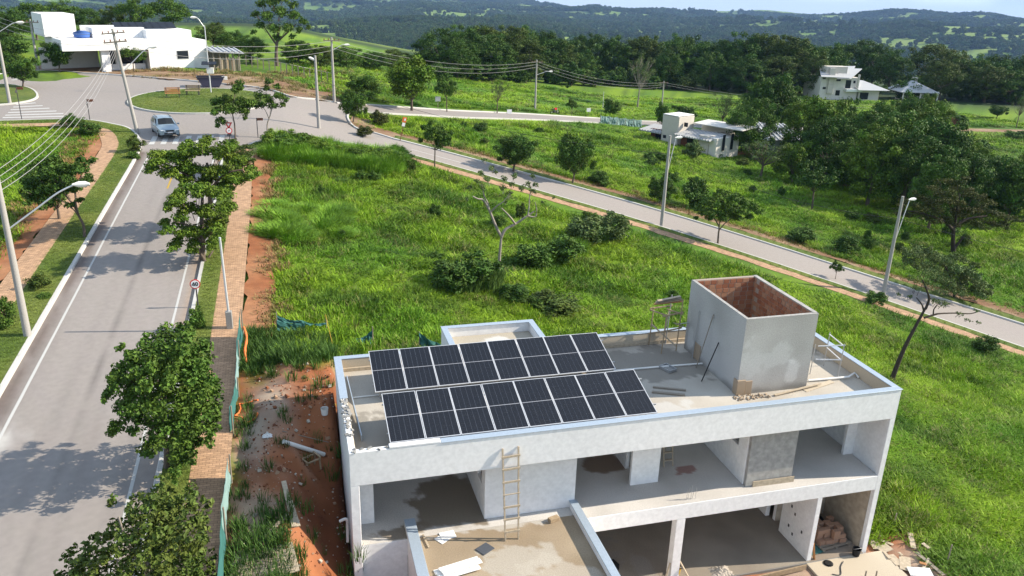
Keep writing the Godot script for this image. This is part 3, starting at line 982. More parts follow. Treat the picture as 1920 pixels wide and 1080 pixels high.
	blk("pier", Vector3(0.2, 3.602, -1.55), Vector3(0.83, 6.6, -1.4), W, h)
	blk("pier", Vector3(10.34, 3.602, -1.65), Vector3(11.48, 6.6, -1.5), W, h)
	blk("wall", Vector3(10.6, 3.602, -6.86), Vector3(10.75, 6.6, -2.6), W, h)
	blk("wall", Vector3(14.55, 3.602, -1.25), Vector3(14.7, 6.6, -0.64), W, h)
	blk("wall", Vector3(14.55, 3.602, -1.8), Vector3(14.7, 4.95, -1.25), W, h)
	blk("wall", Vector3(14.55, 6.25, -1.8), Vector3(14.7, 6.6, -1.25), W, h)
	blk("wall", Vector3(14.55, 3.602, -6.86), Vector3(14.7, 6.6, -1.8), W, h)
	var g := blk("wall", Vector3(14.58, 3.602, -0.62), Vector3(16.54, 6.6, -0.46), M.render_grey, h)
	g.set_meta("label", "bare grey cement wall")
	blk("wall", Vector3(16.4, 3.602, -2.6), Vector3(16.54, 6.6, -0.63), M.render_grey, h)
	blk("pier", Vector3(19.7, 3.602, -1.75), Vector3(20.15, 6.6, -1.6), W, h)
	# rooms of the ground floor
	blk("column", Vector3(11.62, -0.3, -0.36), Vector3(11.96, 2.95, -0.004), W, h)
	blk("wall", Vector3(17.56, 0.002, -2.0), Vector3(17.76, 2.95, -0.004), W, h)
	blk("wall", Vector3(17.56, 0.002, -6.86), Vector3(17.76, 2.95, -3.0), W, h)
	blk("wall", Vector3(17.76, 0.002, -2.78), Vector3(20.15, 2.95, -2.62), W, h)
	blk("bay_lining", Vector3(20.12, 0.002, -2.6), Vector3(20.148, 2.94, -0.21), M.tan_wall, h)
	blk("bay_lining", Vector3(17.77, 0.002, -2.615), Vector3(20.11, 2.94, -2.59), M.tan_wall, h)
	blk("wall", Vector3(7.92, 0.002, -6.86), Vector3(8.1, 2.95, -0.3), M.render_grey, h)
	for q in [[-1.45, 1.55], [-1.18, 1.35], [-1.45, 0.62], [-1.15, 0.42], [-0.62, 0.9]]:
		blk("socket_box", Vector3(17.545, q[1], q[0]), Vector3(17.562, q[1] + 0.13, q[0] + 0.09), M.dark_metal, h)
	# metal copings and the inner faces of the parapet
	blk("coping", Vector3(2.9, 7.32, -0.25), Vector3(20.38, 7.347, 0.03), M.coping, h)
	blk("coping", Vector3(20.10, 7.32, -6.82), Vector3(20.38, 7.347, -0.25), M.coping, h)
	blk("coping", Vector3(8.66, 7.32, -7.09), Vector3(20.38, 7.347, -6.82), M.coping, h)
	blk("coping", Vector3(-0.03, 7.32, -7.09), Vector3(4.58, 7.347, -6.82), M.coping, h)
	blk("coping", Vector3(-0.03, 7.32, -6.82), Vector3(0.25, 7.347, -3.6), M.coping, h)
	mat("tan_plaster", Color(0.50, 0.43, 0.33), 0.9, M.t_fine, 0.7)
	var t: Material = M.tan_plaster
	blk("parapet_lining", Vector3(0.2, 6.8, -6.86), Vector3(20.15, 7.3, -6.835), t, h)
	blk("parapet_lining", Vector3(20.125, 6.8, -6.83), Vector3(20.15, 7.3, -0.2), t, h)
	blk("parapet_lining", Vector3(0.2, 6.8, -0.225), Vector3(20.12, 7.3, -0.2), t, h)
	blk("parapet_lining", Vector3(0.2, 6.8, -6.83), Vector3(0.222, 7.3, -0.23), t, h)
	blk("skirting", Vector3(0.23, 6.8, -6.833), Vector3(20.12, 6.95, -6.76), M.wood_pale, h)
	# broken corner of the parapet: crumbled masonry
	var rub := MB.new()
	var rn := RandomNumberGenerator.new()
	rn.seed = 3
	for i in 130:
		var e := rn.randf()
		var p := Vector3(0.1 + rn.randf_range(-0.1, 0.14), 7.325, -3.6 * e) if e > 0.25 else Vector3(rn.randf_range(0, 2.6), 7.325, rn.randf_range(-0.2, -0.02))
		if rn.randf() < 0.35: p = Vector3(rn.randf_range(0.3, 1.3), 6.82, rn.randf_range(-0.9, -0.25))
		var s := rn.randf_range(0.03, 0.13)
		rub.box(p, Vector3(s, s * 0.55, s * rn.randf_range(0.6, 1.3)), Basis.from_euler(Vector3(rn.randf() - 0.5, rn.randf() * 6.0, rn.randf() - 0.5)))
	stuff(part("broken_masonry", rub, M.concrete, h))
	blk("parapet_cap", Vector3(1.25, 7.32, -0.21), Vector3(2.88, 7.39, 0.012), W, h)
	# low roof at the back
	blk("annex_wall", Vector3(4.6, -0.2, -9.2), Vector3(4.78, 7.32, -7.07), W, h)
	blk("annex_wall", Vector3(8.47, -0.2, -9.2), Vector3(8.65, 7.32, -7.07), W, h)
	blk("annex_wall", Vector3(4.78, -0.2, -9.2), Vector3(8.47, 7.32, -9.02), W, h)
	blk("annex_roof", Vector3(4.78, 6.7, -9.02), Vector3(8.47, 6.89, -7.07), t, h)
	floor_sheet("annex_screed", 4.8, 8.45, -9.0, -7.08, 6.9, func(x, z): return Color(0.52, 0.47, 0.38).lerp(Color(0.72, 0.70, 0.66), blot(x, z, 6.6, -8.0, 0.8, 0.6, 0.9)), h)
	blk("coping", Vector3(4.57, 7.32, -9.23), Vector3(8.68, 7.347, -8.97), M.coping, h)
	blk("coping", Vector3(4.57, 7.32, -8.97), Vector3(4.83, 7.347, -7.10), M.coping, h)
	blk("coping", Vector3(8.42, 7.32, -8.97), Vector3(8.68, 7.347, -7.10), M.coping, h)
	# tank tower: cement render outside, bare hollow bricks inside
	var x0 := 14.52; var x1 := 17.53; var z0 := -6.15; var z1 := -1.80; var top := 9.9
	var tn := func(x, y, s):
		var w := clampf(0.5 + 1.4 * nfine.get_noise_2d(x * 4.0 + s, y * 4.0), 0, 1)
		var c := Color(0.46, 0.45, 0.425).lerp(Color(0.60, 0.59, 0.565), w)
		c = c.lerp(Color(0.72, 0.72, 0.70), 0.7 * blot(x, y, 16.8 + s, 7.5, 0.28, 0.5, 0.6) + 0.45 * blot(x, y, 15.4 + s, 8.3, 0.9, 0.6, 1.3))
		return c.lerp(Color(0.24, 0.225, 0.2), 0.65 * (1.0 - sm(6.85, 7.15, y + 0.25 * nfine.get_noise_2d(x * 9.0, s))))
	render_face("tower_render", Vector3(x0, 6.8, z1), Vector3(x1 - x0, 0, 0), top - 6.8, tn, 0.0, h)
	render_face("tower_render", Vector3(x0, 6.8, z0), Vector3(0, 0, z1 - z0), top - 6.8, tn, 9.0, h)
	blk("tower_wall", Vector3(x0 + 0.003, 6.8, z1 - 0.15), Vector3(x1 - 0.003, top - 0.004, z1 - 0.003), M.render_grey, h)
	blk("tower_wall", Vector3(x0 + 0.003, 6.8, z0), Vector3(x0 + 0.15, top - 0.004, z1 - 0.15), M.render_grey, h)
	var wr := blk("tower_wall", Vector3(x1 - 0.15, 6.8, z0), Vector3(x1, top, z1 - 0.15), M.mortar, h)
	var wb := blk("tower_wall", Vector3(x0 + 0.15, 6.8, z0), Vector3(x1 - 0.15, top, z0 + 0.15), M.mortar, h)
	blk("tower_render", Vector3(x1, 6.8, z0 - 0.02), Vector3(x1 + 0.02, top, z1 - 0.004), M.render_grey, h)
	blk("tower_cap", Vector3(x1 - 0.16, top, z0), Vector3(x1 + 0.02, top + 0.012, z1 - 0.1), M.render_grey, h)
	blk("tower_floor", Vector3(x0 + 0.15, 7.3, z0 + 0.15), Vector3(x1 - 0.15, 7.5, z1 - 0.15), M.concrete, h)
	var bm := []
	for i in 3:
		var q := MB.new()
		q.bevel_box(Vector3.ZERO, Vector3(0.278 - 0.012 * i, 0.178, 0.03), 0.006)
		bm.append(q.mesh())
	var half := MB.new()
	half.bevel_box(Vector3.ZERO, Vector3(0.13, 0.178, 0.03), 0.006)
	bm.append(half.mesh())
	for row in 12:
		var y := 7.5 + 0.1 + row * 0.197
		var odd := row % 2
		for k in 9:
			part("brick", bm[rn.randi() % 3], M["brick%d" % (rn.randi() % 4)], wb, Vector3(x0 + 0.31 + k * 0.297 + odd * 0.05 + rn.randf_range(-0.006, 0.006), y, z0 + 0.15 + rn.randf_range(0.0, 0.008)), Basis(Vector3.BACK, rn.randf_range(-0.015, 0.015)))
		for k in 14:
			if k == 13 and odd: continue
			part("brick", bm[rn.randi() % 3] if k > 0 or not odd else bm[3], M["brick%d" % (rn.randi() % 4)], wr, Vector3(x1 - 0.15 - rn.randf_range(0.0, 0.008), y, z0 + 0.30 + k * 0.297 + odd * (0.12 if k else -0.05)), Basis(Vector3.UP, PI * 0.5 + rn.randf_range(-0.01, 0.01)))
	# corner where the render is knocked off
	mat("bare_block", Color(0.40, 0.31, 0.22), 0.95, M.t_grit, 1.5)
	blk("bare_corner", Vector3(14.47, 6.8, -2.05), Vector3(14.82, 7.42, -1.74), M.bare_block, h)
	blk("bare_corner", Vector3(14.83, 6.8, -1.9), Vector3(15.12, 7.36, -1.76), M.bare_block, h)
	blk("bare_corner", Vector3(14.48, 6.8, -5.3), Vector3(14.53, 7.5, -4.75), M.bare_block, h)
	var crumbs := MB.new()
	for i in 90:
		var a := Vector3(rn.randf_range(14.3, 15.7), 6.81, rn.randf_range(-1.75, -1.35))
		var s := rn.randf_range(0.02, 0.08)
		crumbs.box(a, Vector3(s, s * 0.6, s), Basis.from_euler(Vector3(rn.randf(), rn.randf() * 6.0, rn.randf())))
	stuff(part("mortar_crumbs", crumbs, M.bare_block, h))
	# apron in front of the right bay
	blk("patio_slab", Vector3(17.5, -0.4, 0.08), Vector3(21.0, -0.02, 3.6), M.tan_plaster, h)
	# starter bars in the slab edge
	for i in 5:
		var q := MB.new()
		q.tube([Vector3(12.0 + 0.09 * i, 3.55, -0.2 - 0.06 * (i % 2)), Vector3(12.0 + 0.09 * i + 0.03, 4.0 + 0.1 * (i % 3), -0.22)], [0.008], 5)
		part("starter_bar", q, M.steel, h)
func render_face(called: String, o: Vector3, across: Vector3, high: float, tn: Callable, s: float, parent: Node) -> void:
	var v := PackedVector3Array(); var n := PackedVector3Array(); var c := PackedColorArray(); var ix := PackedInt32Array()
	var nx := ceili(across.length() / 0.09); var ny := ceili(high / 0.09)
	var m := Vector3(0, 0, 1) if absf(across.x) > 0.1 else Vector3(-1, 0, 0)
	for j in ny + 1:
		for i in nx + 1:
			var p := o + across * (float(i) / nx) + Vector3.UP * (high * j / ny)
			v.append(p); n.append(m); c.append(tn.call(p.x + (p.z + 17.0 if s > 0.0 else 0.0) + s * 0.0, p.y, s))
			if i < nx and j < ny:
				var q := j * (nx + 1) + i
				ix.append_array([q, q + nx + 2, q + 1, q, q + nx + 1, q + nx + 2])
	part(called, grid_mesh(v, n, c, ix), M.slab, parent)

func solar_array() -> void:
	# one module, then its copies
	var w := 1.134
	var l := 2.279
	var fr := MB.new()
	for s in [-1.0, 1.0]:
		fr.box(Vector3(s * (w * 0.5 - 0.011), 0.0175, -l * 0.5), Vector3(0.022, 0.036, l))
		fr.box(Vector3(0, 0.0175, -l * 0.5 + s * (l * 0.5 - 0.011)), Vector3(w - 0.044, 0.035, 0.022))
	var bk := MB.new()
	bk.box(Vector3(0, 0.026, -l * 0.5), Vector3(w - 0.046, 0.006, l - 0.046))
	var cells := MB.new()
	for i in 6:
		for j in 24:
			var cx := (i - 2.5) * 0.1815
			var cz := -0.033 - 0.0925 * (j + 0.5) - (0.022 if j >= 12 else 0.0)
			cells.box(Vector3(cx, 0.030, cz), Vector3(0.1765, 0.003, 0.0895))
	var fm := fr.mesh(); var bmh := bk.mesh(); var cm := cells.mesh()
	var tilt := 0.266
	var b := Basis(Vector3.RIGHT, tilt)
	for row in 2:
		var ax: float = [1.311, 1.237][row]; var az: float = [-0.29, -3.908][row]; var ay: float = [7.33, 7.272][row]
		for i in 8:
			var lab: String = ["black solar panel with pale frame in the row by the front parapet", "black solar panel with pale frame in the row behind, by the low annex roof"][row]
			if i == 0: lab = ["end solar panel of the front row, over the crumbled parapet corner", "end solar panel of the back row, nearest the crumbled parapet side"][row]
			if i == 7: lab = ["end solar panel of the front row, nearest the tank tower", "end solar panel of the back row, nearest the tank tower"][row]
			var t := thing("solar_panel", lab, "solar panel", Vector3(ax + 0.567 + i * 1.154, ay, az), 0, "solar panels on the flat roof")
			t.basis = b * Basis.from_euler(Vector3(0.004 * sin(i * 5.0 + row), 0.0025 * cos(i * 3.0), 0.004 * sin(i * 2.3)))
			part("frame", fm, M.frame, t)
			part("backsheet", bmh, M.backsheet, t)
			stuff(part("cells", cm, M.cell, t))
		# mounting rails on triangular legs
		var rk := thing("panel_rack", ["aluminium rack under the front row of solar panels", "aluminium rack under the back row of solar panels"][row], "rack")
		for s in [0.45, 1.8]:
			var a := Vector3(ax - 0.05, ay, az) + b * Vector3(0, -0.022, -s)
			var q := MB.new()
			q.bar(a, a + Vector3(9.4, 0, 0), 0.04, 0.04)
			part("rail", q, M.steel, rk)
		for k in 5:
			var x := ax + 0.2 + k * 2.2
			for s in [0.45, 1.8]:
				var p := Vector3(x, ay, az) + b * Vector3(0, -0.045, -s)
				var q := MB.new()
				q.bar(Vector3(p.x, 6.8, p.z), p, 0.04, 0.04)
				part("leg", q, M.steel, rk)
			var q2 := MB.new()
			var p1 := Vector3(x + 0.04, ay, az) + b * Vector3(0, -0.06, -1.8)
			q2.bar(Vector3(x + 0.04, 6.83, p1.z + 0.9), p1, 0.03, 0.03)
			part("brace", q2, M.steel, rk)

func rod(called: String, pts: Array, r: float, m: Material, label: String, category: String, group := "") -> void:
	var q := MB.new()
	var rr := []
	for p in pts: rr.append(r)
	q.tube(pts, rr, 7)
	single(called, q, m, label, category, Vector3.ZERO, Basis(), group)
func plank(a: Vector3, b: Vector3, w: float, t: float, m: Material, label: String, group := "", called := "plank") -> void:
	var q := MB.new()
	q.bar(a, b, w, t)
	single(called, q, m, label, "plank", Vector3.ZERO, Basis(), group)
func R(u: float, v: float, up := 0.0) -> Vector3:
	# a point on the main roof
	return on_y(u, v, 6.8) + Vector3.UP * up
func roof_items() -> void:
	rod("pvc_pipe", [R(1150, 697, 0.04), R(1230, 690, 0.04), R(1320, 683, 0.04)], 0.04, M.pvc, "long white plastic pipe lying on the roof up to the tower", "pipe")
	rod("pvc_pipe", [R(1515, 716, 0.06), R(1590, 711, 0.10), Vector3(20.05, 6.95, -2.25), Vector3(20.08, 6.86, -2.0)], 0.045, M.pvc, "white plastic pipe with bent end between tower and side parapet", "pipe")
	rod("pvc_pipe", [R(662, 747, 0.03), R(690, 744, 0.03), R(722, 741, 0.03)], 0.025, M.pvc, "thin white pipe on the roof beside the back solar row", "pipe")
	plank(R(1452, 743, 0.05), R(1538, 724, 0.12), 0.1, 0.03, M.wood_pale, "pale board resting on the roof in front of the tower")
	plank(R(1508, 733, 0.01) , R(1560, 716, 0.03), 0.22, 0.02, M.tan_plaster, "wide flat board lying between the tower and front parapet")
	plank(R(1224, 727, 0.03), R(1286, 733, 0.03), 0.09, 0.05, M.wood_grey, "upper of two grey timbers on the roof by the panels", "")
	plank(R(1222, 736, 0.03), R(1284, 742, 0.03), 0.13, 0.05, M.wood_grey, "wider grey timber on the roof in front of the other timber", "")
	# mortar tray
	var tr := thing("mortar_tray", "grey mortar tray lying on the roof by the long pipe", "tray", R(1252, 693), 0.35)
	var q := MB.new()
	q.box(Vector3(0, 0.015, 0), Vector3(0.42, 0.02, 0.55))
	part("base", q, M.concrete, tr)
	for s in [[0.2, 0, 0.03, 0.6], [-0.2, 0, 0.03, 0.6], [0, 0.29, 0.42, 0.03], [0, -0.29, 0.42, 0.03]]:
		q = MB.new()
		q.box(Vector3(s[0], 0.07, s[1]), Vector3(s[2], 0.1, s[3]))
		part("side", q, M.steel, tr)
	# rods leaning on the tower
	rod("steel_rod", [Vector3(13.75, 6.81, -3.1), Vector3(14.5, 8.25, -3.45)], 0.022, M.black, "black steel rod leaning against the tower side", "rod")
	rod("scaffold_pole", [R(1305, 690), Vector3(14.48, 9.2, -4.05)], 0.02, M.wood_grey, "thin grey pole leaning on the tower beside the other pole", "pole")
	rod("scaffold_pole", [R(1298, 672), Vector3(14.46, 8.9, -5.15)], 0.02, M.steel, "upright steel pole against the tower by its bare patch", "pole")
	# scaffold of poles with boards by the back parapet
	var sc := thing("scaffold", "rickety scaffold of poles and boards at the back of the tower", "scaffold", Vector3(13.6, 6.8, -6.3))
	var legs := [Vector3(-0.45, 0, -0.42), Vector3(0.35, 0, -0.45), Vector3(-0.3, 0, 0.5), Vector3(0.45, 0, 0.35)]
	var tops := [1.75, 2.25, 1.75, 2.35]
	for i in 4:
		q = MB.new()
		q.tube([legs[i], legs[i] + Vector3(0.05, tops[i], 0.04)], [0.025], 7)
		part("leg", q, M.wood if i != 1 else M.steel, sc)
	for e in [[0, 1, 1.7], [2, 3, 1.7], [0, 2, 1.65], [1, 3, 1.6], [2, 3, 1.0], [0, 1, 0.55]]:
		q = MB.new()
		q.bar(legs[e[0]] + Vector3(-0.1, e[2], 0), legs[e[1]] + Vector3(0.15, e[2] + 0.05, 0), 0.04, 0.05)
		part("ledger", q, M.wood, sc)
	for e in [[0, 1.0, 3, 0.2], [2, 0.15, 1, 1.6]]:
		q = MB.new()
		q.bar(legs[e[0]] + Vector3.UP * e[1], legs[e[2]] + Vector3.UP * e[3], 0.03, 0.06)
		part("brace", q, M.wood_pale, sc)
	for k in 4:
		q = MB.new()
		q.bar(Vector3(-0.55, 2.02 + 0.09 * k, -0.1 + 0.1 * k), Vector3(0.55, 2.2 + 0.05 * k, 0.25 - 0.07 * k), 0.13, 0.03)
		part("board", q, [M.wood_orange, M.wood, M.wood_grey, M.wood_pale][k], sc)
	q = MB.new()
	q.bar(Vector3(0.1, 1.45, 0.75), Vector3(0.75, 1.05, 0.3), 0.24, 0.03)
	part("board", q, M.wood_grey, sc)
	q = MB.new()
	q.tube([Vector3(0.35, 1.2, 0.3), Vector3(0.9, 1.25, 0.35)], [0.02], 6)
	part("ledger", q, M.steel, sc)
	# steel trestle by the side parapet
	var ts := thing("steel_trestle", "thin steel trestle frame between tower and side parapet", "trestle", Vector3(18.7, 6.8, -3.0))
	for p in [[0.05, -0.75, 1.35], [0.72, -0.35, 1.5], [0.55, 0.8, 1.5], [-0.3, 0.2, 1.3]]:
		q = MB.new()
		q.tube([Vector3(p[0], 0, p[1]), Vector3(p[0] + 0.03, p[2], p[1])], [0.018], 6)
		part("leg", q, M.steel, ts)
	for e in [[Vector3(-0.45, 1.42, 0.6), Vector3(0.62, 1.45, 0.8)], [Vector3(-0.45, 0.85, 0.6), Vector3(0.6, 0.82, 0.8)], [Vector3(0.57, 1.42, 0.8), Vector3(0.73, 1.42, -0.35)], [Vector3(0.57, 0.8, 0.8), Vector3(0.73, 0.82, -0.35)]]:
		q = MB.new()
		q.bar(e[0], e[1], 0.035, 0.035)
		part("rail", q, M.frame, ts)
	# loose flashing along the broken parapet
	q = MB.new()
	q.bar(Vector3(0.36, 7.1, -5.6), Vector3(0.52, 6.9, -1.5), 0.03, 0.24)
	single("flashing_strip", q, M.coping, "loose bluish metal flashing leaning inside the broken parapet", "flashing")
	# wooden ladder on the terrace
	var ld := thing("wooden_ladder", "home-made wooden ladder leaning from the terrace against the fascia", "ladder")
	var f0 := Vector3(4.97, 3.6, 0.55); var f1 := Vector3(5.42, 3.6, 0.55)
	var t0 := Vector3(4.92, 6.85, 0.035); var t1 := Vector3(5.46, 6.87, 0.035)
	for e in [[f0, t0], [f1, t1]]:
		q = MB.new()
		q.bar(e[0], e[1], 0.06, 0.045, Vector3.RIGHT)
		part("rail", q, M.wood_pale, ld)
	for k in 7:
		var s := 0.1 + 0.135 * k
		q = MB.new()
		var up := Vector3(0, 0.01 * (k % 2), 0.035)
		q.bar(f0.lerp(t0, s) + Vector3(-0.05, 0, 0) + up, f1.lerp(t1, s) + Vector3(0.05, 0.01, 0) + up, 0.03, 0.07 if k != 3 else 0.03)
		part("rung", q, M.wood_pale, ld)
	# things left on the terrace
	q = MB.new()
	q.bevel_box(Vector3.ZERO, Vector3(0.5, 0.02, 0.42), 0.004)
	single("roof_tile", q, M.tile_grey, "dark grey square sheet lying on the terrace floor", "tile", Vector3(4.2, 3.625, 0.82), Basis(Vector3.UP, 0.55))
	for k in 5:
		q = MB.new()
		q.bevel_box(Vector3.ZERO, Vector3(1.35, 0.03, 0.24), 0.006)
		single("foam_board", q, M.foam, "white foam board in the pile on the terrace, by its left parapet", "board", Vector3(3.05 + 0.05 * k, 3.62 + 0.034 * k, 1.5 + 0.16 * (k % 3)), Basis(Vector3.UP, 0.12 + 0.03 * k), "white foam boards on the terrace")
	for k in 2:
		q = MB.new()
		q.bevel_box(Vector3.ZERO, Vector3(0.52, 0.012, 0.4), 0.004)
		single("paper_sheet", q, M.foam, ["white sheet lying flat by the ladder's shadow", "white sheet lying askew on the other sheet"][k], "sheet", Vector3(2.98 + 0.16 * k, 3.615 + 0.016 * k, -0.05 - 0.1 * k), Basis(Vector3.UP, 0.6 - 0.5 * k))
	plank(Vector3(2.42, 3.63, 0.35), Vector3(2.33, 3.63, -0.35), 0.06, 0.05, M.wood_pale, "short batten lying beside the terrace's left parapet")
	q = MB.new()
	q.bevel_box(Vector3.ZERO, Vector3(0.39, 0.15, 0.19), 0.01)
	single("hollow_brick", q, M.wood, "single clay block lying on the terrace near its right parapet", "brick", Vector3(6.88, 3.68, -0.12), Basis(Vector3.UP, 0.3))
	# upper rooms
	plank(Vector3(14.85, 3.72, -0.40), Vector3(16.6, 3.72, -0.38), 0.03, 0.24, M.wood_pale, "pale board standing along the foot of the grey cement wall")
	var s2 := thing("step_ladder", "short step ladder standing in the upper room behind the pier", "ladder", Vector3(12.15, 3.6, -2.4))
	for x in [0.0, 0.38]:
		q = MB.new()
		q.bar(Vector3(x, 0, 0), Vector3(x + 0.02, 1.6, -0.45), 0.05, 0.04)
		part("rail", q, M.wood_pale, s2)
		q = MB.new()
		q.bar(Vector3(x, 0, -0.8), Vector3(x + 0.02, 1.6, -0.45), 0.05, 0.04)
		part("rail", q, M.wood_pale, s2)
	for k in 5:
		q = MB.new()
		q.box(Vector3(0.2, 0.25 + k * 0.3, -0.07 - k * 0.085), Vector3(0.42, 0.04, 0.1))
		part("rung", q, M.wood_pale, s2)
	# ground floor bay: clay blocks on a pallet
	var pl := thing("pallet", "wooden pallet of slats under the clay blocks in the right bay", "pallet", Vector3(19.15, 0.0, -1.1), 0.12)
	for k in 9:
		q = MB.new()
		q.box(Vector3(0, 0.13, -0.6 + k * 0.16), Vector3(1.5, 0.025, 0.1))
		part("slat", q, M.wood_grey, pl)
	for k in 3:
		q = MB.new()
		q.box(Vector3(-0.65 + k * 0.65, 0.058, 0.04), Vector3(0.09, 0.115, 1.35))
		part("bearer", q, M.wood_grey, pl)
	q = MB.new()
	q.bevel_box(Vector3.ZERO, Vector3(0.29, 0.19, 0.19), 0.008)
	var bmesh := q.mesh()
	var rn := RandomNumberGenerator.new()
	rn.seed = 9
	mat("clay_block", Color(0.36, 0.22, 0.15), 0.95, M.t_grit, 2.0)
	for lay in 3:
		for i in 4:
			for j in 5:
				if lay == 2 and (i + j) % 3 == 0 or lay == 1 and j == 4 or j == 0 and lay > 0 and i < 2: continue
				single("clay_block", bmesh, M.clay_block, "clay block of the stack on the pallet in the right bay", "brick", Vector3(18.62 + i * 0.315, 0.245 + lay * 0.195, -0.62 - j * 0.21) + Vector3(rn.randf_range(-0.03, 0.03), 0, rn.randf_range(-0.02, 0.02)), Basis(Vector3.UP, rn.randf_range(-0.15, 0.15)), "clay blocks stacked on the pallet")
	q = MB.new()
	crumple(q, 0.75, 0.55, 0.10, 4)
	single("teal_cloth", q, M.teal, "crumpled teal netting dropped by the pallet in the bay", "cloth", Vector3(18.2, 0.04, -0.55))
	q = MB.new()
	crumple(q, 0.9, 0.7, 0.35, 8)
	single("black_bag", q, M.black, "black plastic bag heaped behind the clay blocks", "bag", Vector3(19.4, 0.05, -2.2))
	bucket(Vector3(19.75, 0.0, 0.12), 0.17, M.black, "black builder's bucket at the mouth of the right bay")
	q = MB.new()
	q.tube([Vector3(0, 0, 0), Vector3(0, 0.03, 0), Vector3(0, 0.04, 0)], [0.19, 0.19, 0.14], 20)
	single("drain_cover", q, M.black, "round black cover lying on the apron of the right bay", "cover", Vector3(18.35, -0.02, 0.3))
	rod("hose", curve3([Vector3(18.1, 0.0, 0.9), Vector3(18.4, 0.0, 1.0), Vector3(18.7, 0.0, 0.6), Vector3(19.0, 0.0, 0.35)]), 0.02, M.dark_metal, "short black hose curling over the pale apron", "hose")
	plank(Vector3(17.95, 0.0, -0.05), Vector3(17.83, 0.75, -0.12), 0.12, 0.03, M.wood_orange, "reddish board leaning at the foot of the bay's wall")
	bucket(Vector3(12.2, 0.0, -0.55), 0.14, M.yellow, "yellow bucket behind the garage column")
	q = MB.new()
	q.bevel_box(Vector3.ZERO, Vector3(0.5, 0.28, 0.4), 0.03)
	single("plastic_crate", q, M.black, "dark plastic crate on the garage floor near the terrace wall", "crate", Vector3(9.8, 0.14, -1.35), Basis(Vector3.UP, 0.3))
	plank(Vector3(11.2, 0.0, 0.2), Vector3(11.6, 0.95, -0.1), 0.06, 0.04, M.wood_pale, "slanting prop on the left of the garage column")
	plank(Vector3(12.5, -0.05, 0.35), Vector3(12.0, 0.95, -0.1), 0.06, 0.04, M.wood_pale, "slanting prop on the right of the garage column")
func curve3(l: Array, k := 5) -> Array:
	var o := []
	for i in l.size() - 1:
		for j in k: o.append(l[i].cubic_interpolate(l[i + 1], l[maxi(i - 1, 0)], l[mini(i + 2, l.size() - 1)], float(j) / k))
	o.append(l[-1])
	return o
func bucket(at: Vector3, r: float, m: Material, label: String) -> void:
	var t := thing("bucket", label, "bucket", at)
	var q := MB.new()
	q.tube([Vector3(0, 0.0, 0), Vector3(0, r * 1.9, 0)], [r * 0.8, r], 16, false)
	q.tube([Vector3(0, 0.004, 0), Vector3(0, 0.01, 0)], [r * 0.8, r * 0.8], 16)
	part("body", q, m, t)
	q = MB.new()
	q.tube(curve3([Vector3(-r, r * 1.85, 0), Vector3(-r * 0.7, r * 2.3, r * 0.6), Vector3(r * 0.7, r * 2.3, r * 0.6), Vector3(r, r * 1.85, 0)]), [0.008], 5)
	part("handle", q, M.steel, t)
func crumple(q: MB, w: float, d: float, h: float, seed_: int) -> void:
	# a heaped cloth: a closed bumpy mound
	var k := 14
	var g := []
	for j in k + 1:
		for i in k + 1:
			var x := (float(i) / k - 0.5); var z := (float(j) / k - 0.5)
			var e := clampf(1.0 - 2.0 * maxf(absf(x), absf(z)), 0, 1)
			g.append(Vector3(x * w * (1.0 + 0.3 * nfine.get_noise_2d(j * 9.0, seed_ * 50.0)), h * e * (0.6 + 1.4 * absf(nfine.get_noise_3d(i * 11.0, j * 11.0, seed_ * 40.0))) * 1.2, z * d * (1.0 + 0.3 * nfine.get_noise_2d(i * 9.0, seed_ * 80.0))))
	for j in k:
		for i in k:
			var o := j * (k + 1) + i
			q.quad(g[o], g[o + 1], g[o + k + 2], g[o + k + 1])

# ---------------------------------------------------------------- things on the plot beside the house
func cloth_strip(called: String, pts: Array, high: Array, m: Material, label: String, category: String, group := "", swing := 0.12) -> void:
	# hanging netting between posts: a thin two-sided sheet with folds, real thickness
	var q := MB.new()
	var rows := []
	for i in pts.size() - 1:
		var k := 10
		for j in k + (1 if i == pts.size() - 2 else 0):
			var t := float(j) / k
			var p: Vector3 = pts[i].lerp(pts[i + 1], t)
			var hh: float = lerpf(high[i], high[i + 1], t)
			var d: Vector3 = (pts[i + 1] - pts[i]).normalized()
			var sd := Vector3(-d.z, 0, d.x)
			var sag := sin(t * PI)
			var col := []
			for e in 6:
				var s := e / 5.0
				var w := nfine.get_noise_2d((i + t) * 60.0, s * 18.0 + pts[0].x * 3.0) * swing * (0.4 + s)
				col.append(p + Vector3.UP * (hh * (1.0 - s) - sag * 0.12 * (1.0 - s)) + sd * w)
			rows.append(col)
	for i in rows.size() - 1:
		for e in 5:
			for s in [0.0, 0.012]:
				var o := Vector3(s, 0, s)
				q.quad(rows[i][e] + o, rows[i + 1][e] + o, rows[i + 1][e + 1] + o, rows[i][e + 1] + o)
		q.quad(rows[i][0], rows[i + 1][0], rows[i + 1][0] + Vector3(0.012, 0, 0.012), rows[i][0] + Vector3(0.012, 0, 0.012))
	single(called, q, m, label, category, Vector3.ZERO, Basis(), group)
func stake(at: Vector3, h: float, label: String, group := "stakes that carry the netting", r := 0.03) -> void:
	var q := MB.new()
	q.tube([at - Vector3.UP * 0.2, at + Vector3(0.02, h, 0.01)], [r, r * 0.85], 6)
	single("stake", q, M.wood_grey, label, "stake", Vector3.ZERO, Basis(), group)
func G(x: float, z: float, up := 0.0) -> Vector3:
	return Vector3(x, H(x, z) + up, z)
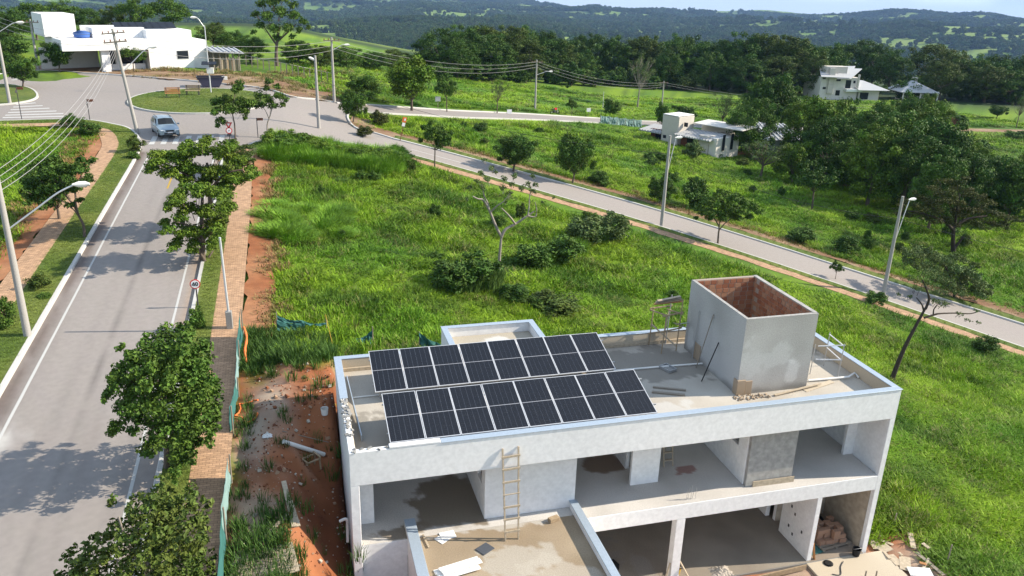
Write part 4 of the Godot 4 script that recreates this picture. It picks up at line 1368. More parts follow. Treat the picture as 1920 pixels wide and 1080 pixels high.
func plot_items() -> void:
	# hoarding of teal netting along the footpath
	var xs := [-3.78, -3.86, -3.82, -3.9, -3.84, -3.86, -3.8]
	var zz := [-13.2, -11.0, -8.4, -5.6, -2.8, 0.2, 3.4]
	var pts := []
	var hi := []
	for i in 7:
		pts.append(Vector3(xs[i], base_h(xs[i], zz[i]) + 0.12, zz[i]))
		hi.append([1.3, 0.9, 0.6, 1.0, 0.85, 1.05, 1.0][i])
		stake(pts[i] + Vector3(0.06, 0, 0), hi[i] + 0.15, "grey stake holding the teal hoarding along the footpath", "stakes of the street hoarding", 0.035)
	for i in [0, 1, 2, 4, 5]:
		var two := [pts[i] + Vector3.UP * 0.03, pts[i + 1] + Vector3.UP * 0.03]
		cloth_strip("hoarding_net", two, [hi[i], hi[i + 1]], M.teal if i % 3 != 1 else M.pale_teal, ["teal netting of the street hoarding, next to the post with concrete base", "pale faded netting of the street hoarding, sagging between stakes", "teal netting of the street hoarding by the orange tape heap", "teal netting of the street hoarding between the two near trees", "pale faded netting of the street hoarding beside the plot's weeds", "teal netting at the near end of the street hoarding"][i], "netting", "netting of the street hoarding")
	# orange barrier tape
	var q := MB.new()
	q.tube(curve3([G(-3.62, -12.6, 1.0), G(-3.5, -12.0, 0.75), G(-3.58, -11.4, 0.45), G(-3.5, -10.6, 0.08)]), [0.03, 0.06, 0.05, 0.07, 0.06, 0.04, 0.06, 0.07, 0.05, 0.06, 0.07, 0.05, 0.06, 0.05, 0.04, 0.03], 6)
	single("barrier_tape", q, M.orange, "twisted orange barrier netting hanging at the hoarding", "barrier net")
	q = MB.new()
	var loop := []
	for i in 22:
		var t := TAU * i / 26.0 + 0.6
		loop.append(G(-3.35 + 0.42 * cos(t) + 0.1 * sin(t * 5.0), -7.1 - 0.7 * sin(t) + 0.12 * cos(t * 4.0), 0.05 + 0.05 * absf(sin(t * 3.0))))
	q.tube(loop, [0.035], 5)
	single("barrier_tape", q, M.orange, "orange barrier netting lying in a loose loop on the pale soil", "barrier net")
	# netting in the grass behind the house
	var a := gp(520, 622); var b := gp(612, 622)
	stake(a, tall(a, 585), "stake at the left end of the sagging teal net in the grass")
	stake(b, tall(b, 597), "stake at the right end of the sagging teal net in the grass")
	cloth_strip("teal_net", [a + Vector3.UP * (tall(a, 590) - 0.35), (a + b) * 0.5 + Vector3.UP * 0.35, b + Vector3.UP * (tall(b, 603) - 0.2)], [0.35, 0.25, 0.16], M.teal, "teal net strip sagging between two stakes in the grass", "netting")
	cloth_strip("teal_net", [a + Vector3(0, 0.05, 0.1), a.lerp(b, 0.55) + Vector3(0, 0.05, 0.1)], [0.55, 0.5], M.teal, "lower teal net hanging behind the sagging strip", "netting")
	var c := gp(699, 652)
	stake(c, tall(c, 612), "stake with a bunched teal net between the plot and the annex")
	cloth_strip("teal_net", [c + Vector3(-0.75, 0.1, 0), c + Vector3(-0.02, 0.25, 0)], [0.45, 0.65], M.teal, "bunched teal net tied to a lone stake behind the house", "netting", "", 0.3)
	var d := gp(786, 655)
	stake(d, tall(d, 622), "stake with a draped teal net beside the annex wall")
	cloth_strip("teal_net", [d + Vector3(0, 0.1, 0), d + Vector3(1.3, -0.1, 0.3)], [0.8, 0.3], M.teal, "teal net draped from a stake to the annex wall", "netting", "", 0.3)
	rod("guy_rope", [gp(628, 668) + Vector3.UP * 0.1, b + Vector3.UP * 0.9], 0.015, M.yellow, "yellow rope slanting from the net stake to the house corner", "rope")
	# lying about on the red earth
	var pa := gp(531, 832); var pb := gp(608, 856)
	rod("pvc_pipe", [pa + Vector3.UP * 0.09, pb + Vector3.UP * 0.09], 0.085, M.pvc, "thick white pipe lying on the red earth in the house's shadow", "pipe")
	rod("steel_rod", [gp(529, 810) + Vector3.UP * 0.04, gp(616, 831) + Vector3.UP * 0.04], 0.018, M.wood_grey, "thin rod lying on the red earth behind the thick pipe", "rod")
	# saw horse
	var sp := gp(583, 880)
	var sh := thing("saw_horse", "small wooden saw horse standing on the red earth", "saw horse", sp, 0.5)
	for s in [-0.28, 0.28]:
		q = MB.new()
		q.bar(Vector3(s, 0.0, -0.22), Vector3(s, 0.5, -0.16), 0.06, 0.05)
		part("leg", q, M.wood, sh)
		q = MB.new()
		q.bar(Vector3(s, 0.0, 0.22), Vector3(s, 0.5, 0.16), 0.06, 0.05)
		part("leg", q, M.wood, sh)
		q = MB.new()
		q.box(Vector3(s, 0.52, 0), Vector3(0.06, 0.05, 0.5))
		part("rail", q, M.wood, sh)
	for s in [-0.2, 0.2]:
		q = MB.new()
		q.box(Vector3(0, 0.44, s), Vector3(0.62, 0.05, 0.05))
		part("rail", q, M.wood, sh)
	plank(gp(532, 905) + Vector3.UP * 0.06, gp(552, 990) + Vector3.UP * 0.06, 0.16, 0.03, M.wood_pale, "long pale plank lying on the dark soil of the plot")
	plank(gp(543, 945) + Vector3.UP * 0.11, gp(558, 992) + Vector3.UP * 0.1, 0.2, 0.03, M.wood_pale, "shorter wide plank lying over the long one")
	plank(gp(497, 1010) + Vector3.UP * 0.06, gp(540, 968) + Vector3.UP * 0.1, 0.13, 0.03, M.wood_pale, "pale plank pointing from the weeds towards the crossed boards")
	plank(gp(516, 972) + Vector3.UP * 0.05, gp(540, 976) + Vector3.UP * 0.06, 0.1, 0.03, M.wood, "short broken board by the crossed planks")
	# plywood sheets at the bottom
	for k in 4:
		q = MB.new()
		q.bevel_box(Vector3.ZERO, Vector3(0.62, 0.03, 1.3), 0.004)
		var p := gp(455 + k * 27, 1066 - k * 3)
		single("plywood_sheet", q, [M.wood_pale, M.wood_grey, M.wood_pale, M.wood_pale][k], ["pale plywood strip at the weedy end of the row of sheets", "greyer plywood strip in the row of sheets on the plot", "plywood strip next to the grey one in the row of sheets", "plywood strip nearest the house in the row of sheets"][k], "plywood", p + Vector3.UP * (0.12 + 0.02 * k), Basis.from_euler(Vector3(0.06, -0.1 + 0.08 * k, 0.05)), "plywood sheets laid on the plot")
	bucket(gp(609, 777), 0.15, M.pvc, "white bucket standing on the red earth near the house wall")
	q = MB.new()
	crumple(q, 0.35, 0.25, 0.12, 12)
	single("paper_bag", q, M.foam, "white crumpled bag on the pale soil", "bag", gp(501, 818) + Vector3.UP * 0.01)
	q = MB.new()
	q.tube(curve3([Vector3(-0.35, 4.0, -1.2), Vector3(-0.12, 4.05, -1.2), Vector3(-0.1, 3.7, -1.2), Vector3(-0.12, 3.2, -1.1)]), [0.05], 8)
	single("drain_pipe", q, M.pvc, "white bent drain pipe coming out of the side wall", "pipe")
	# clods and chips on the bare earth
	var rc := RandomNumberGenerator.new()
	rc.seed = 8
	var clod := MB.new()
	for i in 1500:
		var x := rc.randf_range(-3.5, -0.1); var z := rc.randf_range(-10.5, 4.0)
		if earth_at(x, z) < 0.5: continue
		var e := rc.randf_range(0.015, 0.05) * (2.4 if rc.randf() < 0.07 else 1.0)
		clod.box(Vector3(x, H(x, z) + e * 0.25, z), Vector3(e * 1.3, e * 0.8, e), Basis.from_euler(Vector3(rc.randf(), rc.randf() * 6.0, rc.randf())), [Color(0.26, 0.10, 0.05), Color(0.20, 0.075, 0.04), Color(0.40, 0.26, 0.17), Color(0.52, 0.46, 0.38)][rc.randi() % 4])
	stuff(part(numbered("earth_clods"), clod, mat("clods", Color.WHITE, 0.95, M.t_grit, 2.0, null, 1, true), self), "clods and chips scattered on the plot's bare earth", "clods")
	# boards on the right of the house
	var rb := [[1634, 1008, 1674, 1024, 0.14], [1634, 1001, 1653, 1008, 0.1], [1636, 1015, 1645, 1033, 0.35], [1648, 1035, 1667, 1028, 0.42], [1667, 1044, 1687, 1064, 0.36], [1695, 1048, 1697, 1074, 0.42], [1705, 1003, 1712, 1033, 0.2], [1717, 1041, 1768, 1084, 0.16], [1729, 1073, 1740, 1053, 0.09], [1656, 1040, 1667, 1054, 0.12], [1684, 1042, 1690, 1048, 0.1], [1702, 1078, 1745, 1081, 0.5], [1722, 1062, 1735, 1066, 0.14], [1728, 1026, 1740, 1036, 0.16]]
	var rl := ["long thin pale board slanting from the corner column", "short strip of board at the corner column", "square plywood offcut touching the corner column", "wide plywood offcut beside the square one", "tilted plywood offcut along the apron's edge", "upright-lying plywood panel with a dark joint", "lone pale plank in the weeds beside the pile", "long grey timber running down past the pile", "thin stick propped over the grey timber", "narrow strip under the wide offcut", "tiny strip of wood amid the weeds", "white sheet at the foot of the board pile", "rusty board half buried near the timber", "pale splinter at the edge of the tall grass"]
	for i in rb.size():
		var e = rb[i]
		var p0 := gp(e[0], e[1]) + Vector3.UP * (0.05 + 0.012 * i)
		var p1 := gp(e[2], e[3]) + Vector3.UP * (0.06 + 0.012 * i)
		plank(p0, p1, e[4], 0.025, M.foam if i == 11 else (M.wood_grey if i == 7 else (M.wood_orange if i == 12 else M.wood_pale)), rl[i], "loose boards beside the house")
	stake(gp(1675, 985), tall(gp(1675, 985), 962), "lone stake leaning in the grass beside the house", "stakes beside the house")
	stake(gp(1775, 1056), 0.9, "lone stake in the tall grass past the board pile", "stakes beside the house")
	# builders' waste in front of the garage
	var rn := RandomNumberGenerator.new()
	rn.seed = 21
	var rub := MB.new()
	for i in 420:
		var x := rn.randf_range(10.5, 17.4); var z := 0.75 + rn.randf() * rn.randf() * 2.6
		var s := rn.randf_range(0.03, 0.16)
		rub.box(Vector3(x, H(x, z) + s * 0.2, z), Vector3(s, s * 0.6, s * rn.randf_range(0.6, 1.4)), Basis.from_euler(Vector3(rn.randf(), rn.randf() * 6.0, rn.randf())), [Color(0.36, 0.16, 0.10), Color(0.33, 0.29, 0.25), Color(0.42, 0.30, 0.22)][rn.randi() % 3])
	var ro := part(numbered("rubble"), rub, mat("rubble", Color.WHITE, 0.95, M.t_grit, 2.0, null, 1, true), self)
	stuff(ro, "brick rubble and broken mortar strewn before the garage", "rubble")
	plank(Vector3(9.2, 0.06, 0.45), Vector3(13.6, 0.08, 0.62), 0.04, 0.2, M.wood, "formwork board on edge along the garage front, by the terrace")
	plank(Vector3(13.7, 0.06, 0.6), Vector3(17.3, 0.06, 0.35), 0.04, 0.22, M.wood, "formwork board on edge along the garage front, by the apron")
	plank(Vector3(15.4, 0.12, 0.62), Vector3(16.5, 0.1, 1.1), 0.09, 0.05, M.yellow, "yellow level lying across the formwork before the garage")
	for k in 2:
		rod("starter_bar", [Vector3(19.0 + k * 0.4, -0.02, 1.6 + 0.1 * k), Vector3(19.0 + k * 0.4, 0.55, 1.6 + 0.1 * k)], 0.03, M.wood_grey, ["short peg standing on the apron of the bay", "second peg on the apron, nearer the board pile"][k], "peg")
	mat("mortar_heap", Color(0.40, 0.36, 0.31), 0.95, M.t_fine, 1.5)
	q = MB.new()
	crumple(q, 0.8, 0.6, 0.16, 15)
	single("mortar_heap", q, M.mortar_heap, "little heap of mortar on the sunny strip before the garage", "mortar", Vector3(13.9, 0.0, -0.25))

# ---------------------------------------------------------------- street furniture
var tops := {}
func lamp_head(parent: Node, at: Vector3, d: Vector3) -> void:
	var q := MB.new()
	var e := d.normalized()
	q.tube([at - e * 0.1, at, at + e * 0.15, at + e * 0.42, at + e * 0.58], [0.04, 0.07, 0.13, 0.13, 0.05], 10)
	part("lamp_head", q, M.pvc, parent)
func pole(key: String, u: float, v: float, vt: float, label: String, arm := Vector2(-1, 0), cross := 0, steel := false, arm_from := 0.55) -> Node3D:
	var p := gp(u, v)
	var h := tall(p, vt)
	var t := thing("utility_pole" if not steel else "lamp_post", label, "pole", p)
	var q := MB.new()
	var r0 := 0.17 if not steel else 0.07
	q.tube([Vector3(0, -0.3, 0), Vector3(0, h, 0)], [r0, r0 * 0.62], 12)
	part("shaft", q, M.pole if not steel else M.frame, t)
	if arm.x >= 0.0:
		var e := on_z(arm.x, arm.y, p.z) - p
		var s := Vector3(0, h * arm_from, 0)
		q = MB.new()
		var mid := s.lerp(e, 0.75) + Vector3.UP * 0.12
		q.tube(curve3([s, s.lerp(e, 0.4) + Vector3.UP * 0.06, mid, e]), [0.035], 7)
		part("lamp_arm", q, M.frame, t)
		lamp_head(t, e, Vector3(e.x, 0.02, 0.0))
	for k in cross:
		q = MB.new()
		q.bar(Vector3(-0.9, h - 0.35 - 0.7 * k, 0.1), Vector3(0.9, h - 0.35 - 0.7 * k, 0.1), 0.09, 0.11)
		part("crossarm", q, M.wood_grey, t)
		for x in [-0.8, -0.35, 0.35, 0.8]:
			q = MB.new()
			q.tube([Vector3(x, h - 0.3 - 0.7 * k, 0.1), Vector3(x, h - 0.22 - 0.7 * k, 0.1), Vector3(x, h - 0.12 - 0.7 * k, 0.1)], [0.03, 0.06, 0.035], 7)
			part("insulator", q, M.brown_wood, t)
	if key == "256": t.rotation.z = 0.10
	tops[key] = p + t.basis * (Vector3.UP * h)
	return t
func wires(a: Vector3, b: Vector3, n: int, gap: float, sag: float, label: String, m: Material, group: String) -> void:
	for k in n:
		var o := Vector3(0, -gap * k, 0)
		var pts := []
		for i in 15:
			var t := i / 14.0
			pts.append(a.lerp(b, t) + o + Vector3.DOWN * sag * (1.0 + 0.12 * k) * 4.0 * t * (1.0 - t))
		var q := MB.new()
		q.tube(pts, [0.016], 4)
		single("cable", q, m, label, "cable", Vector3.ZERO, Basis(), group)
func sign_post(called: String, u: float, v: float, vt: float, label: String, m: Material) -> Node3D:
	var p := gp(u, v)
	var h := tall(p, vt)
	var t := thing(called, label, "sign", p)
	var q := MB.new()
	q.tube([Vector3(0, -0.2, 0), Vector3(0, h, 0)], [0.035], 8)
	part("post", q, m, t)
	t.set_meta("h", h)
	return t
func disc(r: float, t: float, sides := 32) -> MB:
	var q := MB.new()
	q.tube([Vector3(0, 0, -t * 0.5), Vector3(0, 0, t * 0.5)], [r, r], sides)
	return q
func letters(txt: String, size: float, m: Material, parent: Node, at: Vector3) -> void:
	var tm := TextMesh.new()
	tm.text = txt
	var f := SystemFont.new()
	f.font_names = PackedStringArray(["Droid Sans"])
	f.font_weight = 700
	tm.font = f
	tm.font_size = 64
	tm.pixel_size = size / 64.0
	tm.depth = 0.006
	part("lettering", tm, m, parent, at)
func street_items() -> void:
	var pl := pole("L", 53, 635, 308, "concrete pole with long lamp arm on the verge across the street", Vector2(140, 346), 0, false, 0.64)
	pole("R1", 1240, 425, 254, "concrete pole on the lower road behind the bare tree's field", Vector2(1268, 258), 0)
	pole("R2", 1655, 556, 368, "concrete pole with small lamp on the lower road near the leaning tree", Vector2(1706, 374), 0, false, 0.5)
	pole("mid", 598, 241, 104, "concrete pole at the junction beside the tall cane grass", Vector2(590, 112), 0, false, 0.8)
	pole("627", 627, 193, 70, "concrete pole beyond the junction by the dry bank", Vector2(646, 84), 1, false, 0.8)
	pole("256", 258, 251, 53, "leaning concrete pole with crossarm at the zebra crossing", Vector2(298, 94), 2, false, 0.6)
	pole("15", 19, 196, 16, "concrete pole on the corner lawn by the far zebra crossing", Vector2(32, 42), 0, false, 0.75)
	pole("67", 72, 130, 36, "small far pole behind the street trees beside the white house", Vector2(-1, 0), 1)
	pole("1003", 1003, 206, 112, "concrete pole with lamp on the far road by the meadow", Vector2(1030, 134), 1, false, 0.7)
	pole("1240", 1240, 206, 152, "thin far pole in the meadow behind the beige house", Vector2(-1, 0), 1)
	pole("1130", 1130, 205, 172, "thin short pole in the meadow left of the beige house", Vector2(-1, 0), 0, true)
	# thin post set in a concrete block by the hoarding
	var bp := gp(432, 621)
	var bh := tall(bp, 445)
	var bt := thing("service_post", "thin steel post in a concrete block beside the hoarding", "post", bp)
	var q := MB.new()
	q.bevel_box(Vector3(0, 0.45, 0), Vector3(0.28, 1.1, 0.28), 0.02)
	part("block", q, M.concrete, bt)
	q = MB.new()
	q.tube([Vector3(0, 1.0, 0), Vector3(-0.05, bh, 0)], [0.055, 0.05], 10)
	part("shaft", q, M.frame, bt)
	# solar-fed camera lamp on the island
	var sl := pole("sol", 396, 176, 48, "steel lamp post with solar panel and box on the roundabout lawn", Vector2(368, 33), 0, true, 0.97)
	var hp: float = tops["sol"].y - sl.position.y
	q = MB.new()
	q.box(Vector3(0.1, hp * 0.46, 0.25), Vector3(1.5, 0.05, 0.75), Basis(Vector3.RIGHT, 0.35))
	part("solar_module", q, M.cell, sl)
	q = MB.new()
	q.bevel_box(Vector3(0.15, hp * 0.35, 0.18), Vector3(0.7, 0.6, 0.35), 0.02)
	part("battery_box", q, M.pvc, sl)
	var s2 := pole("sol2", 924, 152, 106, "steel post with solar panel and white box by the far fence", Vector2(-1, 0), 0, true)
	var h2: float = tops["sol2"].y - s2.position.y
	q = MB.new()
	q.box(Vector3(0, h2, 0.1), Vector3(1.5, 0.06, 0.9), Basis(Vector3.RIGHT, 0.4))
	part("solar_module", q, M.cell, s2)
	q = MB.new()
	q.bevel_box(Vector3(0.05, h2 * 0.35, 0.15), Vector3(0.6, 0.7, 0.35), 0.02)
	part("battery_box", q, M.pvc, s2)
	# cables
	var T := tops
	wires(T["L"] + Vector3(0, -0.3, 0), T["256"] + Vector3(0, -1.2, 0), 4, 0.28, 0.9, "pale overhead cable from the lamp-arm pole to the leaning pole", M.pale_cable, "cables along the street")
	wires(T["L"] + Vector3(0, -0.3, 0), T["L"] + Vector3(-2.0, 0.4, 34.0), 4, 0.28, 0.7, "pale overhead cable running from the lamp-arm pole towards the viewer", M.pale_cable, "cables along the street")
	wires(T["256"] + Vector3(0, -0.4, 0), T["15"] + Vector3(0, -0.6, 0), 3, 0.4, 0.6, "cable from the leaning pole over the far zebra crossing", M.pale_cable, "cables over the junction")
	wires(T["256"] + Vector3(0, -0.4, 0), T["627"] + Vector3(0, -0.4, 0), 3, 0.5, 0.8, "cable across the roundabout before the white house", M.pale_cable, "cables over the junction")
	wires(T["627"] + Vector3(0, -0.3, 0), T["1003"] + Vector3(0, -0.3, 0), 3, 0.4, 1.4, "cable along the far road towards the meadow pole", M.pale_cable, "cables along the far road")
	wires(T["1003"] + Vector3(0, -0.3, 0), T["1240"] + Vector3(0, -0.3, 0), 3, 0.4, 1.2, "cable from the meadow pole to the thin far pole", M.pale_cable, "cables along the far road")
	wires(T["1240"] + Vector3(0, -0.3, 0), T["1240"] + Vector3(70, -6.0, -6), 2, 0.4, 1.5, "cable from the thin far pole into the trees", M.pale_cable, "cables along the far road")
	wires(T["mid"] + Vector3(0, -2.2, 0), T["R1"] + Vector3(0, -1.6, 0), 1, 0.3, 1.0, "black cable from the junction pole along the lower road", M.cable, "cables along the lower road")
	wires(T["R1"] + Vector3(0, -1.6, 0), T["R2"] + Vector3(0, -1.8, 0), 1, 0.3, 0.9, "black cable between the two poles of the lower road", M.cable, "cables along the lower road")
	wires(T["R2"] + Vector3(0, -1.8, 0), T["R2"] + Vector3(20, -4.0, 16), 1, 0.3, 0.7, "black cable running on from the last pole of the lower road", M.cable, "cables along the lower road")
	# signs
	var sg := sign_post("speed_sign", 372, 578, 524, "round 40 speed limit sign with red rim on the verge", M.dark_metal)
	var h: float = sg.get_meta("h")
	var rr := metres(sg.position, 9.3)
	part("rim", disc(rr, 0.02), M.red, sg, Vector3(-0.02, h - rr * 0.9, 0.05))
	part("plate", disc(rr * 0.8, 0.02), M.white_sign, sg, Vector3(-0.02, h - rr * 0.9, 0.056))
	letters("40", rr * 1.15, M.black, sg, Vector3(-0.02, h - rr * 0.9, 0.07))
	sg = sign_post("give_way_sign", 431, 262, 229, "red give-way triangle above a round sign at the junction", M.dark_metal)
	h = sg.get_meta("h")
	var w := metres(sg.position, 7.0)
	q = MB.new()
	tri_plate(q, w, 0.02)
	part("triangle", q, M.red, sg, Vector3(0, h - w * 0.62, 0.05))
	q = MB.new()
	tri_plate(q, w * 0.45, 0.02)
	part("triangle_centre", q, M.white_sign, sg, Vector3(0, h - w * 0.58, 0.058))
	part("rim", disc(w * 0.85, 0.02), M.red, sg, Vector3(0, h - w * 2.2, 0.05))
	part("plate", disc(w * 0.62, 0.02), M.white_sign, sg, Vector3(0, h - w * 2.2, 0.056))
	q = MB.new()
	q.box(Vector3(0, h - w * 2.2, 0.072), Vector3(w * 0.5, w * 0.12, 0.006), Basis(Vector3.BACK, 0.5))
	part("arrow", q, M.black, sg)
	part("lower_plate", MBbox(Vector3(0, h - w * 3.3, 0.05), Vector3(w * 1.1, w * 0.6, 0.02)), M.dark_metal, sg)
	sg = sign_post("warning_sign", 750, 265, 219, "leaning red sign with white mark on the lower road's far verge", M.brown_wood)
	h = sg.get_meta("h")
	w = metres(sg.position, 5.0)
	sg.rotation.z = -0.22
	part("plate", MBbox(Vector3(0, h - w * 0.9, 0.05), Vector3(w * 1.5, w * 1.9, 0.03)), M.orange, sg)
	part("mark", MBbox(Vector3(0.05, h - w * 0.8, 0.07), Vector3(w * 0.55, w * 0.8, 0.012)), M.white_sign, sg)
	part("lower_plate", MBbox(Vector3(0, h - w * 2.7, 0.05), Vector3(w * 1.1, w * 1.3, 0.03)), M.white_sign, sg)
	for e in [[169, 228, 186, "street-name plate on a dark post beside the footpath corner"], [484, 259, 221, "brown street-name plate on a post by the slender junction tree"], [41, 224, 163, "tall thin street-name post before the near zebra crossing"]]:
		sg = sign_post("street_name_sign", e[0], e[1], e[2], e[3], M.dark_metal)
		h = sg.get_meta("h")
		part("plate", MBbox(Vector3(0.25, h - 0.12, 0.0), Vector3(0.55, 0.22, 0.03)), M.brown_wood, sg)
		part("plate", MBbox(Vector3(0.0, h - 0.36, 0.2), Vector3(0.03, 0.22, 0.5)), M.dark_metal, sg)
	benches()
	car()
	skip()
	motorbike(gp(1040, 214), 0.4)
	for e in [[660, 178, "white round mirror on a post by the far road"], [1504 / 3 + 600 - 0.3, 0, ""]]:
		if e[1] == 0: continue
	# white-topped markers on the far road's meadow side
	for e in [[821, 205, 184, "white board on a stake by the far road's clipped tree"], [1103, 218, 205, "small white board on a stake in the meadow"], [955, 214, 208, "low white marker on the far kerb"]]:
		sg = sign_post("plot_board", e[0], e[1], e[2], e[3], M.wood_grey)
		h = sg.get_meta("h")
		part("plate", MBbox(Vector3(0, h - 0.1, 0.03), Vector3(0.7, 0.6, 0.03)), M.white_sign, sg)
func MBbox(at: Vector3, size: Vector3, b := Basis()) -> MB:
	var q := MB.new()
	q.bevel_box(at, size, minf(0.02, minf(size.x, minf(size.y, size.z)) * 0.2), b)
	return q
func tri_plate(q: MB, w: float, t: float) -> void:
	var a := Vector3(-w, w * 0.58, 0); var b := Vector3(w, w * 0.58, 0); var c := Vector3(0, -w * 1.15, 0)
	var z := Vector3(0, 0, t * 0.5)
	q.tri(a + z, b + z, c + z); q.tri(a - z, c - z, b - z)
	for e in [[a, b], [b, c], [c, a]]: q.quad(e[0] + z, e[0] - z, e[1] - z, e[1] + z)
func benches() -> void:
	for k in 2:
		var p := gp([325, 362][k], [186, 181][k])
		p.y = base_h(p.x, p.z) + 0.16
		var t := thing("park_bench", ["orange slatted wooden bench on the roundabout lawn, left of the other", "paler slatted wooden bench on the roundabout lawn by the lamp post"][k], "bench", p, [0.15, -0.1][k] + PI)
		var m: Material = [M.wood_orange, M.wood][k]
		for s in 4:
			part("seat_slat", MBbox(Vector3(0, 0.44, -0.2 + s * 0.12), Vector3(1.5, 0.035, 0.1)), m, t)
		for s in 4:
			part("back_slat", MBbox(Vector3(0, 0.55 + s * 0.13, 0.28 + s * 0.03), Vector3(1.5, 0.1, 0.03)), m, t)
		for x in [-0.6, 0.6]:
			var q := MB.new()
			q.bar(Vector3(x, 0, -0.2), Vector3(x, 0.42, -0.18), 0.06, 0.06)
			part("leg", q, M.dark_metal, t)
			q = MB.new()
			q.bar(Vector3(x, 0, 0.22), Vector3(x, 1.0, 0.37), 0.06, 0.06)
			part("leg", q, M.dark_metal, t)
func car() -> void:
	var c0 := on_car(311, 252)
	var t := thing("estate_car", "silver estate car driving over the zebra crossing", "car", Vector3(c0.x, base_h(c0.x, c0.z) + 0.045, c0.z), 0.30)
	t.rotation.x = -0.0
	# body: cross sections along the length (front is +z), each a half outline (x, y) mirrored
	var sec := [
		[2.12, [[0.0, 0.28], [0.55, 0.28], [0.62, 0.40], [0.60, 0.58], [0.30, 0.66], [0.0, 0.67]]],
		[2.02, [[0.0, 0.22], [0.72, 0.24], [0.78, 0.42], [0.76, 0.64], [0.40, 0.73], [0.0, 0.75]]],
		[1.60, [[0.0, 0.20], [0.80, 0.22], [0.85, 0.45], [0.82, 0.74], [0.50, 0.83], [0.0, 0.86]]],
		[1.00, [[0.0, 0.20], [0.82, 0.22], [0.86, 0.45], [0.84, 0.82], [0.62, 0.90], [0.0, 0.94]]],
		[0.92, [[0.0, 0.20], [0.82, 0.22], [0.86, 0.45], [0.84, 0.86], [0.70, 0.93], [0.0, 0.97]]],
		[0.20, [[0.0, 0.20], [0.83, 0.22], [0.87, 0.45], [0.85, 0.90], [0.62, 1.38], [0.0, 1.43]]],
		[-0.40, [[0.0, 0.20], [0.83, 0.22], [0.87, 0.45], [0.85, 0.92], [0.64, 1.42], [0.0, 1.48]]],
		[-1.40, [[0.0, 0.20], [0.83, 0.22], [0.87, 0.45], [0.84, 0.93], [0.63, 1.40], [0.0, 1.46]]],
		[-1.85, [[0.0, 0.22], [0.81, 0.24], [0.84, 0.45], [0.82, 0.92], [0.60, 1.34], [0.0, 1.39]]],
		[-2.10, [[0.0, 0.28], [0.74, 0.30], [0.78, 0.45], [0.76, 0.90], [0.66, 1.0], [0.0, 1.02]]]]
	var q := MB.new()
	for i in sec.size() - 1:
		for k in 5:
			for s in [-1.0, 1.0]:
				var p := []
				for e in [[i, k], [i, k + 1], [i + 1, k + 1], [i + 1, k]]:
					var f = sec[e[0]][1][e[1]]
					p.append(Vector3(f[0] * s, f[1], sec[e[0]][0]))
				var m: Vector3 = (p[2] - p[0]).cross(p[3] - p[1]).normalized()
				var o: Vector3 = (p[0] + p[2]) * 0.5 - Vector3(0, 0.6, (p[0].z + p[2].z) * 0.5)
				if m.dot(o) < 0.0: m = -m
				q.quadn(p, [m, m, m, m])
	for e in [0, sec.size() - 1]:
		for k in 4:
			for s in [-1.0, 1.0]:
				var f = sec[e][1]
				q.tri(Vector3(0, 0.45, sec[e][0]), Vector3(f[k][0] * s, f[k][1], sec[e][0]), Vector3(f[k + 1][0] * s, f[k + 1][1], sec[e][0]))
			q.tri(Vector3(0, 0.45, sec[e][0]), Vector3(sec[e][1][4][0], sec[e][1][4][1], sec[e][0]), Vector3(-sec[e][1][4][0], sec[e][1][4][1], sec[e][0]))
	part("body", q, M.car_paint, t)
	# panes a few millimetres proud of the body, as real sheets
	var pane := func(called, a, b, c, d):
		var g := MB.new()
		var m: Vector3 = (c - a).cross(b - a).normalized()
		var mid: Vector3 = (a + c) * 0.5
		if m.dot(mid - Vector3(0, 0.7, mid.z * 0.6)) < 0.0: m = -m
		g.quad(a + m * 0.012, b + m * 0.012, c + m * 0.012, d + m * 0.012)
		for e in [[a, b], [b, c], [c, d], [d, a]]: g.quad(e[0] + m * 0.012, e[1] + m * 0.012, e[1], e[0])
		part(called, g, M.car_glass, t)
	for s in [-1.0, 1.0]:
		pane.call("windscreen", Vector3(0, 0.985, 0.90), Vector3(0.66 * s, 0.95, 0.88), Vector3(0.56 * s, 1.36, 0.26), Vector3(0, 1.40, 0.26))
		pane.call("side_window", Vector3(0.838 * s, 0.95, 0.55), Vector3(0.845 * s, 0.96, -0.28), Vector3(0.675 * s, 1.34, -0.28), Vector3(0.675 * s, 1.31, 0.14))
		pane.call("side_window", Vector3(0.845 * s, 0.96, -0.36), Vector3(0.84 * s, 0.965, -1.1), Vector3(0.672 * s, 1.335, -1.1), Vector3(0.675 * s, 1.34, -0.36))
		pane.call("side_window", Vector3(0.838 * s, 0.965, -1.18), Vector3(0.825 * s, 0.96, -1.78), Vector3(0.655 * s, 1.28, -1.74), Vector3(0.668 * s, 1.335, -1.18))
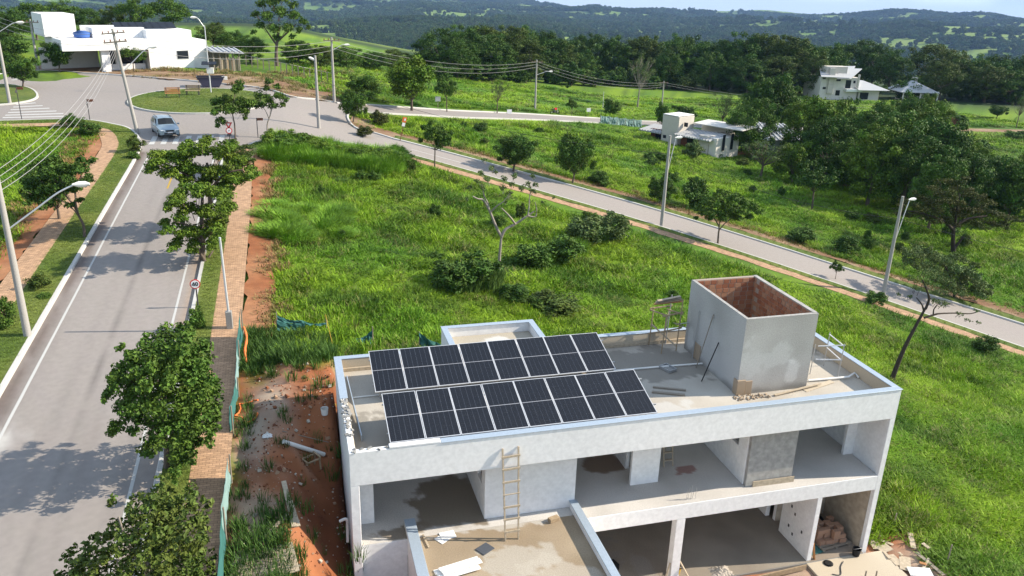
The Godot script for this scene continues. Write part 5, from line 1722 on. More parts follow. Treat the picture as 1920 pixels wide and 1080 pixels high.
	for s in [-1.0, 1.0]:
		part("headlight", MBbox(Vector3(0.55 * s, 0.60, 2.055), Vector3(0.34, 0.15, 0.08), Basis(Vector3.UP, 0.25 * s)), M.lens, t)
		var r := MB.new()
		r.bar(Vector3(0.56 * s, 1.47, 0.15), Vector3(0.56 * s, 1.50, -1.5), 0.035, 0.04)
		part("roof_rail", r, M.dark_metal, t)
		part("mirror", MBbox(Vector3(0.97 * s, 0.95, 0.72), Vector3(0.2, 0.13, 0.1)), M.car_paint, t)
		for z in [1.32, -1.28]:
			var wl := thing_part("wheel", t, Vector3(0.76 * s, 0.30, z))
			var ty := MB.new()
			ty.tube([Vector3(-0.1, 0, 0), Vector3(-0.09, 0, 0), Vector3(0.09, 0, 0), Vector3(0.1, 0, 0)], [0.25, 0.30, 0.30, 0.25], 20)
			part("tyre", ty, M.tyre, wl)
			ty = MB.new()
			ty.tube([Vector3(0.1 * s, 0, 0), Vector3(0.112 * s, 0, 0)], [0.19, 0.17], 16)
			part("rim", ty, M.steel, wl)
	part("grille", MBbox(Vector3(0, 0.58, 2.125), Vector3(0.62, 0.12, 0.04)), M.black, t)
	part("bumper_intake", MBbox(Vector3(0, 0.36, 2.12), Vector3(0.95, 0.12, 0.06)), M.black, t)
	part("number_plate", MBbox(Vector3(0, 0.45, 2.14), Vector3(0.4, 0.13, 0.02)), M.frame, t)
func thing_part(called: String, parent: Node, at: Vector3) -> Node3D:
	var o := Node3D.new()
	o.name = called
	parent.add_child(o, true)
	o.position = at
	return o
func on_car(u: float, v: float) -> Vector3:
	return gp(u, v)
func skip() -> void:
	var p := gp(396, 163)
	var t := thing("waste_skip", "dark builders' skip standing at the kerb before the white house", "skip", p, 0.1)
	var q := MB.new()
	var a := [Vector3(-0.9, 0.1, -0.75), Vector3(0.9, 0.1, -0.75), Vector3(0.9, 0.1, 0.75), Vector3(-0.9, 0.1, 0.75)]
	var b := [Vector3(-1.45, 1.15, -0.85), Vector3(1.45, 1.15, -0.85), Vector3(1.45, 1.15, 0.85), Vector3(-1.45, 1.15, 0.85)]
	for i in 4: q.quad(a[i], a[(i + 1) % 4], b[(i + 1) % 4], b[i])
	q.quad(a[0], a[1], a[2], a[3])
	q.quad(b[0] - Vector3(0, 0.25, 0), b[1] - Vector3(0, 0.25, 0), b[2] - Vector3(0, 0.25, 0), b[3] - Vector3(0, 0.25, 0))
	part("tub", q, mat("skip_blue", Color(0.06, 0.06, 0.10), 0.7, M.t_grit, 1.0), t)
	for i in 4:
		var r := MB.new()
		r.bar(b[i], b[(i + 1) % 4], 0.08, 0.08)
		part("rim", r, M.dark_metal, t)
	for s in [-0.8, 0.8]: part("runner", MBbox(Vector3(s, 0.05, 0), Vector3(0.12, 0.1, 1.5)), M.dark_metal, t)
	part("sign_board", MBbox(Vector3(1.5, 1.0, 0.4), Vector3(0.6, 0.4, 0.05)), M.pvc, t)
func motorbike(p: Vector3, turn: float) -> void:
	var t := thing("motorbike", "dark motorbike parked on the far road's kerb", "motorbike", p, turn)
	for x in [-0.62, 0.62]:
		var w := MB.new()
		var pts := []
		for i in 17: pts.append(Vector3(x + 0.27 * cos(TAU * i / 16.0), 0.31 + 0.27 * sin(TAU * i / 16.0), 0))
		w.tube(pts, [0.06], 6, false)
		part("wheel", w, M.tyre, t)
		part("hub", MBbox(Vector3(x, 0.31, 0), Vector3(0.16, 0.16, 0.12)), M.steel, t)
	part("tank", MBbox(Vector3(0.12, 0.82, 0), Vector3(0.5, 0.26, 0.28)), M.red, t)
	part("seat", MBbox(Vector3(-0.38, 0.80, 0), Vector3(0.65, 0.12, 0.26)), M.black, t)
	part("engine", MBbox(Vector3(0.0, 0.42, 0), Vector3(0.45, 0.34, 0.26)), M.dark_metal, t)
	var q := MB.new()
	q.bar(Vector3(0.62, 0.31, 0), Vector3(0.42, 0.98, 0), 0.1, 0.06)
	part("fork", q, M.steel, t)
	q = MB.new()
	q.bar(Vector3(0.4, 1.02, -0.36), Vector3(0.4, 1.02, 0.36), 0.035, 0.035)
	part("handlebar", q, M.dark_metal, t)

# ---------------------------------------------------------------- houses further off
class Facade:
	# a house front: a vertical plane through o along r; photograph rectangles are read off it in metres
	var root
	var o: Vector3
	var r: Vector3
	var node: Node3D
	func at(u: float, v: float) -> Vector2:
		var n := r.cross(Vector3.UP)
		var d: Vector3 = root.ray(u, v)
		var t: float = (o - root.CAM).dot(n) / d.dot(n)
		var p: Vector3 = root.CAM + d * t - o
		return Vector2(p.dot(r), p.y)
	func box(called: String, u0: float, v0: float, u1: float, v1: float, front: float, deep: float, m: Material, down := 0.0) -> MeshInstance3D:
		var uc := (u0 + u1) * 0.5
		var a := Vector2(at(u0, (v0 + v1) * 0.5).x, at(uc, v0).y)
		var b := Vector2(at(u1, (v0 + v1) * 0.5).x, at(uc, v1).y - down)
		return root.part(called, root.MBbox(Vector3((a.x + b.x) * 0.5, (a.y + b.y) * 0.5, front - deep * 0.5), Vector3(absf(b.x - a.x), absf(a.y - b.y), deep)), m, node)
func facade(called: String, label: String, o: Vector3, q: Vector3) -> Facade:
	var f := Facade.new()
	f.root = self
	f.o = o
	f.r = Vector3(q.x - o.x, 0, q.z - o.z).normalized()
	if f.r.dot(cb.x) < 0.0: f.r = -f.r
	f.node = thing(called, label, "house", o)
	f.node.basis = Basis(f.r, Vector3.UP, f.r.cross(Vector3.UP))
	return f
func sheet_roof(parent: Node, a: Vector3, b: Vector3, c: Vector3, d: Vector3, m: Material, ridges := 0) -> void:
	# sloping roof slab a-b (eave) to d-c (top), 0.12 thick, with upstanding ribs
	var q := MB.new()
	var n := (b - a).cross(d - a).normalized()
	if n.y < 0.0: n = -n
	var t := n * 0.12
	for s in [Vector3.ZERO, -t]: q.quad(a + s, b + s, c + s, d + s)
	for e in [[a, b], [b, c], [c, d], [d, a]]: q.quad(e[0], e[1], e[1] - t, e[0] - t)
	var o := part("roof", q, m, parent)
	for k in ridges:
		var s := (k + 0.5) / ridges
		var r := MB.new()
		r.bar(a.lerp(b, s) + n * 0.04, d.lerp(c, s) + n * 0.04, 0.22, 0.14, n)
		part("rib", r, m, o)
func far_houses() -> void:
	# white house at the roundabout
	var o := gp(390, 128)
	var f := facade("white_house", "new white flat-roofed house with square window beyond the roundabout", o, gp(285, 131))
	var W: Material = M.white_wall
	f.box("wall", 278, 56.5, 362, 131, 0.0, 9.0, W, 0.4)
	f.box("wall", 362, 75.5, 392, 131, -0.6, 7.0, W, 0.4)
	f.box("porch_roof", 112, 73, 278, 94, 0.8, 9.0, W)
	f.box("wall", 92, 94, 205, 130, -5.0, 0.3, M.cream_wall, 0.4)
	f.box("column", 190, 94, 206, 130, 0.3, 0.9, W, 0.4)
	f.box("wall", 222, 94, 232, 130, -1.2, 0.4, W, 0.4)
	f.box("wall", 206, 121, 278, 131, -1.0, 0.3, W, 0.4)
	f.box("doorway", 206, 94, 278, 124, -2.4, 0.2, M.window_dark)
	f.box("wall", 179, 53, 278, 73, -1.5, 6.0, W)
	f.box("wall", 94, 29, 157, 73, -4.0, 6.0, W)
	f.box("window", 330.7, 94, 354.4, 111.5, 0.03, 0.12, M.frame)
	f.box("pane", 332, 95.2, 353, 110.3, 0.045, 0.1, M.window_dark)
	for k in 8:
		var a := f.at(228 + k * 14.2, 53)
		var b := f.at(241 + k * 14.2, 50)
		part("roof_solar_panel", MBbox(Vector3((a.x + b.x) * 0.5, f.at(300, 53.5).y + 0.25, -3.0), Vector3(1.05, 0.05, 1.7), Basis(Vector3.RIGHT, 0.4)), M.cell, f.node)
	var q := MB.new()
	var tk := f.at(163, 72)
	q.tube([Vector3(tk.x, tk.y, -2.2), Vector3(tk.x, tk.y + 0.35, -2.2), Vector3(tk.x, tk.y + 0.55, -2.2), Vector3(tk.x, tk.y + 0.75, -2.2)], [0.85, 0.95, 0.98, 0.4], 20)
	single("water_tank", q, M.blue_tank, "round blue water tank on the white house's porch roof", "water tank", f.node.position, f.node.basis)
	# pole shed beside it
	var so := gp(430, 133)
	var sh := facade("timber_shed", "rickety timber shed beside the new white house", so, gp(398, 131))
	sh.node.set_meta("category", "shed")
	for u in [400.0, 412, 424, 436, 448]:
		sh.box("post", u, 96, u + 2.2, 134, 0.0, 0.15, M.wood_grey, 0.3)
	for k in 14: sh.box("board", 411 + k * 2.7, 106 + (k * 7 % 5), 413.4 + k * 2.7, 133, -0.2 - 0.05 * (k % 2), 0.05, [M.wood, M.wood_grey, M.wood_pale][k % 3], 0.1)
	sh.box("wall", 398, 97, 440, 132, -2.6, 0.2, M.wood_grey)
	var ra := sh.at(394, 96); var rb := sh.at(456, 99)
	sheet_roof(sh.node, Vector3(ra.x, ra.y, 0.4), Vector3(rb.x, rb.y, 0.4), Vector3(rb.x, rb.y + 0.35, -3.2), Vector3(ra.x, ra.y + 0.35, -3.2), M.roof_shade, 6)
	# beige house with a square tower
	var c := gp(1326, 291)
	var cr := c - Vector3(0.41, 0, 0.91) * 6.0
	f = facade("beige_house", "beige single-storey house with square tower and corrugated roofs", c, cr)
	var n := f.node
	f.box("tower", 1240, 217, 1271, 285, 0.0, 3.4, M.beige_wall, 0.6)
	part("tower_cap", MBbox(Vector3((f.at(1240, 250).x + f.at(1271, 250).x) * 0.5, f.at(1255, 216).y + 0.05, -1.7), Vector3(2.8, 0.1, 3.5)), W, n)
	f.box("slot_window", 1243, 253, 1249, 259, 0.02, 0.2, M.window_dark)
	f.box("slot_window", 1274, 231, 1280, 239, -1.0, 0.2, M.window_dark)
	f.box("wall", 1271, 252, 1310, 284, -0.6, 0.25, M.brown_wood, 0.5)
	f.box("window", 1283, 260, 1296, 270, -0.55, 0.1, M.window_dark)
	f.box("wall", 1309, 254, 1327, 291, 0.0, 6.0, M.beige_wall, 0.5)
	f.box("wall", 1213, 243, 1240, 268, -0.8, 0.25, M.brown_wood, 1.0)
	f.box("window", 1222, 253, 1237, 262, -0.75, 0.1, M.window_dark)
	f.box("wall", 1271, 236, 1330, 280, -5.2, 0.25, M.cream_wall)
	f.box("end_wall", 1327, 259, 1341, 292, -0.2, 5.2, M.cream_wall, 0.5)
	for k in 2: 
		var e := f.at(1341, 285)
		part("tall_window", MBbox(Vector3(e.x, e.y + 1.1, -1.7 - 1.9 * k), Vector3(0.08, 2.2, 0.55)), M.window_dark, n)
	var p0 := f.at(1268, 251); var p1 := f.at(1330, 260); var p2 := f.at(1342, 245)
	sheet_roof(n, Vector3(p0.x, p0.y, 0.7), Vector3(p1.x + 0.6, p0.y, 0.7), Vector3(p1.x + 0.6, p0.y + 0.55, -3.0), Vector3(p0.x, p0.y + 0.55, -3.0), M.roof_sheet, 14)
	p0 = f.at(1200, 242); p1 = f.at(1240, 247)
	sheet_roof(n, Vector3(p0.x, p0.y, 0.3), Vector3(p1.x, p0.y, 0.3), Vector3(p1.x, p0.y + 0.5, -3.2), Vector3(p0.x, p0.y + 0.5, -3.2), M.roof_sheet, 8)
	var b0 := f.at(1275, 233); var b1 := f.at(1345, 240)
	sheet_roof(n, Vector3(b0.x, b0.y, -3.0), Vector3(b1.x + 2.0, b0.y + 0.1, -3.0), Vector3(b1.x + 2.0, b0.y + 0.3, -6.4), Vector3(b0.x, b0.y + 0.25, -6.4), M.cream_wall)
	# hoarding and lumber by that house
	var na := gp(1125, 232); var nb := gp(1202, 240)
	for k in 5:
		var a := na.lerp(nb, k / 5.0); var b := na.lerp(nb, (k + 1) / 5.0)
		a.y = H(a.x, a.z); b.y = H(b.x, b.z)
		stake(a, 1.5, "stake of the pale hoarding near the beige house", "stakes of the pale hoarding")
		cloth_strip("pale_netting", [a + Vector3.UP * 0.1, b + Vector3.UP * 0.1], [1.2, 1.25], M.pale_teal, "panel of pale green netting along the beige house's plot", "netting", "pale netting panels by the beige house", 0.25)
	# grey barn behind the trees
	var bo := gp(1502, 292)
	f = facade("grey_barn", "grey metal barn half hidden by trees beside the beige house", bo, gp(1440, 286))
	f.node.set_meta("category", "barn")
	f.box("wall", 1440, 262, 1508, 294, 0.0, 8.0, M.roof_shade, 0.6)
	var q0 := f.at(1438, 258); var q1 := f.at(1510, 262)
	sheet_roof(f.node, Vector3(q0.x, q1.y, 0.3), Vector3(q1.x, q1.y, 0.3), Vector3(q1.x - 1.0, q1.y + 1.6, -5.0), Vector3(q0.x, q1.y + 1.9, -5.0), M.roof_sheet, 8)
	# two-storey house with mono-pitch roofs
	var ho := gp(1600, 188)
	f = facade("modern_house", "two-storey pale house with white mono-pitch roofs among the trees", ho, ho + cb.x * 5.0 + Vector3(0, 0, -0.6))
	n = f.node
	f.box("wall", 1541, 146, 1612, 187, -1.0, 9.0, M.cream_wall, 1.2)
	f.box("chimney_wall", 1555, 126, 1594, 150, -1.5, 3.0, M.beige_wall)
	f.box("pillar", 1556, 128, 1566, 176, -0.4, 0.8, M.beige_wall)
	f.box("wall", 1612, 170, 1650, 188, -0.6, 7.0, M.cream_wall, 1.0)
	f.box("balcony", 1586, 167, 1616, 172, 0.3, 1.6, W)
	f.box("balcony_door", 1589, 151, 1599, 167, -0.94, 0.15, M.window_dark)
	f.box("window", 1572, 149, 1580, 153, -0.94, 0.15, M.window_dark)
	f.box("window", 1546, 146, 1552, 149, -0.94, 0.15, M.window_dark)
	f.box("window", 1546, 164, 1552, 168, -0.94, 0.15, M.window_dark)
	f.box("window", 1604, 152, 1608, 157, -0.94, 0.15, M.window_dark)
	f.box("window", 1570, 170, 1578, 180, -0.94, 0.15, M.window_dark)
	f.box("garage_door", 1614, 174, 1630, 187, -0.55, 0.15, M.window_dark)
	f.box("column", 1608, 140, 1611, 170, 0.1, 0.4, M.beige_wall)
	var e0 := f.at(1537, 143); var e1 := f.at(1590, 147); var e2 := f.at(1630, 133)
	sheet_roof(n, Vector3(e0.x, e0.y, 0.8), Vector3(e1.x, e0.y - 0.2, 0.8), Vector3(e2.x, e2.y + 0.6, -7.0), Vector3(e0.x + 3.0, e2.y + 0.3, -7.0), M.roof_sheet)
	sheet_roof(n, Vector3(f.at(1566, 147).x, f.at(1570, 147).y, 0.9), Vector3(f.at(1592, 147).x, f.at(1592, 147).y, 0.9), Vector3(e2.x + 0.3, e2.y + 0.2, -4.0), Vector3(f.at(1588, 135).x, e2.y + 0.3, -4.0), M.roof_sheet)
	var g0 := f.at(1606, 168); var g1 := f.at(1664, 170)
	sheet_roof(n, Vector3(g0.x, g0.y, 1.2), Vector3(g1.x, g0.y, 1.2), Vector3(g1.x - 3.0, g0.y + 1.6, -7.0), Vector3(g0.x, g0.y + 2.2, -7.0), M.roof_sheet)
	# pavilion with hipped roof
	var po := gp(1716, 186)
	f = facade("pavilion", "pavilion with white hipped roof beside the two-storey house", po, po + cb.x * 4.0)
	n = f.node
	var h0 := f.at(1680, 170); var h1 := f.at(1752, 172); var pk := f.at(1716, 151)
	q = MB.new()
	var k4 := [Vector3(h0.x, h1.y, 3.0), Vector3(h1.x, h1.y, 3.0), Vector3(h1.x, h1.y, -6.0), Vector3(h0.x, h1.y, -6.0)]
	for i in 4: q.tri(k4[i], k4[(i + 1) % 4], Vector3(pk.x, pk.y, -1.5))
	for i in 4: q.quad(k4[i], k4[(i + 1) % 4], k4[(i + 1) % 4] - Vector3(0, 0.15, 0), k4[i] - Vector3(0, 0.15, 0))
	q.quad(k4[0] - Vector3(0, 0.15, 0), k4[1] - Vector3(0, 0.15, 0), k4[2] - Vector3(0, 0.15, 0), k4[3] - Vector3(0, 0.15, 0))
	part("roof", q, M.roof_sheet, n)
	for u in [1684.0, 1716, 1748]: f.box("post", u, 170, u + 2, 188, 2.6, 0.3, M.cream_wall, 1.5)
	f.box("wall", 1690, 172, 1744, 188, -3.0, 0.3, M.cream_wall, 1.5)
	f.box("chimney", 1720, 147, 1728, 160, -2.2, 1.2, M.beige_wall)
	# far field fence of concrete posts
	var ft := thing("field_fence", "wire fence on concrete posts along the wood's edge", "fence")
	var rail := []
	for k in 30:
		var t := k / 29.0
		var p := gp(lerpf(838, 1225, t), lerpf(143, 158, t))
		rail.append(p + Vector3.UP * 1.5)
		var r := MB.new()
		r.box(p + Vector3.UP * 0.7, Vector3(0.2, 1.8, 0.2))
		part("post", r, M.pole, ft)
	for s in [0.0, -0.5, -1.0]:
		var w := []
		for p in rail: w.append(p + Vector3.UP * s)
		var r := MB.new()
		r.tube(w, [0.02], 4)
		part("wire", r, M.steel, ft)
	var f2 := thing("field_fence", "wire fence on thin wooden posts behind the dry bank", "fence")
	rail = []
	for k in 16:
		var t := k / 15.0
		var p := gp(lerpf(462, 625, t), lerpf(124, 158, t))
		rail.append(p + Vector3.UP * 1.4)
		var r := MB.new()
		r.box(p + Vector3.UP * 0.6, Vector3(0.13, 1.7, 0.13))
		part("post", r, M.wood_grey, f2)
	var rw := MB.new()
	rw.tube(rail, [0.02], 4)
	part("wire", rw, M.steel, f2)
	# timber gate on the far lane
	var gt := thing("timber_gate", "brown timber gate beside the pale lane on the right", "gate", gp(1783, 234))
	for k in 9: part("board", MBbox(Vector3(-1.8 + k * 0.45, 0.75, 0), Vector3(0.35, 1.5, 0.08)), M.brown_wood, gt)
	part("rail", MBbox(Vector3(0, 1.2, -0.1), Vector3(4.2, 0.14, 0.1)), M.brown_wood, gt)
	part("rail", MBbox(Vector3(0, 0.4, -0.1), Vector3(4.2, 0.14, 0.1)), M.brown_wood, gt)
	# bare red soil by the beige house
	for e in [[1390, 293, 34, 7], [1435, 300, 26, 8], [1595, 349, 16, 5], [1560, 290, 30, 4]]:
		var p := gp(e[0], e[1])
		var poly := PackedVector2Array()
		var a := metres(p, e[2]); 
		for i in 20:
			var t := TAU * i / 20.0
			poly.append(Vector2(p.x, p.z) + Vector2(cos(t) * a, sin(t) * a * 0.7) * (1.0 + 0.4 * nfine.get_noise_2d(cos(t) * 30.0 + e[0], sin(t) * 30.0)))
		var b := MB.new()
		for i in 20:
			var v := []
			for w in [Vector2(p.x, p.z), poly[i], poly[(i + 1) % 20]]: v.append(Vector3(w.x, H(w.x, w.y) + 0.14, w.y))
			if (v[2] - v[0]).cross(v[1] - v[0]).y < 0.0: v.reverse()
			b.tri(v[0], v[1], v[2], Color(0.27, 0.10, 0.05))
		struct("bare_soil", b, M.dirt)

# ---------------------------------------------------------------- trees of individual shape
func shaped_tree(label: String, base: Vector2, limbs: Array, clusters: Array, leaf_m: float, dens: float, deep: float, leafm: Material, bark: Material, seed_: int, thick := 0.1, flat := 0.75) -> void:
	# limbs: [[width factor, [u, v, depth] ...]]; clusters: [u, v, radius px, depth in metres]
	var p := gp(base.x, base.y)
	var rn := RandomNumberGenerator.new()
	rn.seed = seed_
	var t := thing("tree", label, "tree", p)
	var wood := MB.new()
	for l in limbs:
		var pts := []
		for i in range(1, l.size()):
			pts.append(on_z(l[i][0], l[i][1], p.z + l[i][2]) - p)
		if l[1][0] == base.x and l[1][1] == base.y: pts[0] = Vector3(0, -0.15, 0)
		pts = curve3(pts, 4)
		var rr := []
		for i in pts.size(): rr.append(thick * l[0] * lerpf(1.0, 0.42, float(i) / (pts.size() - 1)))
		wood.tube(pts, rr, 8)
	var crown := MB.new()
	for c in clusters:
		var o := on_z(c[0], c[1], p.z + c[3])
		var r := metres(o, c[2])
		o -= p
		var n := maxi(1, int(deep / maxf(r, 0.05))) if c[2] > 12 or deep > 1.0 and c[2] > 16 else 1
		for k in range(-n, n + 1):
			var far := float(k) / (n + 0.6)
			var q := o + Vector3(rn.randf_range(-0.25, 0.25) * r, rn.randf_range(-0.2, 0.2) * r, k * r * 1.05 if n > 1 else k * minf(deep, r) * 0.6)
			var s := r * sqrt(maxf(0.15, 1.0 - far * far)) * rn.randf_range(0.85, 1.1)
			# each cluster is itself a few sprays
			var count := int(dens * s * s * 1.55) + 6
			var tone := rn.randf_range(0.72, 1.28)
			var warm := rn.randf_range(-0.1, 0.3)
			var sub := []
			for j in 5: sub.append(Vector3(rn.randfn(), rn.randfn() * 0.8, rn.randfn()).normalized() * s * rn.randf_range(0.35, 0.72) * Vector3(1, flat, 1))
			for j in count:
				var g := Vector3(rn.randfn(), rn.randfn(), rn.randfn()).normalized()
				var e: Vector3 = sub[j % 5] + g * s * 0.52 * pow(rn.randf(), 0.4) * Vector3(1, flat, 1)
				var m := (g + Vector3(rn.randfn(), rn.randfn() + 0.8, rn.randfn()) * 0.6).normalized()
				var b := tone * rn.randf_range(0.7, 1.3)
				leaf(crown, q + e, m, leaf_m * rn.randf_range(0.6, 1.3), rn, Color((0.064 + 0.04 * warm) * b, 0.118 * b, 0.024 * b))
			if rn.randf() < 0.6:
				wood.tube([q - (q * Vector3(1, 0.35, 1)).limit_length(s * 1.1) - Vector3.UP * s * 0.35, q, q + sub[0] * 0.8], [thick * 0.16, thick * 0.1, thick * 0.04], 4, false)
	part("trunk", wood, bark, t)
	part("crown", crown, leafm, t)
func shaped_trees() -> void:
	var A: Material = M.leaf_a; var B: Material = M.leaf_b; var C: Material = M.leaf_c
	var O: Material = M.leaf_olive; var N: Material = M.leaf_brown; var Y: Material = M.leaf_grey
	var bk: Material = M.bark; var bp: Material = M.bark_pale; var bd: Material = M.bark_dark
	shaped_tree("big spreading street tree in tiers on the verge by the 40 sign", Vector2(379, 492),
		[[1.3, [379, 492, 0], [380, 455, 0], [378, 410, 0.1], [380, 365, -0.2]], [0.7, [379, 455, 0], [356, 425, 0.4], [325, 415, 0.6]], [0.7, [380, 450, 0], [410, 425, -0.4], [430, 415, -0.3]], [0.8, [384, 490, 0.2], [372, 470, 0.5], [360, 462, 0.9]], [0.6, [386, 492, -0.2], [394, 478, -0.3], [400, 470, -0.5]]],
		[[335, 368, 24, 0.6], [370, 355, 28, 0], [410, 360, 28, -0.2], [320, 380, 16, 0.6], [350, 395, 28, 0.3], [390, 392, 30, 0], [425, 390, 20, 0], [310, 425, 20, 0.7], [340, 432, 28, 0.3], [375, 432, 30, 0], [410, 425, 24, 0], [330, 455, 18, 0.5], [365, 458, 20, 0.2], [400, 452, 20, 0]],
		0.15, 560.0, 1.5, B, bk, 3, 0.13, 0.5)
	shaped_tree("street tree merging with the tiered one, further from the 40 sign", Vector2(396, 440),
		[[1.3, [396, 440, 0], [395, 400, 0], [392, 350, 0.1], [388, 305, -0.2]], [0.6, [393, 360, 0], [345, 325, 0.5], [310, 312, 0.4]], [0.6, [393, 355, 0], [425, 325, 0.3], [455, 318, 0.2]]],
		[[300, 295, 26, 0.3], [335, 292, 30, 0], [370, 285, 30, -0.3], [410, 282, 28, 0], [440, 300, 28, 0.2], [285, 312, 16, 0.5], [320, 318, 28, 0.4], [360, 318, 32, 0], [405, 318, 32, 0], [445, 330, 24, 0], [470, 325, 20, 0.2], [385, 268, 16, -0.2], [430, 272, 16, 0], [345, 335, 22, 0.3], [385, 340, 24, 0], [350, 276, 16, 0], [425, 345, 20, 0]],
		0.15, 560.0, 1.7, B, bk, 23, 0.13, 0.5)
	shaped_tree("dense round street tree beside the hoarding, shading the road", Vector2(311, 884),
		[[1.2, [311, 884, 0], [312, 840, 0], [308, 790, 0], [310, 730, 0]], [0.6, [312, 835, 0], [280, 790, 0.4], [250, 750, 0.5]], [0.6, [312, 830, 0], [345, 790, -0.3], [375, 760, -0.3]], [0.5, [310, 800, 0], [300, 740, 0.8], [290, 690, 0.8]]],
		[[300, 652, 30, 0], [335, 648, 28, 0], [265, 668, 26, 0.2], [365, 672, 28, 0], [235, 690, 24, 0.3], [285, 690, 36, 0.6], [330, 690, 38, 0.3], [385, 705, 26, 0], [215, 715, 16, 0.3], [250, 730, 32, 0.6], [300, 735, 40, 0.8], [350, 735, 38, 0.3], [395, 740, 24, 0], [232, 765, 22, 0.4], [275, 775, 32, 0.7], [320, 785, 36, 0.6], [365, 780, 30, 0.1], [400, 795, 16, 0], [290, 815, 24, 0.5], [335, 825, 28, 0.2], [370, 820, 20, 0], [335, 858, 16, 0.1], [225, 650, 9, 0.2], [205, 735, 8, 0.3], [350, 630, 16, 0]],
		0.15, 520.0, 1.6, A, bk, 5, 0.09, 0.85)
	shaped_tree("street tree cut by the photograph's edge, close to the hoarding's end", Vector2(282, 1150),
		[[1.2, [282, 1150, 0], [280, 1090, 0], [275, 1040, 0], [280, 990, 0]], [0.6, [278, 1080, 0], [240, 1020, 0.4], [222, 968, 0.5]], [0.6, [280, 1075, 0], [330, 1020, -0.3], [370, 980, -0.3]], [0.4, [276, 1060, 0], [215, 1050, 0.5], [160, 1060, 0.5]]],
		[[285, 945, 20, 0], [260, 965, 22, 0.2], [310, 960, 26, 0], [350, 958, 26, 0], [380, 975, 22, 0], [235, 985, 20, 0.4], [275, 1000, 28, 0.5], [320, 1000, 34, 0.3], [365, 1010, 28, 0], [195, 1025, 24, 0.4], [235, 1035, 32, 0.6], [285, 1045, 36, 0.6], [335, 1045, 34, 0.3], [375, 1050, 22, 0], [155, 1055, 26, 0.5], [195, 1075, 32, 0.6], [245, 1085, 34, 0.7], [300, 1090, 36, 0.6], [350, 1090, 32, 0.2], [120, 1072, 18, 0.4], [140, 1095, 26, 0.4], [395, 1080, 14, 0], [355, 925, 10, 0], [210, 940, 10, 0.3], [110, 1090, 12, 0.4]],
		0.15, 330.0, 1.2, M.leaf_olive, bp, 6, 0.09, 0.8)
	shaped_tree("leaning tree on the verge across the street", Vector2(158, 449),
		[[1.0, [158, 449, 0], [157, 425, 0], [148, 405, 0], [138, 385, 0], [118, 360, 0]], [0.7, [148, 406, 0], [142, 380, 0.2], [140, 350, 0.2]], [0.5, [150, 410, 0], [135, 390, 0.4], [105, 370, 0.4]]],
		[[55, 345, 18, 0], [75, 330, 22, 0], [100, 320, 24, 0.2], [130, 318, 22, 0], [155, 310, 18, 0], [80, 355, 22, 0.3], [105, 352, 24, 0.3], [135, 350, 22, 0], [160, 340, 16, 0], [60, 368, 14, 0], [90, 378, 14, 0.3], [130, 385, 10, 0.2], [175, 300, 10, 0], [150, 375, 9, 0]],
		0.17, 430.0, 1.3, C, bk, 7, 0.09, 0.75)
	shaped_tree("leafy junction tree above the give-way sign", Vector2(441, 262),
		[[1.0, [441, 262, 0], [440, 235, 0], [436, 210, 0], [440, 175, 0]]],
		[[443, 165, 13, 0], [448, 154, 9, 0], [402, 190, 14, 0], [425, 188, 17, 0], [452, 190, 18, 0], [470, 195, 12, 0], [405, 208, 14, 0.3], [432, 206, 16, 0.3], [457, 208, 14, 0], [415, 226, 11, 0.2], [460, 222, 6, 0], [407, 235, 6, 0]],
		0.2, 330.0, 1.2, A, bk, 8, 0.07, 0.8)
	shaped_tree("slender pale-stemmed junction tree by the name plate", Vector2(502, 259),
		[[1.0, [502, 259, 0], [501, 235, 0], [506, 218, 0], [509, 205, 0], [512, 180, 0]], [0.6, [504, 222, 0], [498, 208, 0.2], [488, 195, 0.2]], [0.5, [509, 205, 0], [520, 195, 0], [530, 188, 0]]],
		[[505, 152, 9, 0], [500, 165, 10, 0], [485, 180, 12, 0], [503, 185, 13, 0], [520, 178, 12, 0], [533, 185, 9, 0], [490, 196, 10, 0], [512, 196, 12, 0], [528, 196, 8, 0], [478, 190, 7, 0], [518, 160, 8, 0], [480, 200, 6, 0]],
		0.18, 300.0, 1.1, A, bp, 9, 0.065, 0.8)
	shaped_tree("nearly leafless pale tree in the middle of the field", Vector2(934, 516),
		[[1.2, [934, 516, 0], [936, 490, 0], [939, 455, 0], [941, 440, 0]], [0.95, [941, 445, 0], [930, 425, 0], [919, 398, 0.1], [907, 376, 0.2], [896, 373, 0.3], [886, 368, 0.3]], [0.6, [919, 400, 0.1], [914, 380, -0.2], [908, 368, -0.2], [903, 345, -0.3]], [0.5, [920, 398, 0], [932, 386, 0.3], [944, 378, 0.4], [956, 362, 0.5]], [1.0, [941, 442, 0], [948, 430, 0], [966, 420, -0.1], [990, 404, -0.2], [1002, 396, -0.2]], [0.7, [966, 420, 0], [954, 404, 0.3], [940, 390, 0.4]], [0.5, [990, 405, 0], [1004, 406, 0], [1006, 392, 0], [1003, 378, 0]], [0.5, [990, 404, 0], [992, 388, -0.2], [993, 370, -0.3], [996, 350, -0.3]]],
		[[905, 352, 8, 0], [914, 335, 9, 0.2], [902, 325, 8, 0], [922, 315, 8, 0], [895, 340, 7, 0], [944, 352, 10, 0.3], [955, 362, 8, 0.3], [960, 345, 8, 0.3], [945, 335, 8, 0.2], [965, 330, 8, 0], [1000, 358, 9, 0], [990, 345, 8, 0], [1005, 345, 8, 0], [978, 352, 7, 0], [1018, 378, 5, 0], [1038, 370, 4, 0], [880, 350, 6, 0], [908, 300, 7, 0], [948, 378, 5, 0.3], [876, 372, 4, 0.2], [930, 322, 6, 0], [1000, 330, 7, 0]],
		0.11, 420.0, 0.5, Y, bp, 10, 0.105, 0.8)
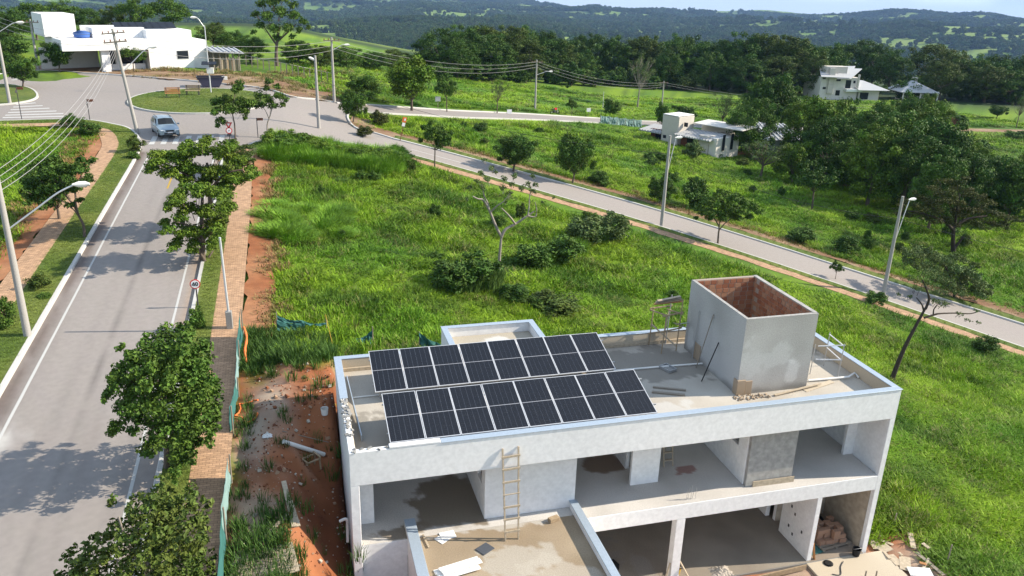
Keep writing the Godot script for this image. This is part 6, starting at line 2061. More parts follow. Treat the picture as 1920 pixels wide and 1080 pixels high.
	shaped_tree("leaning grey-green tree close behind the house", Vector2(1671, 714),
		[[1.25, [1671, 714, 0], [1686, 675, 0], [1702, 640, 0], [1722, 602, 0], [1735, 578, 0]], [0.7, [1735, 580, 0], [1742, 560, 0], [1736, 540, 0.3], [1730, 525, 0.4]], [0.5, [1732, 582, 0], [1728, 570, 0], [1718, 558, 0]], [0.55, [1733, 596, 0], [1752, 590, 0], [1762, 588, 0], [1790, 587, -0.2], [1820, 588, -0.3], [1838, 582, -0.3]], [0.4, [1750, 592, 0], [1751, 580, 0], [1758, 570, 0]]],
		[[1762, 568, 14, 0.2], [1750, 562, 9, 0], [1775, 570, 8, 0], [1800, 588, 7, 0], [1815, 600, 6, 0], [1836, 605, 5, 0], [1830, 582, 6, 0], [1718, 540, 10, 0], [1735, 530, 10, 0.3], [1752, 540, 14, 0], [1730, 505, 14, 0.3], [1750, 515, 16, 0], [1775, 525, 14, 0], [1710, 520, 12, 0.2], [1795, 545, 12, 0], [1705, 555, 6, 0], [1685, 552, 5, 0], [1770, 548, 8, 0]],
		0.10, 230.0, 0.8, Y, bd, 11, 0.12, 0.7)
	shaped_tree("broad grey-green tree on the lower road behind the leaning one", Vector2(1790, 560),
		[[1.0, [1790, 560, 0], [1788, 540, 0], [1780, 515, 0], [1770, 495, 0]], [0.7, [1788, 540, 0], [1805, 520, 0], [1820, 505, 0]]],
		[[1715, 478, 16, 0], [1740, 475, 18, 0.3], [1735, 500, 16, 0], [1765, 490, 20, 0], [1790, 492, 20, 0], [1760, 515, 18, 0.3], [1790, 515, 20, 0], [1815, 520, 18, 0], [1780, 535, 16, 0.3], [1810, 540, 18, 0], [1835, 540, 14, 0], [1705, 490, 12, 0], [1800, 505, 18, 0.4], [1830, 525, 14, 0]],
		0.17, 330.0, 1.8, Y, bd, 12, 0.12, 0.7)
	shaped_tree("big brown-leaved flat-topped tree beyond the lower road", Vector2(1788, 475),
		[[1.3, [1788, 475, 0], [1787, 455, 0], [1788, 430, 0], [1792, 410, 0]], [0.8, [1790, 465, 0], [1800, 452, 0], [1806, 445, 0]], [0.9, [1788, 432, 0], [1770, 415, 0.3], [1745, 405, 0.5]], [0.9, [1790, 425, 0], [1815, 410, 0], [1850, 405, 0]], [0.7, [1791, 418, 0], [1795, 390, 0.3], [1800, 365, 0.3]], [0.6, [1775, 418, 0.3], [1730, 400, 0], [1700, 395, 0]]],
		[[1790, 348, 18, 0], [1765, 358, 18, 0.3], [1815, 358, 18, 0], [1740, 372, 18, 0], [1790, 375, 22, 0.5], [1835, 372, 18, 0], [1715, 385, 16, 0.2], [1755, 390, 20, 0.4], [1800, 395, 22, 0.4], [1845, 392, 20, 0], [1870, 400, 18, 0], [1895, 408, 14, 0], [1700, 400, 14, 0.2], [1735, 408, 16, 0.3], [1775, 412, 16, 0.3], [1820, 415, 18, 0], [1860, 418, 14, 0], [1690, 385, 10, 0], [1885, 420, 10, 0], [1810, 335, 10, 0]],
		0.16, 240.0, 2.0, N, bd, 13, 0.2, 0.5)
	shaped_tree("wide fresh-green tree on the lower road's near verge", Vector2(1346, 457),
		[[1.0, [1346, 457, 0], [1347, 440, 0], [1348, 425, 0], [1340, 410, 0], [1335, 400, 0]], [0.7, [1348, 432, 0], [1358, 420, 0], [1370, 410, 0]], [0.6, [1348, 428, 0], [1351, 408, 0.2], [1355, 385, 0.2]]],
		[[1345, 368, 12, 0], [1365, 366, 14, 0], [1385, 372, 13, 0], [1330, 378, 13, 0], [1355, 385, 16, 0.2], [1380, 390, 16, 0], [1405, 388, 14, 0], [1320, 395, 13, 0.2], [1345, 402, 14, 0.3], [1375, 404, 13, 0], [1402, 405, 10, 0], [1305, 408, 7, 0], [1418, 395, 8, 0], [1330, 408, 8, 0], [1348, 358, 6, 0]],
		0.2, 330.0, 1.5, A, bk, 14, 0.09, 0.75)
	shaped_tree("tall lone tree behind the dry bank", Vector2(519, 124),
		[[1.2, [519, 124, 0], [518, 100, 0], [520, 75, 0], [524, 50, 0]], [0.6, [519, 85, 0], [505, 65, 0], [495, 50, 0]], [0.6, [520, 78, 0], [540, 60, 0], [555, 45, 0]]],
		[[490, 8, 12, 0], [510, 2, 14, 0], [530, -2, 14, 0], [550, 8, 12, 0], [478, 25, 11, 0], [500, 28, 14, 0.5], [525, 22, 16, 0], [552, 28, 13, 0], [570, 38, 12, 0], [488, 48, 12, 0], [512, 52, 14, 0.5], [540, 52, 13, 0], [562, 55, 10, 0], [475, 60, 7, 0], [520, 70, 9, 0], [548, 68, 8, 0], [578, 50, 7, 0]],
		0.28, 110.0, 3.0, A, bk, 15, 0.24, 0.8)

# ---------------------------------------------------------------- trees and plants
var kinds := {}
func leaf(q: MB, p: Vector3, n: Vector3, s: float, rn: RandomNumberGenerator, k: Color) -> void:
	var u := n.cross(Vector3(rn.randf() - 0.5, rn.randf() - 0.5, rn.randf() - 0.5)).normalized()
	var w := n.cross(u)
	var a := p - u * s * 0.5
	var b := p + u * s * 0.5
	var m := p + n * s * 0.10
	q.tri(a, m + w * s * 0.30, b, k)
	q.tri(a, b, m - w * s * 0.30, k)
func make_tree(kind: String, seed_: int) -> Dictionary:
	# unit tree: 1 high, crown about 1 across
	var K: Dictionary = {
		"street": {cy = 0.57, ry = 0.43, clusters = 62, per = 150, leaf = 0.042, cr = 0.135, flat = 0.8, fork = 0.2, trunk = 0.022, limbs = 16, hollow = 0.45},
		"layer": {cy = 0.60, ry = 0.40, clusters = 74, per = 150, leaf = 0.036, cr = 0.13, flat = 0.42, fork = 0.3, trunk = 0.022, limbs = 18, hollow = 0.3},
		"slender": {cy = 0.66, ry = 0.33, clusters = 34, per = 120, leaf = 0.05, cr = 0.13, flat = 0.75, fork = 0.38, trunk = 0.018, limbs = 12, hollow = 0.3},
		"forest": {cy = 0.52, ry = 0.5, clusters = 110, per = 130, leaf = 0.030, cr = 0.12, flat = 0.75, fork = 0.3, trunk = 0.022, limbs = 14, hollow = 0.6},
		"tall": {cy = 0.66, ry = 0.34, clusters = 60, per = 130, leaf = 0.030, cr = 0.11, flat = 0.7, fork = 0.36, trunk = 0.018, limbs = 18, hollow = 0.35},
		"acacia": {cy = 0.72, ry = 0.26, clusters = 60, per = 130, leaf = 0.022, cr = 0.115, flat = 0.4, fork = 0.34, trunk = 0.022, limbs = 20, hollow = 0.1},
		"sparse": {cy = 0.7, ry = 0.28, clusters = 32, per = 80, leaf = 0.022, cr = 0.10, flat = 0.7, fork = 0.34, trunk = 0.018, limbs = 24, hollow = 0.1},
		"bare": {cy = 0.72, ry = 0.26, clusters = 22, per = 44, leaf = 0.020, cr = 0.075, flat = 0.8, fork = 0.36, trunk = 0.02, limbs = 22, hollow = 0.0},
		"canopy": {cy = 0.3, ry = 0.55, clusters = 26, per = 44, leaf = 0.12, cr = 0.2, flat = 0.8, fork = 0.05, trunk = 0.02, limbs = 1, hollow = 0.5},
		"bush": {cy = 0.46, ry = 0.5, clusters = 34, per = 100, leaf = 0.075, cr = 0.19, flat = 0.85, fork = 0.08, trunk = 0.02, limbs = 8, hollow = 0.4}}[kind]
	var rn := RandomNumberGenerator.new()
	rn.seed = seed_ * 71 + kind.hash() % 1000
	var crown := MB.new()
	var wood := MB.new()
	var c := Vector3(rn.randf_range(-0.05, 0.05), K.cy, rn.randf_range(-0.05, 0.05))
	var fork := Vector3(c.x * 0.4 + rn.randf_range(-0.02, 0.02), K.fork, c.z * 0.4)
	wood.tube([Vector3(0, -0.03, 0), fork * Vector3(0.3, 0.35, 0.3), fork * Vector3(0.8, 0.75, 0.8), fork], [K.trunk * 1.35, K.trunk * 1.05, K.trunk * 0.9, K.trunk * 0.85], 8)
	var lobes := []
	for i in 5: lobes.append([Vector3(rn.randf() - 0.5, rn.randf() - 0.35, rn.randf() - 0.5).normalized(), rn.randf_range(0.7, 1.12)])
	for i in int(K.clusters):
		var d := Vector3(rn.randfn(), rn.randfn() * 0.9 + 0.15, rn.randfn()).normalized()
		var reach := 0.88
		for l in lobes: reach = lerpf(reach, l[1], clampf((d.dot(l[0]) - 0.55) * 2.2, 0, 1))
		var r: float = lerpf(K.hollow, 1.0, pow(rn.randf(), 0.6)) * reach
		var stray := rn.randf() < 0.16
		var p := c + d * Vector3(0.5, K.ry, 0.5) * (r * 0.84 if not stray else rn.randf_range(0.8, 0.92))
		var cr: float = K.cr * (rn.randf_range(0.65, 1.15) if not stray else rn.randf_range(0.5, 0.75))
		var tone := rn.randf_range(0.72, 1.3)
		var warm := rn.randf_range(-0.15, 0.25)
		if i < int(K.limbs):
			var k1 := fork.lerp(p, 0.4) + Vector3(rn.randf_range(-0.04, 0.04), rn.randf_range(-0.05, 0.02), rn.randf_range(-0.04, 0.04))
			var k2 := fork.lerp(p, 0.75) + Vector3(rn.randf_range(-0.03, 0.03), rn.randf_range(-0.02, 0.03), rn.randf_range(-0.03, 0.03))
			var w: float = K.trunk * rn.randf_range(0.22, 0.42)
			wood.tube([fork - Vector3.UP * 0.01, k1, k2, p], [w, w * 0.75, w * 0.45, w * 0.15], 5, false)
			if kind == "bare" or kind == "sparse" or kind == "acacia":
				for b in 5:
					var e := p + Vector3(rn.randfn(), rn.randfn() * 0.5 + 0.2, rn.randfn()) * cr * 0.8
					wood.tube([k2, k2.lerp(e, 0.5) + Vector3.UP * 0.01, e], [w * 0.35, w * 0.2, w * 0.08], 4, false)
		for j in int(K.per):
			var g := Vector3(rn.randfn(), rn.randfn(), rn.randfn()).normalized()
			var o := g * cr * pow(rn.randf(), 0.42) * Vector3(1, K.flat, 1)
			var n := (g + Vector3(rn.randfn(), rn.randfn() + 0.7, rn.randfn()) * 0.55).normalized()
			var s := tone * rn.randf_range(0.75, 1.25)
			leaf(crown, p + o, n, K.leaf * rn.randf_range(0.6, 1.25), rn, Color((0.064 + 0.04 * warm) * s, 0.118 * s, 0.024 * s) if kind != "canopy" else Color(s, s, s))
	return {crown = crown.mesh(), wood = wood.mesh()}
func variant(kind: String, i: int) -> Dictionary:
	var n: int = {"forest": 6, "street": 4, "bush": 4, "tall": 3, "slender": 3}.get(kind, 2)
	var key := "%s%d" % [kind, i % n]
	if not kinds.has(key): kinds[key] = make_tree(kind, i % n + 1)
	return kinds[key]
func tree_at(kind: String, i: int, p: Vector3, h: float, w: float, leafm: Material, bark: Material, label: String, group := "", called := "tree", lean := Vector3.ZERO) -> Node3D:
	var v := variant(kind, i)
	var t := thing(called, label, "tree" if called == "tree" else "shrub", p - Vector3.UP * 0.03, 0.0, group)
	var b := Basis(Vector3.UP, i * 2.4) * Basis.from_scale(Vector3(w, h, w))
	if lean != Vector3.ZERO: b = Basis(lean.normalized(), lean.length()) * b
	t.basis = b
	part("trunk" if called == "tree" else "stem", v.wood, bark, t)
	part("crown" if called == "tree" else "foliage", v.crown, leafm, t)
	return t
func tree_px(kind: String, i: int, u: float, v: float, vt: float, wpx: float, leafm: Material, bark: Material, label: String, group := "", called := "tree", lean := Vector3.ZERO) -> void:
	var p := gp(u, v)
	tree_at(kind, i, p, tall(p, vt) * 1.02, metres(p, wpx) * 1.02, leafm, bark, label, group, called, lean)
func trees() -> void:
	var A: Material = M.leaf_a; var B: Material = M.leaf_b; var C: Material = M.leaf_c
	var O: Material = M.leaf_olive; var N: Material = M.leaf_brown; var Y: Material = M.leaf_grey
	var bk: Material = M.bark; var bp: Material = M.bark_pale; var bd: Material = M.bark_dark
	# kind, variant, base u v, top v, crown width px, leaves, bark, label, lean
	var L := [
		["layer", 0, 455, 330, 268, 80, O, bk, "brownish small tree over the bare strip behind the big street tree"],
		["street", 3, 112, 415, 285, 110, C, bk, "dark tree behind the leaning one across the street"],
		["street", 1, 662, 232, 165, 56, A, bk, "small dense tree on the tip where the roads part"],
		["street", 2, 684, 200, 137, 78, A, bk, "round tree behind the tip where the roads part"],
		["street", 3, 772, 208, 100, 105, B, bk, "broad yellow-green tree on the far road before the wood"],
		["slender", 2, 838, 210, 142, 50, A, bk, "thin curved tree on the far road next to the broad one"],
		["sparse", 0, 932, 213, 148, 46, Y, bk, "thin see-through tree on the far road near the camera post"],
		["slender", 0, 1072, 218, 183, 26, A, bk, "very small tree on the far road by the motorbike"],
		["bush", 1, 1147, 215, 182, 40, A, bk, "roundish small tree by the pale netting"],
		["sparse", 1, 1195, 202, 98, 70, Y, bp, "tall bare-stemmed tree standing alone in the meadow"],
		["slender", 1, 815, 314, 226, 66, C, bk, "round-headed tree on the lower road's near verge by the red sign"],
		["street", 0, 962, 322, 247, 86, C, bk, "dark round tree on the lower road's far side"],
		["street", 1, 1073, 346, 246, 80, A, bk, "taller open tree on the lower road between the round ones"],
		["street", 2, 1238, 386, 328, 60, C, bk, "small dark round tree behind the lower road's first pole"],
		["slender", 0, 1566, 524, 488, 28, C, bk, "sapling on the lower road's near verge"],
		["sparse", 0, 1352, 250, 168, 66, Y, bk, "thin brownish tree between beige house and meadow"],
		["sparse", 1, 1425, 335, 262, 120, Y, bk, "grey open tree in front of the beige house's soil"],
		["forest", 0, 1410, 300, 183, 100, A, bk, "bright green tree right beside the beige house"],
		["acacia", 1, 1620, 365, 282, 110, C, bd, "dark thin-stemmed tree beyond the lower road"],
		["slender", 2, 1522, 395, 302, 90, C, bk, "multi-stemmed bushy tree beyond the lower road"],
		["tall", 1, 325, 85, -12, 100, A, bk, "tall tree behind the white house's solar panels"],
		["tall", 2, 255, 85, -8, 80, A, bk, "tall tree behind the white house's middle"],
		["forest", 3, 215, 80, 8, 62, O, bk, "olive tree behind the white house's tower"],
		["street", 0, 112, 136, 72, 70, C, bk, "street tree before the white house's porch"],
		["street", 1, 43, 165, 98, 70, A, bk, "round street tree on the corner lawn"],
		["slender", 1, 251, 136, 85, 50, A, bk, "small tree before the white house's doorway"],
		["forest", 1, 20, 90, 10, 90, C, bk, "dark tree at the edge behind the corner lawn"],
		["forest", 2, 70, 75, 0, 80, A, bk, "tree behind the small far pole"],
		["bush", 0, 30, 105, 62, 60, A, bk, "rounded bright tree between the far poles"],
		["street", 3, 1452, 165, 132, 34, A, bk, "small tree in the meadow before the wood"],
		["slender", 0, 1498, 165, 138, 24, A, bk, "thin small tree in the meadow"],
		["sparse", 0, 1905, 240, 170, 40, Y, bk, "thin tree beside the pale lane"],
		["street", 1, 1868, 222, 196, 36, C, bk, "small clipped tree on the meadow above the lane"]]
	for e in L:
		tree_px(e[0], e[1], e[2], e[3], e[4], e[5], e[6], e[7], e[8], "", "tree", e[9] if e.size() > 9 else Vector3.ZERO)
	shaped_trees()
	# the wood along the meadow: every tree one can tell apart
	var rn := RandomNumberGenerator.new()
	rn.seed = 31
	var W := [[830, 142, 52, 95], [868, 140, 46, 90], [905, 142, 42, 95], [945, 146, 44, 92], [985, 146, 45, 90], [1022, 150, 58, 80], [858, 150, 70, 80], [925, 152, 62, 90], [985, 155, 68, 90], [1045, 152, 72, 70], [1092, 155, 92, 56], [1075, 150, 66, 60], [1110, 152, 62, 70], [1148, 154, 66, 75], [1185, 156, 68, 72], [1222, 158, 64, 78], [1262, 160, 62, 82], [1300, 162, 68, 90], [1345, 165, 74, 86], [1385, 168, 60, 95], [1425, 170, 56, 95], [1465, 172, 62, 95], [1500, 174, 72, 88], [1250, 166, 92, 60], [1330, 170, 96, 70], [1400, 176, 100, 80], [1458, 178, 100, 80], [1515, 180, 100, 70], [1545, 170, 78, 80], [1590, 160, 74, 100], [1632, 165, 80, 80], [1665, 172, 92, 70], [1738, 166, 78, 100], [1785, 180, 92, 85], [1822, 184, 100, 80], [1862, 186, 104, 90], [1905, 188, 100, 95], [1945, 190, 102, 95], [1760, 188, 112, 70], [1845, 192, 118, 80], [1890, 194, 124, 80]]
	var wl := ["dense dark tree in the wood along the meadow", "tall tree with a mid green crown in the wood along the meadow", "olive-toned tree in the wood along the meadow", "dark green tree with a ragged crown in the wood along the meadow"]
	for i in W.size():
		var k: int = (i * 7 + i / 3) % 4
		tree_px("forest", i, W[i][0], W[i][1], W[i][2], W[i][3] * 1.12, [C, A, O, C][k], bk, wl[k], "trees of the wood along the meadow")
	# grove on the slope between the houses
	var S := [[1440, 262, 132, 90], [1415, 245, 140, 80], [1462, 245, 146, 70], [1500, 300, 180, 90], [1532, 310, 178, 95], [1570, 312, 182, 85], [1545, 345, 210, 100], [1600, 330, 205, 110], [1650, 335, 200, 120], [1700, 345, 205, 120], [1625, 385, 232, 130], [1690, 395, 230, 140], [1745, 372, 215, 110], [1655, 300, 186, 80], [1690, 285, 168, 80], [1735, 290, 178, 80], [1485, 345, 262, 75], [1790, 410, 280, 110], [1840, 400, 285, 100], [1740, 430, 285, 100], [1885, 420, 290, 100], [1925, 400, 280, 110], [1810, 340, 262, 80], [1545, 268, 205, 60], [1390, 285, 222, 70]]
	var sl := ["dark tree of the grove on the slope between the houses", "tree with a yellowish-green crown in the grove between the houses", "fresh green tree of the grove between the houses"]
	for i in S.size():
		var k: int = (i * 5 + i / 2) % 3
		tree_px("forest" if i % 4 else "street", i + 2, S[i][0], S[i][1], S[i][2], S[i][3] * 1.08, [C, B, A][k], bk, sl[k], "trees of the grove on the slope")
	var E := [[470, 118, 66, 70], [560, 120, 72, 60], [600, 128, 82, 60], [650, 130, 84, 70], [700, 132, 96, 60], [740, 130, 92, 70], [790, 136, 100, 60], [155, 95, 50, 60], [400, 92, 40, 60], [440, 100, 55, 60], [0, 130, 60, 70], [-20, 90, 20, 90], [120, 60, 0, 80], [170, 70, 12, 60]]
	for i in E.size():
		tree_px("forest", i + 1, E[i][0], E[i][1], E[i][2], E[i][3] * 1.1, [A, C, O][i % 3], bk, ["mid green tree on the valley edge behind the fences", "dark tree on the valley edge behind the fences", "olive tree on the valley edge behind the fences"][i % 3], "trees on the valley edge")
	# undergrowth that closes the wood's edge and the grove
	for i in 46:
		var u := 830.0 + i * 24.0 + rn.randf_range(-9, 9)
		if u > 1530 and u < 1680 and i % 2: continue
		var v := lerpf(148, 193, clampf((u - 830) / 1090.0, 0, 1)) + rn.randf_range(-2, 3)
		var p := gp(u, v)
		tree_at("bush", i, p, rn.randf_range(3.0, 6.5), rn.randf_range(5.0, 9.0), [C, A, C, O][i % 4], bk, "bushy undergrowth closing the wood's edge", "undergrowth at the wood's edge", "shrub")
	for i in 40:
		var u := rn.randf_range(1490, 1940); var v := rn.randf_range(262, 330) + (u - 1490) * 0.22
		var p := gp(u, v)
		if road_gap(p.x, p.z) < 5.0: continue
		tree_at("bush", i + 1, p, rn.randf_range(2.0, 4.5), rn.randf_range(3.0, 6.5), [C, C, A][i % 3], bk, "dense undergrowth in the grove on the slope", "undergrowth of the grove", "shrub")
	# shrubs that stand apart
	var Z := [[137, 240, 212, 44, C, "dark shrub at the footpath corner of the near-left field"], [170, 255, 225, 50, C, "second dark shrub at the footpath corner, beside the earth"], [255, 288, 252, 34, O, "sparse shrub by the foot of the leaning pole"], [252, 300, 282, 26, A, "low green shrub on the verge below the leaning pole"], [75, 545, 508, 44, O, "thin pale shrub on the verge by the lamp-arm pole"], [85, 562, 546, 30, A, "low clump on the verge below the thin shrub"], [8, 618, 555, 60, A, "leafy shrub behind the lamp-arm pole"], [683, 256, 234, 34, N, "brown-tinged shrub where the roads part"], [712, 235, 205, 40, N, "dry reddish shrub on the bank where the roads part"], [748, 295, 268, 32, A, "shrub at the lower road's near kerb by the red sign"], [602, 366, 346, 14, C, "small dark bush alone in the field"], [372, 622, 572, 34, A, "young leafy plant at the foot of the 40 sign"], [1640, 572, 545, 46, A, "shrub at the foot of the lower road's second pole"], [1845, 660, 628, 50, C, "low shrub on the lower road's near footpath"], [1300, 392, 330, 60, C, "dark shrub mass behind the first pole of the lower road"], [1582, 475, 440, 50, C, "dark bush on the lower road's far bank"], [1240, 240, 190, 30, A, "rounded bush behind the beige house's tower"], [1285, 228, 195, 46, C, "dark bush behind the beige house"], [1790, 232, 212, 46, C, "dark round shrub by the timber gate"], [1835, 292, 262, 60, C, "dark shrub on the lane's lower bank"], [1905, 262, 244, 50, A, "low shrub at the edge of the pale lane"], [1120, 345, 318, 40, C, "dark bush on the bank behind the taller open tree"], [1130, 350, 330, 30, A, "bush beside the bank behind the taller open tree"], [1010, 250, 238, 20, C, "little bush in the slope behind the lower road"], [870, 240, 228, 16, C, "tiny bush in the slope near the far road"], [1265, 205, 196, 14, C, "tiny bush on the meadow"], [1065, 165, 158, 12, C, "tiny bush far up the meadow"], [1300, 300, 262, 40, Y, "pale see-through shrub before the beige house"], [1215, 300, 285, 22, C, "bush on the slope under the beige house"], [1500, 455, 425, 60, C, "bush on the far bank of the lower road"]]
	for i in Z.size():
		var e = Z[i]
		tree_px("bush", i, e[0], e[1], e[2], e[3], e[4], bk, e[5], "", "shrub")
	# young shrubs dotted over the slopes
	for i in 46:
		var u := rn.randf_range(760, 1900); var v := rn.randf_range(225, 420) + (u - 760) * 0.09
		var p := gp(u, v)
		if road_gap(p.x, p.z) < 2.0: continue
		tree_at("bush", i, p, rn.randf_range(0.7, 1.6), rn.randf_range(0.9, 2.2), [A, C, O][i % 3], bk, "wild bush dotted over the slope below the far road", "wild bushes on the slope", "shrub")
	for i in 14:
		var u := rn.randf_range(480, 1300); var v := rn.randf_range(330, 580)
		var p := gp(u, v)
		if road_gap(p.x, p.z) < 2.5 or p.z > -9.5 and p.x > -1.0 and p.x < 22.0: continue
		tree_at("bush", i, p, rn.randf_range(0.5, 0.95), rn.randf_range(0.7, 1.5), [A, C][i % 2], bk, "weedy bush in the grass field behind the house", "weedy bushes in the field", "shrub")
	# tall grass clumps
	var cane := []
	for i in 3: cane.append(clump(i + 1, 700, 1.0, 0.019))
	var cl := [[870, 545, 485, 110, "big dark clump of cane grass at the foot of the bare tree"], [1030, 492, 455, 90, "clump of bright cane grass right of the bare tree"], [1120, 450, 412, 80, "grey-green clump of cane grass near the lower road"], [920, 545, 490, 90, "smaller clump of cane grass beside the bare tree's trunk"], [1085, 478, 440, 60, "low clump of cane grass between the two larger ones"]]
	for i in cl.size():
		var p := gp(cl[i][0], cl[i][1])
		var h := tall(p, cl[i][2]); var w := metres(p, cl[i][3])
		var o := single("grass_clump", cane[i % 3], [M.cane_dark, M.cane, M.cane_dark, M.cane_dark, M.cane][i], cl[i][4], "grass clump", p + Vector3(0, -0.05, -w * 0.15), Basis(Vector3.UP, i * 1.3) * Basis.from_scale(Vector3(w, h * 1.1, w * 0.75)))
	var lm := [[845, 545, 485, 90, C, "leafy mound on the left of the big cane clump"], [890, 540, 472, 100, C, "rounded dark leafy bush at the foot of the bare tree"], [1000, 505, 455, 80, A, "fresh leafy mound right of the bare tree"], [1055, 492, 440, 90, A, "bright leafy mound between the bare tree and the lower road"], [1095, 455, 400, 80, Y, "grey-green leafy mound near the lower road"], [1145, 450, 395, 80, Y, "second grey-green leafy mound near the lower road"], [960, 565, 530, 70, C, "low leafy weeds in front of the bare tree"], [1040, 585, 548, 110, O, "low brownish weeds between the bare tree and the house"]]
	for i in lm.size():
		var e = lm[i]
		tree_px("bush", i + 1, e[0], e[1], e[2], e[3], e[4], bk, e[5], "", "shrub")
	for i in 26:
		var u := 512.0 + i * 9.5
		var q := base_gp(u, 274.0 + (u - 508) * 0.125 + rn.randf_range(-3, 16))
		tree_at("bush", i, Vector3(q.x, H(q.x, q.y), q.y), rn.randf_range(1.0, 1.7), rn.randf_range(2.0, 3.2), [B, B, A][i % 3], bk, "leafy weed mound in the cane bank at the junction corner", "leafy weeds of the cane bank", "shrub")
	var mm := MultiMesh.new()
	mm.transform_format = MultiMesh.TRANSFORM_3D
	mm.use_colors = true
	mm.mesh = cane[1]
	var sp := []
	while sp.size() < 130:
		var u := rn.randf_range(508, 752)
		var lo := 262.0 + (u - 508) * 0.12 + 8.0; var hi := 300.0 + (u - 508) * 0.13
		sp.append(base_gp(u, rn.randf_range(lo, hi)))
	for i in 40: sp.append(base_gp(rn.randf_range(490, 640), rn.randf_range(385, 450)))
	mm.instance_count = sp.size()
	for i in sp.size():
		var g: float = rn.randf_range(0.55, 1.15)
		var b := Basis(Vector3.UP, rn.randf() * TAU) * Basis.from_scale(Vector3(2.6, (1.7 if i < 130 else 0.9) * g, 2.6))
		mm.set_instance_transform(i, Transform3D(b, Vector3(sp[i].x, H(sp[i].x, sp[i].y) - 0.05, sp[i].y)))
		mm.set_instance_color(i, Color(0.17, 0.31, 0.035) * rn.randf_range(0.75, 1.25))
	var mi := MultiMeshInstance3D.new()
	mi.name = "cane_grass"
	mi.multimesh = mm
	mi.material_override = M.blade
	add_child(mi)
	stuff(mi, "bank of tall cane grass at the junction corner", "grass")
func blade(q: MB, o: Vector3, d: Vector3, h: float, w: float, bend: float, k: Color) -> void:
	var s := Vector3(-d.z, 0, d.x) * w * 0.5
	var a := o + Vector3.UP * h * 0.55 + d * bend * 0.3
	var t := o + Vector3.UP * h * (1.0 - bend * 0.35 / maxf(h, 0.01)) + d * bend
	q.quad(o - s, o + s, a + s * 0.85, a - s * 0.85, k)
	q.tri(a - s * 0.85, a + s * 0.85, t, k)
func clump(seed_: int, n: int, h: float, w: float) -> ArrayMesh:
	var rn := RandomNumberGenerator.new()
	rn.seed = seed_
	if not M.has("cane"):
		var m := leafmat("cane", Color(0.19, 0.30, 0.04), Color(0.09, 0.15, 0.02))
		m = leafmat("cane_dark", Color(0.085, 0.15, 0.035), Color(0.04, 0.07, 0.015))
	var q := MB.new()
	for i in n:
		var a := rn.randf() * TAU
		var r := sqrt(rn.randf()) * 0.36
		var d := Vector3(cos(a), 0, sin(a))
		var e := (d + Vector3(rn.randfn(), 0, rn.randfn()) * 0.6).normalized()
		blade(q, d * r, e, h * rn.randf_range(0.5, 1.0) * (1.0 - r * 0.9), w * rn.randf_range(0.6, 1.2), rn.randf_range(0.08, 0.3), Color.WHITE * rn.randf_range(0.7, 1.3))
	return q.mesh()
func tuft(seed_: int, n: int, spread: float) -> ArrayMesh:
	var rn := RandomNumberGenerator.new()
	rn.seed = seed_
	var q := MB.new()
	for i in n:
		var a := rn.randf() * TAU
		var d := Vector3(cos(a), 0, sin(a))
		var e := (d + Vector3(rn.randfn(), 0, rn.randfn())).normalized()
		blade(q, d * sqrt(rn.randf()) * spread, e, rn.randf_range(0.45, 1.0), rn.randf_range(0.025, 0.06), rn.randf_range(0.1, 0.45), Color.WHITE * rn.randf_range(0.7, 1.25))
	return q.mesh()
var junction := PackedVector2Array()
func open_ground(x: float, z: float) -> bool:
	if z > -50.0 and absf(x + 9.42) < 7.2: return false
	if x > -4.6 and x < 0.2 and z > -14.0 and earth_at(x, z) > 0.35: return false
	if x > -0.3 and x < 20.7 and z > -7.4 and z < 20.0: return false
	if x > 4.4 and x < 8.9 and z > -9.5 and z < -6.0: return false
	if x > 20.0 and x < 22.6 and z > -0.5 and earth_at(x, z) > 0.5: return false
	var p := Vector2(x, z)
	if z < -42.0 and z > -100.0 and x < 10.0:
		if Geometry2D.is_point_in_polygon(p, junction): return false
		if seg_d(p, junction) < 2.6 and z > -62.0: return false
	if x > 4.0:
		if seg_d(p, right_near) < 2.4 or seg_d(p, right_far) < 3.3: return false
		for i in 0:
			pass
		var mid := right_near[0].lerp(right_far[0], 0.5)
		var m2 := right_near[-1].lerp(right_far[-1], 0.5)
		if p.distance_to(Geometry2D.get_closest_point_to_segment(p, mid, m2)) < 4.0: return false
		if z < -70.0 and seg_d(p, far_mid) < 4.0: return false
	return true
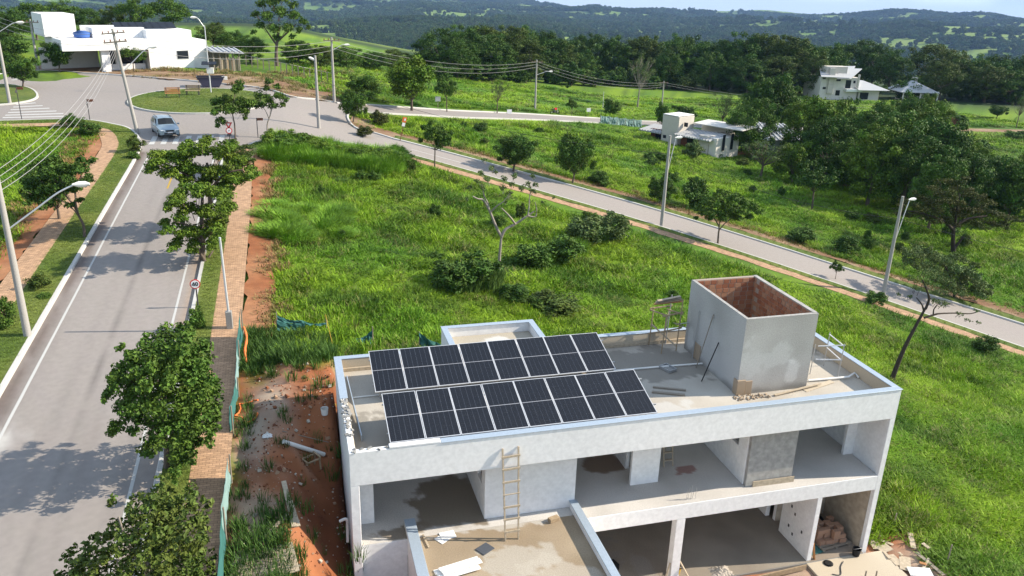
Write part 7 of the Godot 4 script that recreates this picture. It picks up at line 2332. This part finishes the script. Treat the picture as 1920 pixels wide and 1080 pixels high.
func scatter(called: String, label: String, meshes: Array, boxes: Array, rn: RandomNumberGenerator) -> void:
	# boxes: x0 x1 z0 z1 count height0 height1 width brighten
	var xf := []
	var cl := []
	for b in boxes:
		for i in int(b[4]):
			var x := rn.randf_range(b[0], b[1]); var z := rn.randf_range(b[2], b[3])
			var y := H(x, z)
			var s := pix(Vector3(x, y, z))
			if s.x < -80.0 or s.x > 2000.0 or s.y > 1180.0 or (cb.inverse() * (Vector3(x, y, z) - CAM)).z > -5.0: continue
			if not open_ground(x, z): continue
			var patch := 0.75 + 0.7 * npatch.get_noise_2d(x * 2.0 + 40.0, z * 2.0)
			var h := rn.randf_range(b[5], b[6]) * clampf(patch, 0.45, 1.4)
			var w: float = b[7] * rn.randf_range(0.8, 1.25)
			xf.append(Transform3D(Basis(Vector3.UP, rn.randf() * TAU) * Basis.from_scale(Vector3(w, h, w)), Vector3(x, y - 0.04, z)))
			var c: Color = grass_tone(x, z) * (rn.randf_range(0.8, 1.2) * b[8])
			if rn.randf() < 0.09 + 0.2 * clampf(npatch.get_noise_2d(x * 3.0 + 11.0, z * 3.0), 0, 1): c = c.lerp(Color(0.27, 0.22, 0.10), 0.6)
			c.a = 1.0
			cl.append(c)
	for k in meshes.size():
		var mm := MultiMesh.new()
		mm.transform_format = MultiMesh.TRANSFORM_3D
		mm.use_colors = true
		mm.mesh = meshes[k]
		var n := (xf.size() - k + meshes.size() - 1) / meshes.size()
		mm.instance_count = n
		for i in n:
			mm.set_instance_transform(i, xf[i * meshes.size() + k])
			mm.set_instance_color(i, cl[i * meshes.size() + k])
		var mi := MultiMeshInstance3D.new()
		mi.name = numbered(called)
		mi.multimesh = mm
		mi.material_override = M.blade
		add_child(mi)
		stuff(mi, label, "grass")
func grasses() -> void:
	var pj := []
	for q in [[267, 290], [263, 262], [246, 244], [215, 235], [172, 228], [115, 226], [0, 229], [-140, 234], [-140, 150], [0, 141], [55, 135], [95, 134], [150, 138], [230, 143], [330, 151], [430, 160], [500, 169], [548, 183], [600, 189], [648, 197], [680, 206], [652, 214], [655, 232], [675, 246], [700, 251], [737, 258], [722, 272], [660, 268], [590, 262], [520, 262], [480, 268], [460, 276], [449, 292]]:
		pj.append(base_gp(q[0], q[1]))
	junction = PackedVector2Array(pj)
	var rn := RandomNumberGenerator.new()
	rn.seed = 77
	var t := [tuft(1, 22, 0.42), tuft(2, 26, 0.45), tuft(3, 18, 0.38)]
	scatter("field_grass", "tall green grass covering the field behind the house", t, [[-3.2, 54, -58, -1, 34000, 0.35, 0.75, 1.0, 1.0], [20, 46, -14, 8, 9000, 0.35, 0.7, 1.0, 1.0]], rn)
	scatter("slope_grass", "rough grass on the slope beyond the lower road", t, [[4, 90, -98, -24, 22000, 0.4, 0.9, 1.5, 1.0]], rn)
	scatter("meadow_grass", "grass of the far meadow", t, [[0, 150, -155, -80, 14000, 0.4, 0.8, 2.4, 1.05]], rn)
	scatter("verge_field_grass", "tall grass of the field across the street", t, [[-62, -16.6, -60, 0, 22000, 0.4, 0.85, 1.15, 1.0]], rn)
	var dry := [tuft(11, 20, 0.4), tuft(12, 16, 0.45)]
	var dxf := []
	var dcl := []
	var lines := [[dense(right_far, 0.35), 1.7, 5.2, 1.0 if normal2(right_far, 3).y < 0.0 else -1.0, 1]]
	for e in side_lines: lines.append([e[0], absf(e[1]), absf(e[2]), signf(e[1]), 1])
	for l in lines:
		for i in l[0].size():
			for k in 4:
				var q: Vector2 = l[0][i] + normal2(l[0], i) * l[3] * rn.randf_range(l[1], l[2])
				if nfine.get_noise_2d(q.x * 4.0, q.y * 4.0) < -0.12: continue
				dxf.append(Transform3D(Basis(Vector3.UP, rn.randf() * TAU) * Basis.from_scale(Vector3(0.9, rn.randf_range(0.2, 0.5), 0.9)), Vector3(q.x, H(q.x, q.y) + 0.02, q.y)))
				dcl.append(Color(0.30, 0.19, 0.09).lerp(Color(0.16, 0.19, 0.04), rn.randf() * rn.randf()) * rn.randf_range(0.7, 1.15))
	for i in 2600:
		var q := base_gp(rn.randf_range(240, 660), rn.randf_range(132, 190))
		if Geometry2D.is_point_in_polygon(q, junction) or q.y > -72.0: continue
		if nfine.get_noise_2d(q.x * 3.0, q.y * 3.0) < -0.05: continue
		dxf.append(Transform3D(Basis(Vector3.UP, rn.randf() * TAU) * Basis.from_scale(Vector3(1.1, rn.randf_range(0.2, 0.55), 1.1)), Vector3(q.x, H(q.x, q.y) + 0.02, q.y)))
		dcl.append(Color(0.33, 0.22, 0.12).lerp(Color(0.18, 0.20, 0.05), rn.randf() * 0.8) * rn.randf_range(0.7, 1.15))
	for k in 2:
		var dm := MultiMesh.new()
		dm.transform_format = MultiMesh.TRANSFORM_3D
		dm.use_colors = true
		dm.mesh = dry[k]
		var dn := dxf.size() / 2
		dm.instance_count = dn
		for i in dn:
			dm.set_instance_transform(i, dxf[i * 2 + k])
			dm.set_instance_color(i, dcl[i * 2 + k])
		var di := MultiMeshInstance3D.new()
		di.name = numbered("dry_grass")
		di.multimesh = dm
		di.material_override = M.blade
		add_child(di)
		stuff(di, "dry brown grass on the road banks", "grass")
	# weeds in the shade of the plot
	var w := [tuft(5, 30, 0.4)]
	var xf := []
	var cl := []
	for i in 1500:
		var x := rn.randf_range(-3.7, 0.2); var z := rn.randf_range(-14.0, 4.0)
		var ok := z > -1.6 + rn.randf() * 2.0 and x < -1.3 - rn.randf() or z < -9.4 - rn.randf() * 1.5 or rn.randf() < 0.035 or x < -3.3 and rn.randf() < 0.25
		if not ok: continue
		xf.append(Transform3D(Basis(Vector3.UP, rn.randf() * TAU) * Basis.from_scale(Vector3.ONE * rn.randf_range(0.35, 0.75)), Vector3(x, H(x, z) - 0.03, z)))
		cl.append(Color(0.06, 0.12, 0.025) * rn.randf_range(0.7, 1.3))
	var mm := MultiMesh.new()
	mm.transform_format = MultiMesh.TRANSFORM_3D
	mm.use_colors = true
	mm.mesh = w[0]
	mm.instance_count = xf.size()
	for i in xf.size():
		mm.set_instance_transform(i, xf[i])
		mm.set_instance_color(i, cl[i])
	var mi := MultiMeshInstance3D.new()
	mi.name = "plot_weeds"
	mi.multimesh = mm
	mi.material_override = M.blade
	add_child(mi)
	stuff(mi, "dark weeds growing on the building plot", "weeds")
func far_woods() -> void:
	# the countless trees of the hills
	var rn := RandomNumberGenerator.new()
	rn.seed = 5
	var shapes := []
	for k in 3: shapes.append(make_tree("canopy", k + 1).crown)
	var xf := [[], [], []]
	var cl := [[], [], []]
	var n := 0
	for i in 190000:
		if n > 75000: break
		var r := 560.0 * pow(9.6, pow(rn.randf(), 0.85))
		var a := deg_to_rad(15.8 + rn.randf_range(-37.0, 37.0))
		var x := CAM.x + sin(a) * r; var z := CAM.z - cos(a) * r
		var w := wooded(x, z)
		if w < 0.0 and rn.randf() > 0.07: continue
		var s := rn.randf_range(8.0, 15.0) * (1.0 + sm(900.0, 5000.0, r) * 1.8)
		var h := rn.randf_range(8.0, 13.0) * (1.0 + sm(1500.0, 5000.0, r) * 0.35)
		if r < 900.0: h *= 0.8
		var k := n % 3
		xf[k].append(Transform3D(Basis(Vector3.UP, rn.randf() * TAU) * Basis.from_scale(Vector3(s, h * 1.25, s)), Vector3(x, H(x, z), z)))
		var g := rn.randf_range(0.65, 1.35)
		cl[k].append(Color(0.05 * g * rn.randf_range(0.85, 1.3), 0.092 * g, 0.02 * g))
		n += 1
	for k in 3:
		var mm := MultiMesh.new()
		mm.transform_format = MultiMesh.TRANSFORM_3D
		mm.use_colors = true
		mm.mesh = shapes[k]
		mm.instance_count = xf[k].size()
		for i in xf[k].size():
			mm.set_instance_transform(i, xf[k][i])
			mm.set_instance_color(i, cl[k][i])
		var mi := MultiMeshInstance3D.new()
		mi.name = numbered("far_woods")
		mi.multimesh = mm
		mi.material_override = mat("far_leaf", Color.WHITE, 0.9, null, 1, null, 1, true)
		add_child(mi)
		stuff(mi, "woods covering the distant hills and valley", "woods")
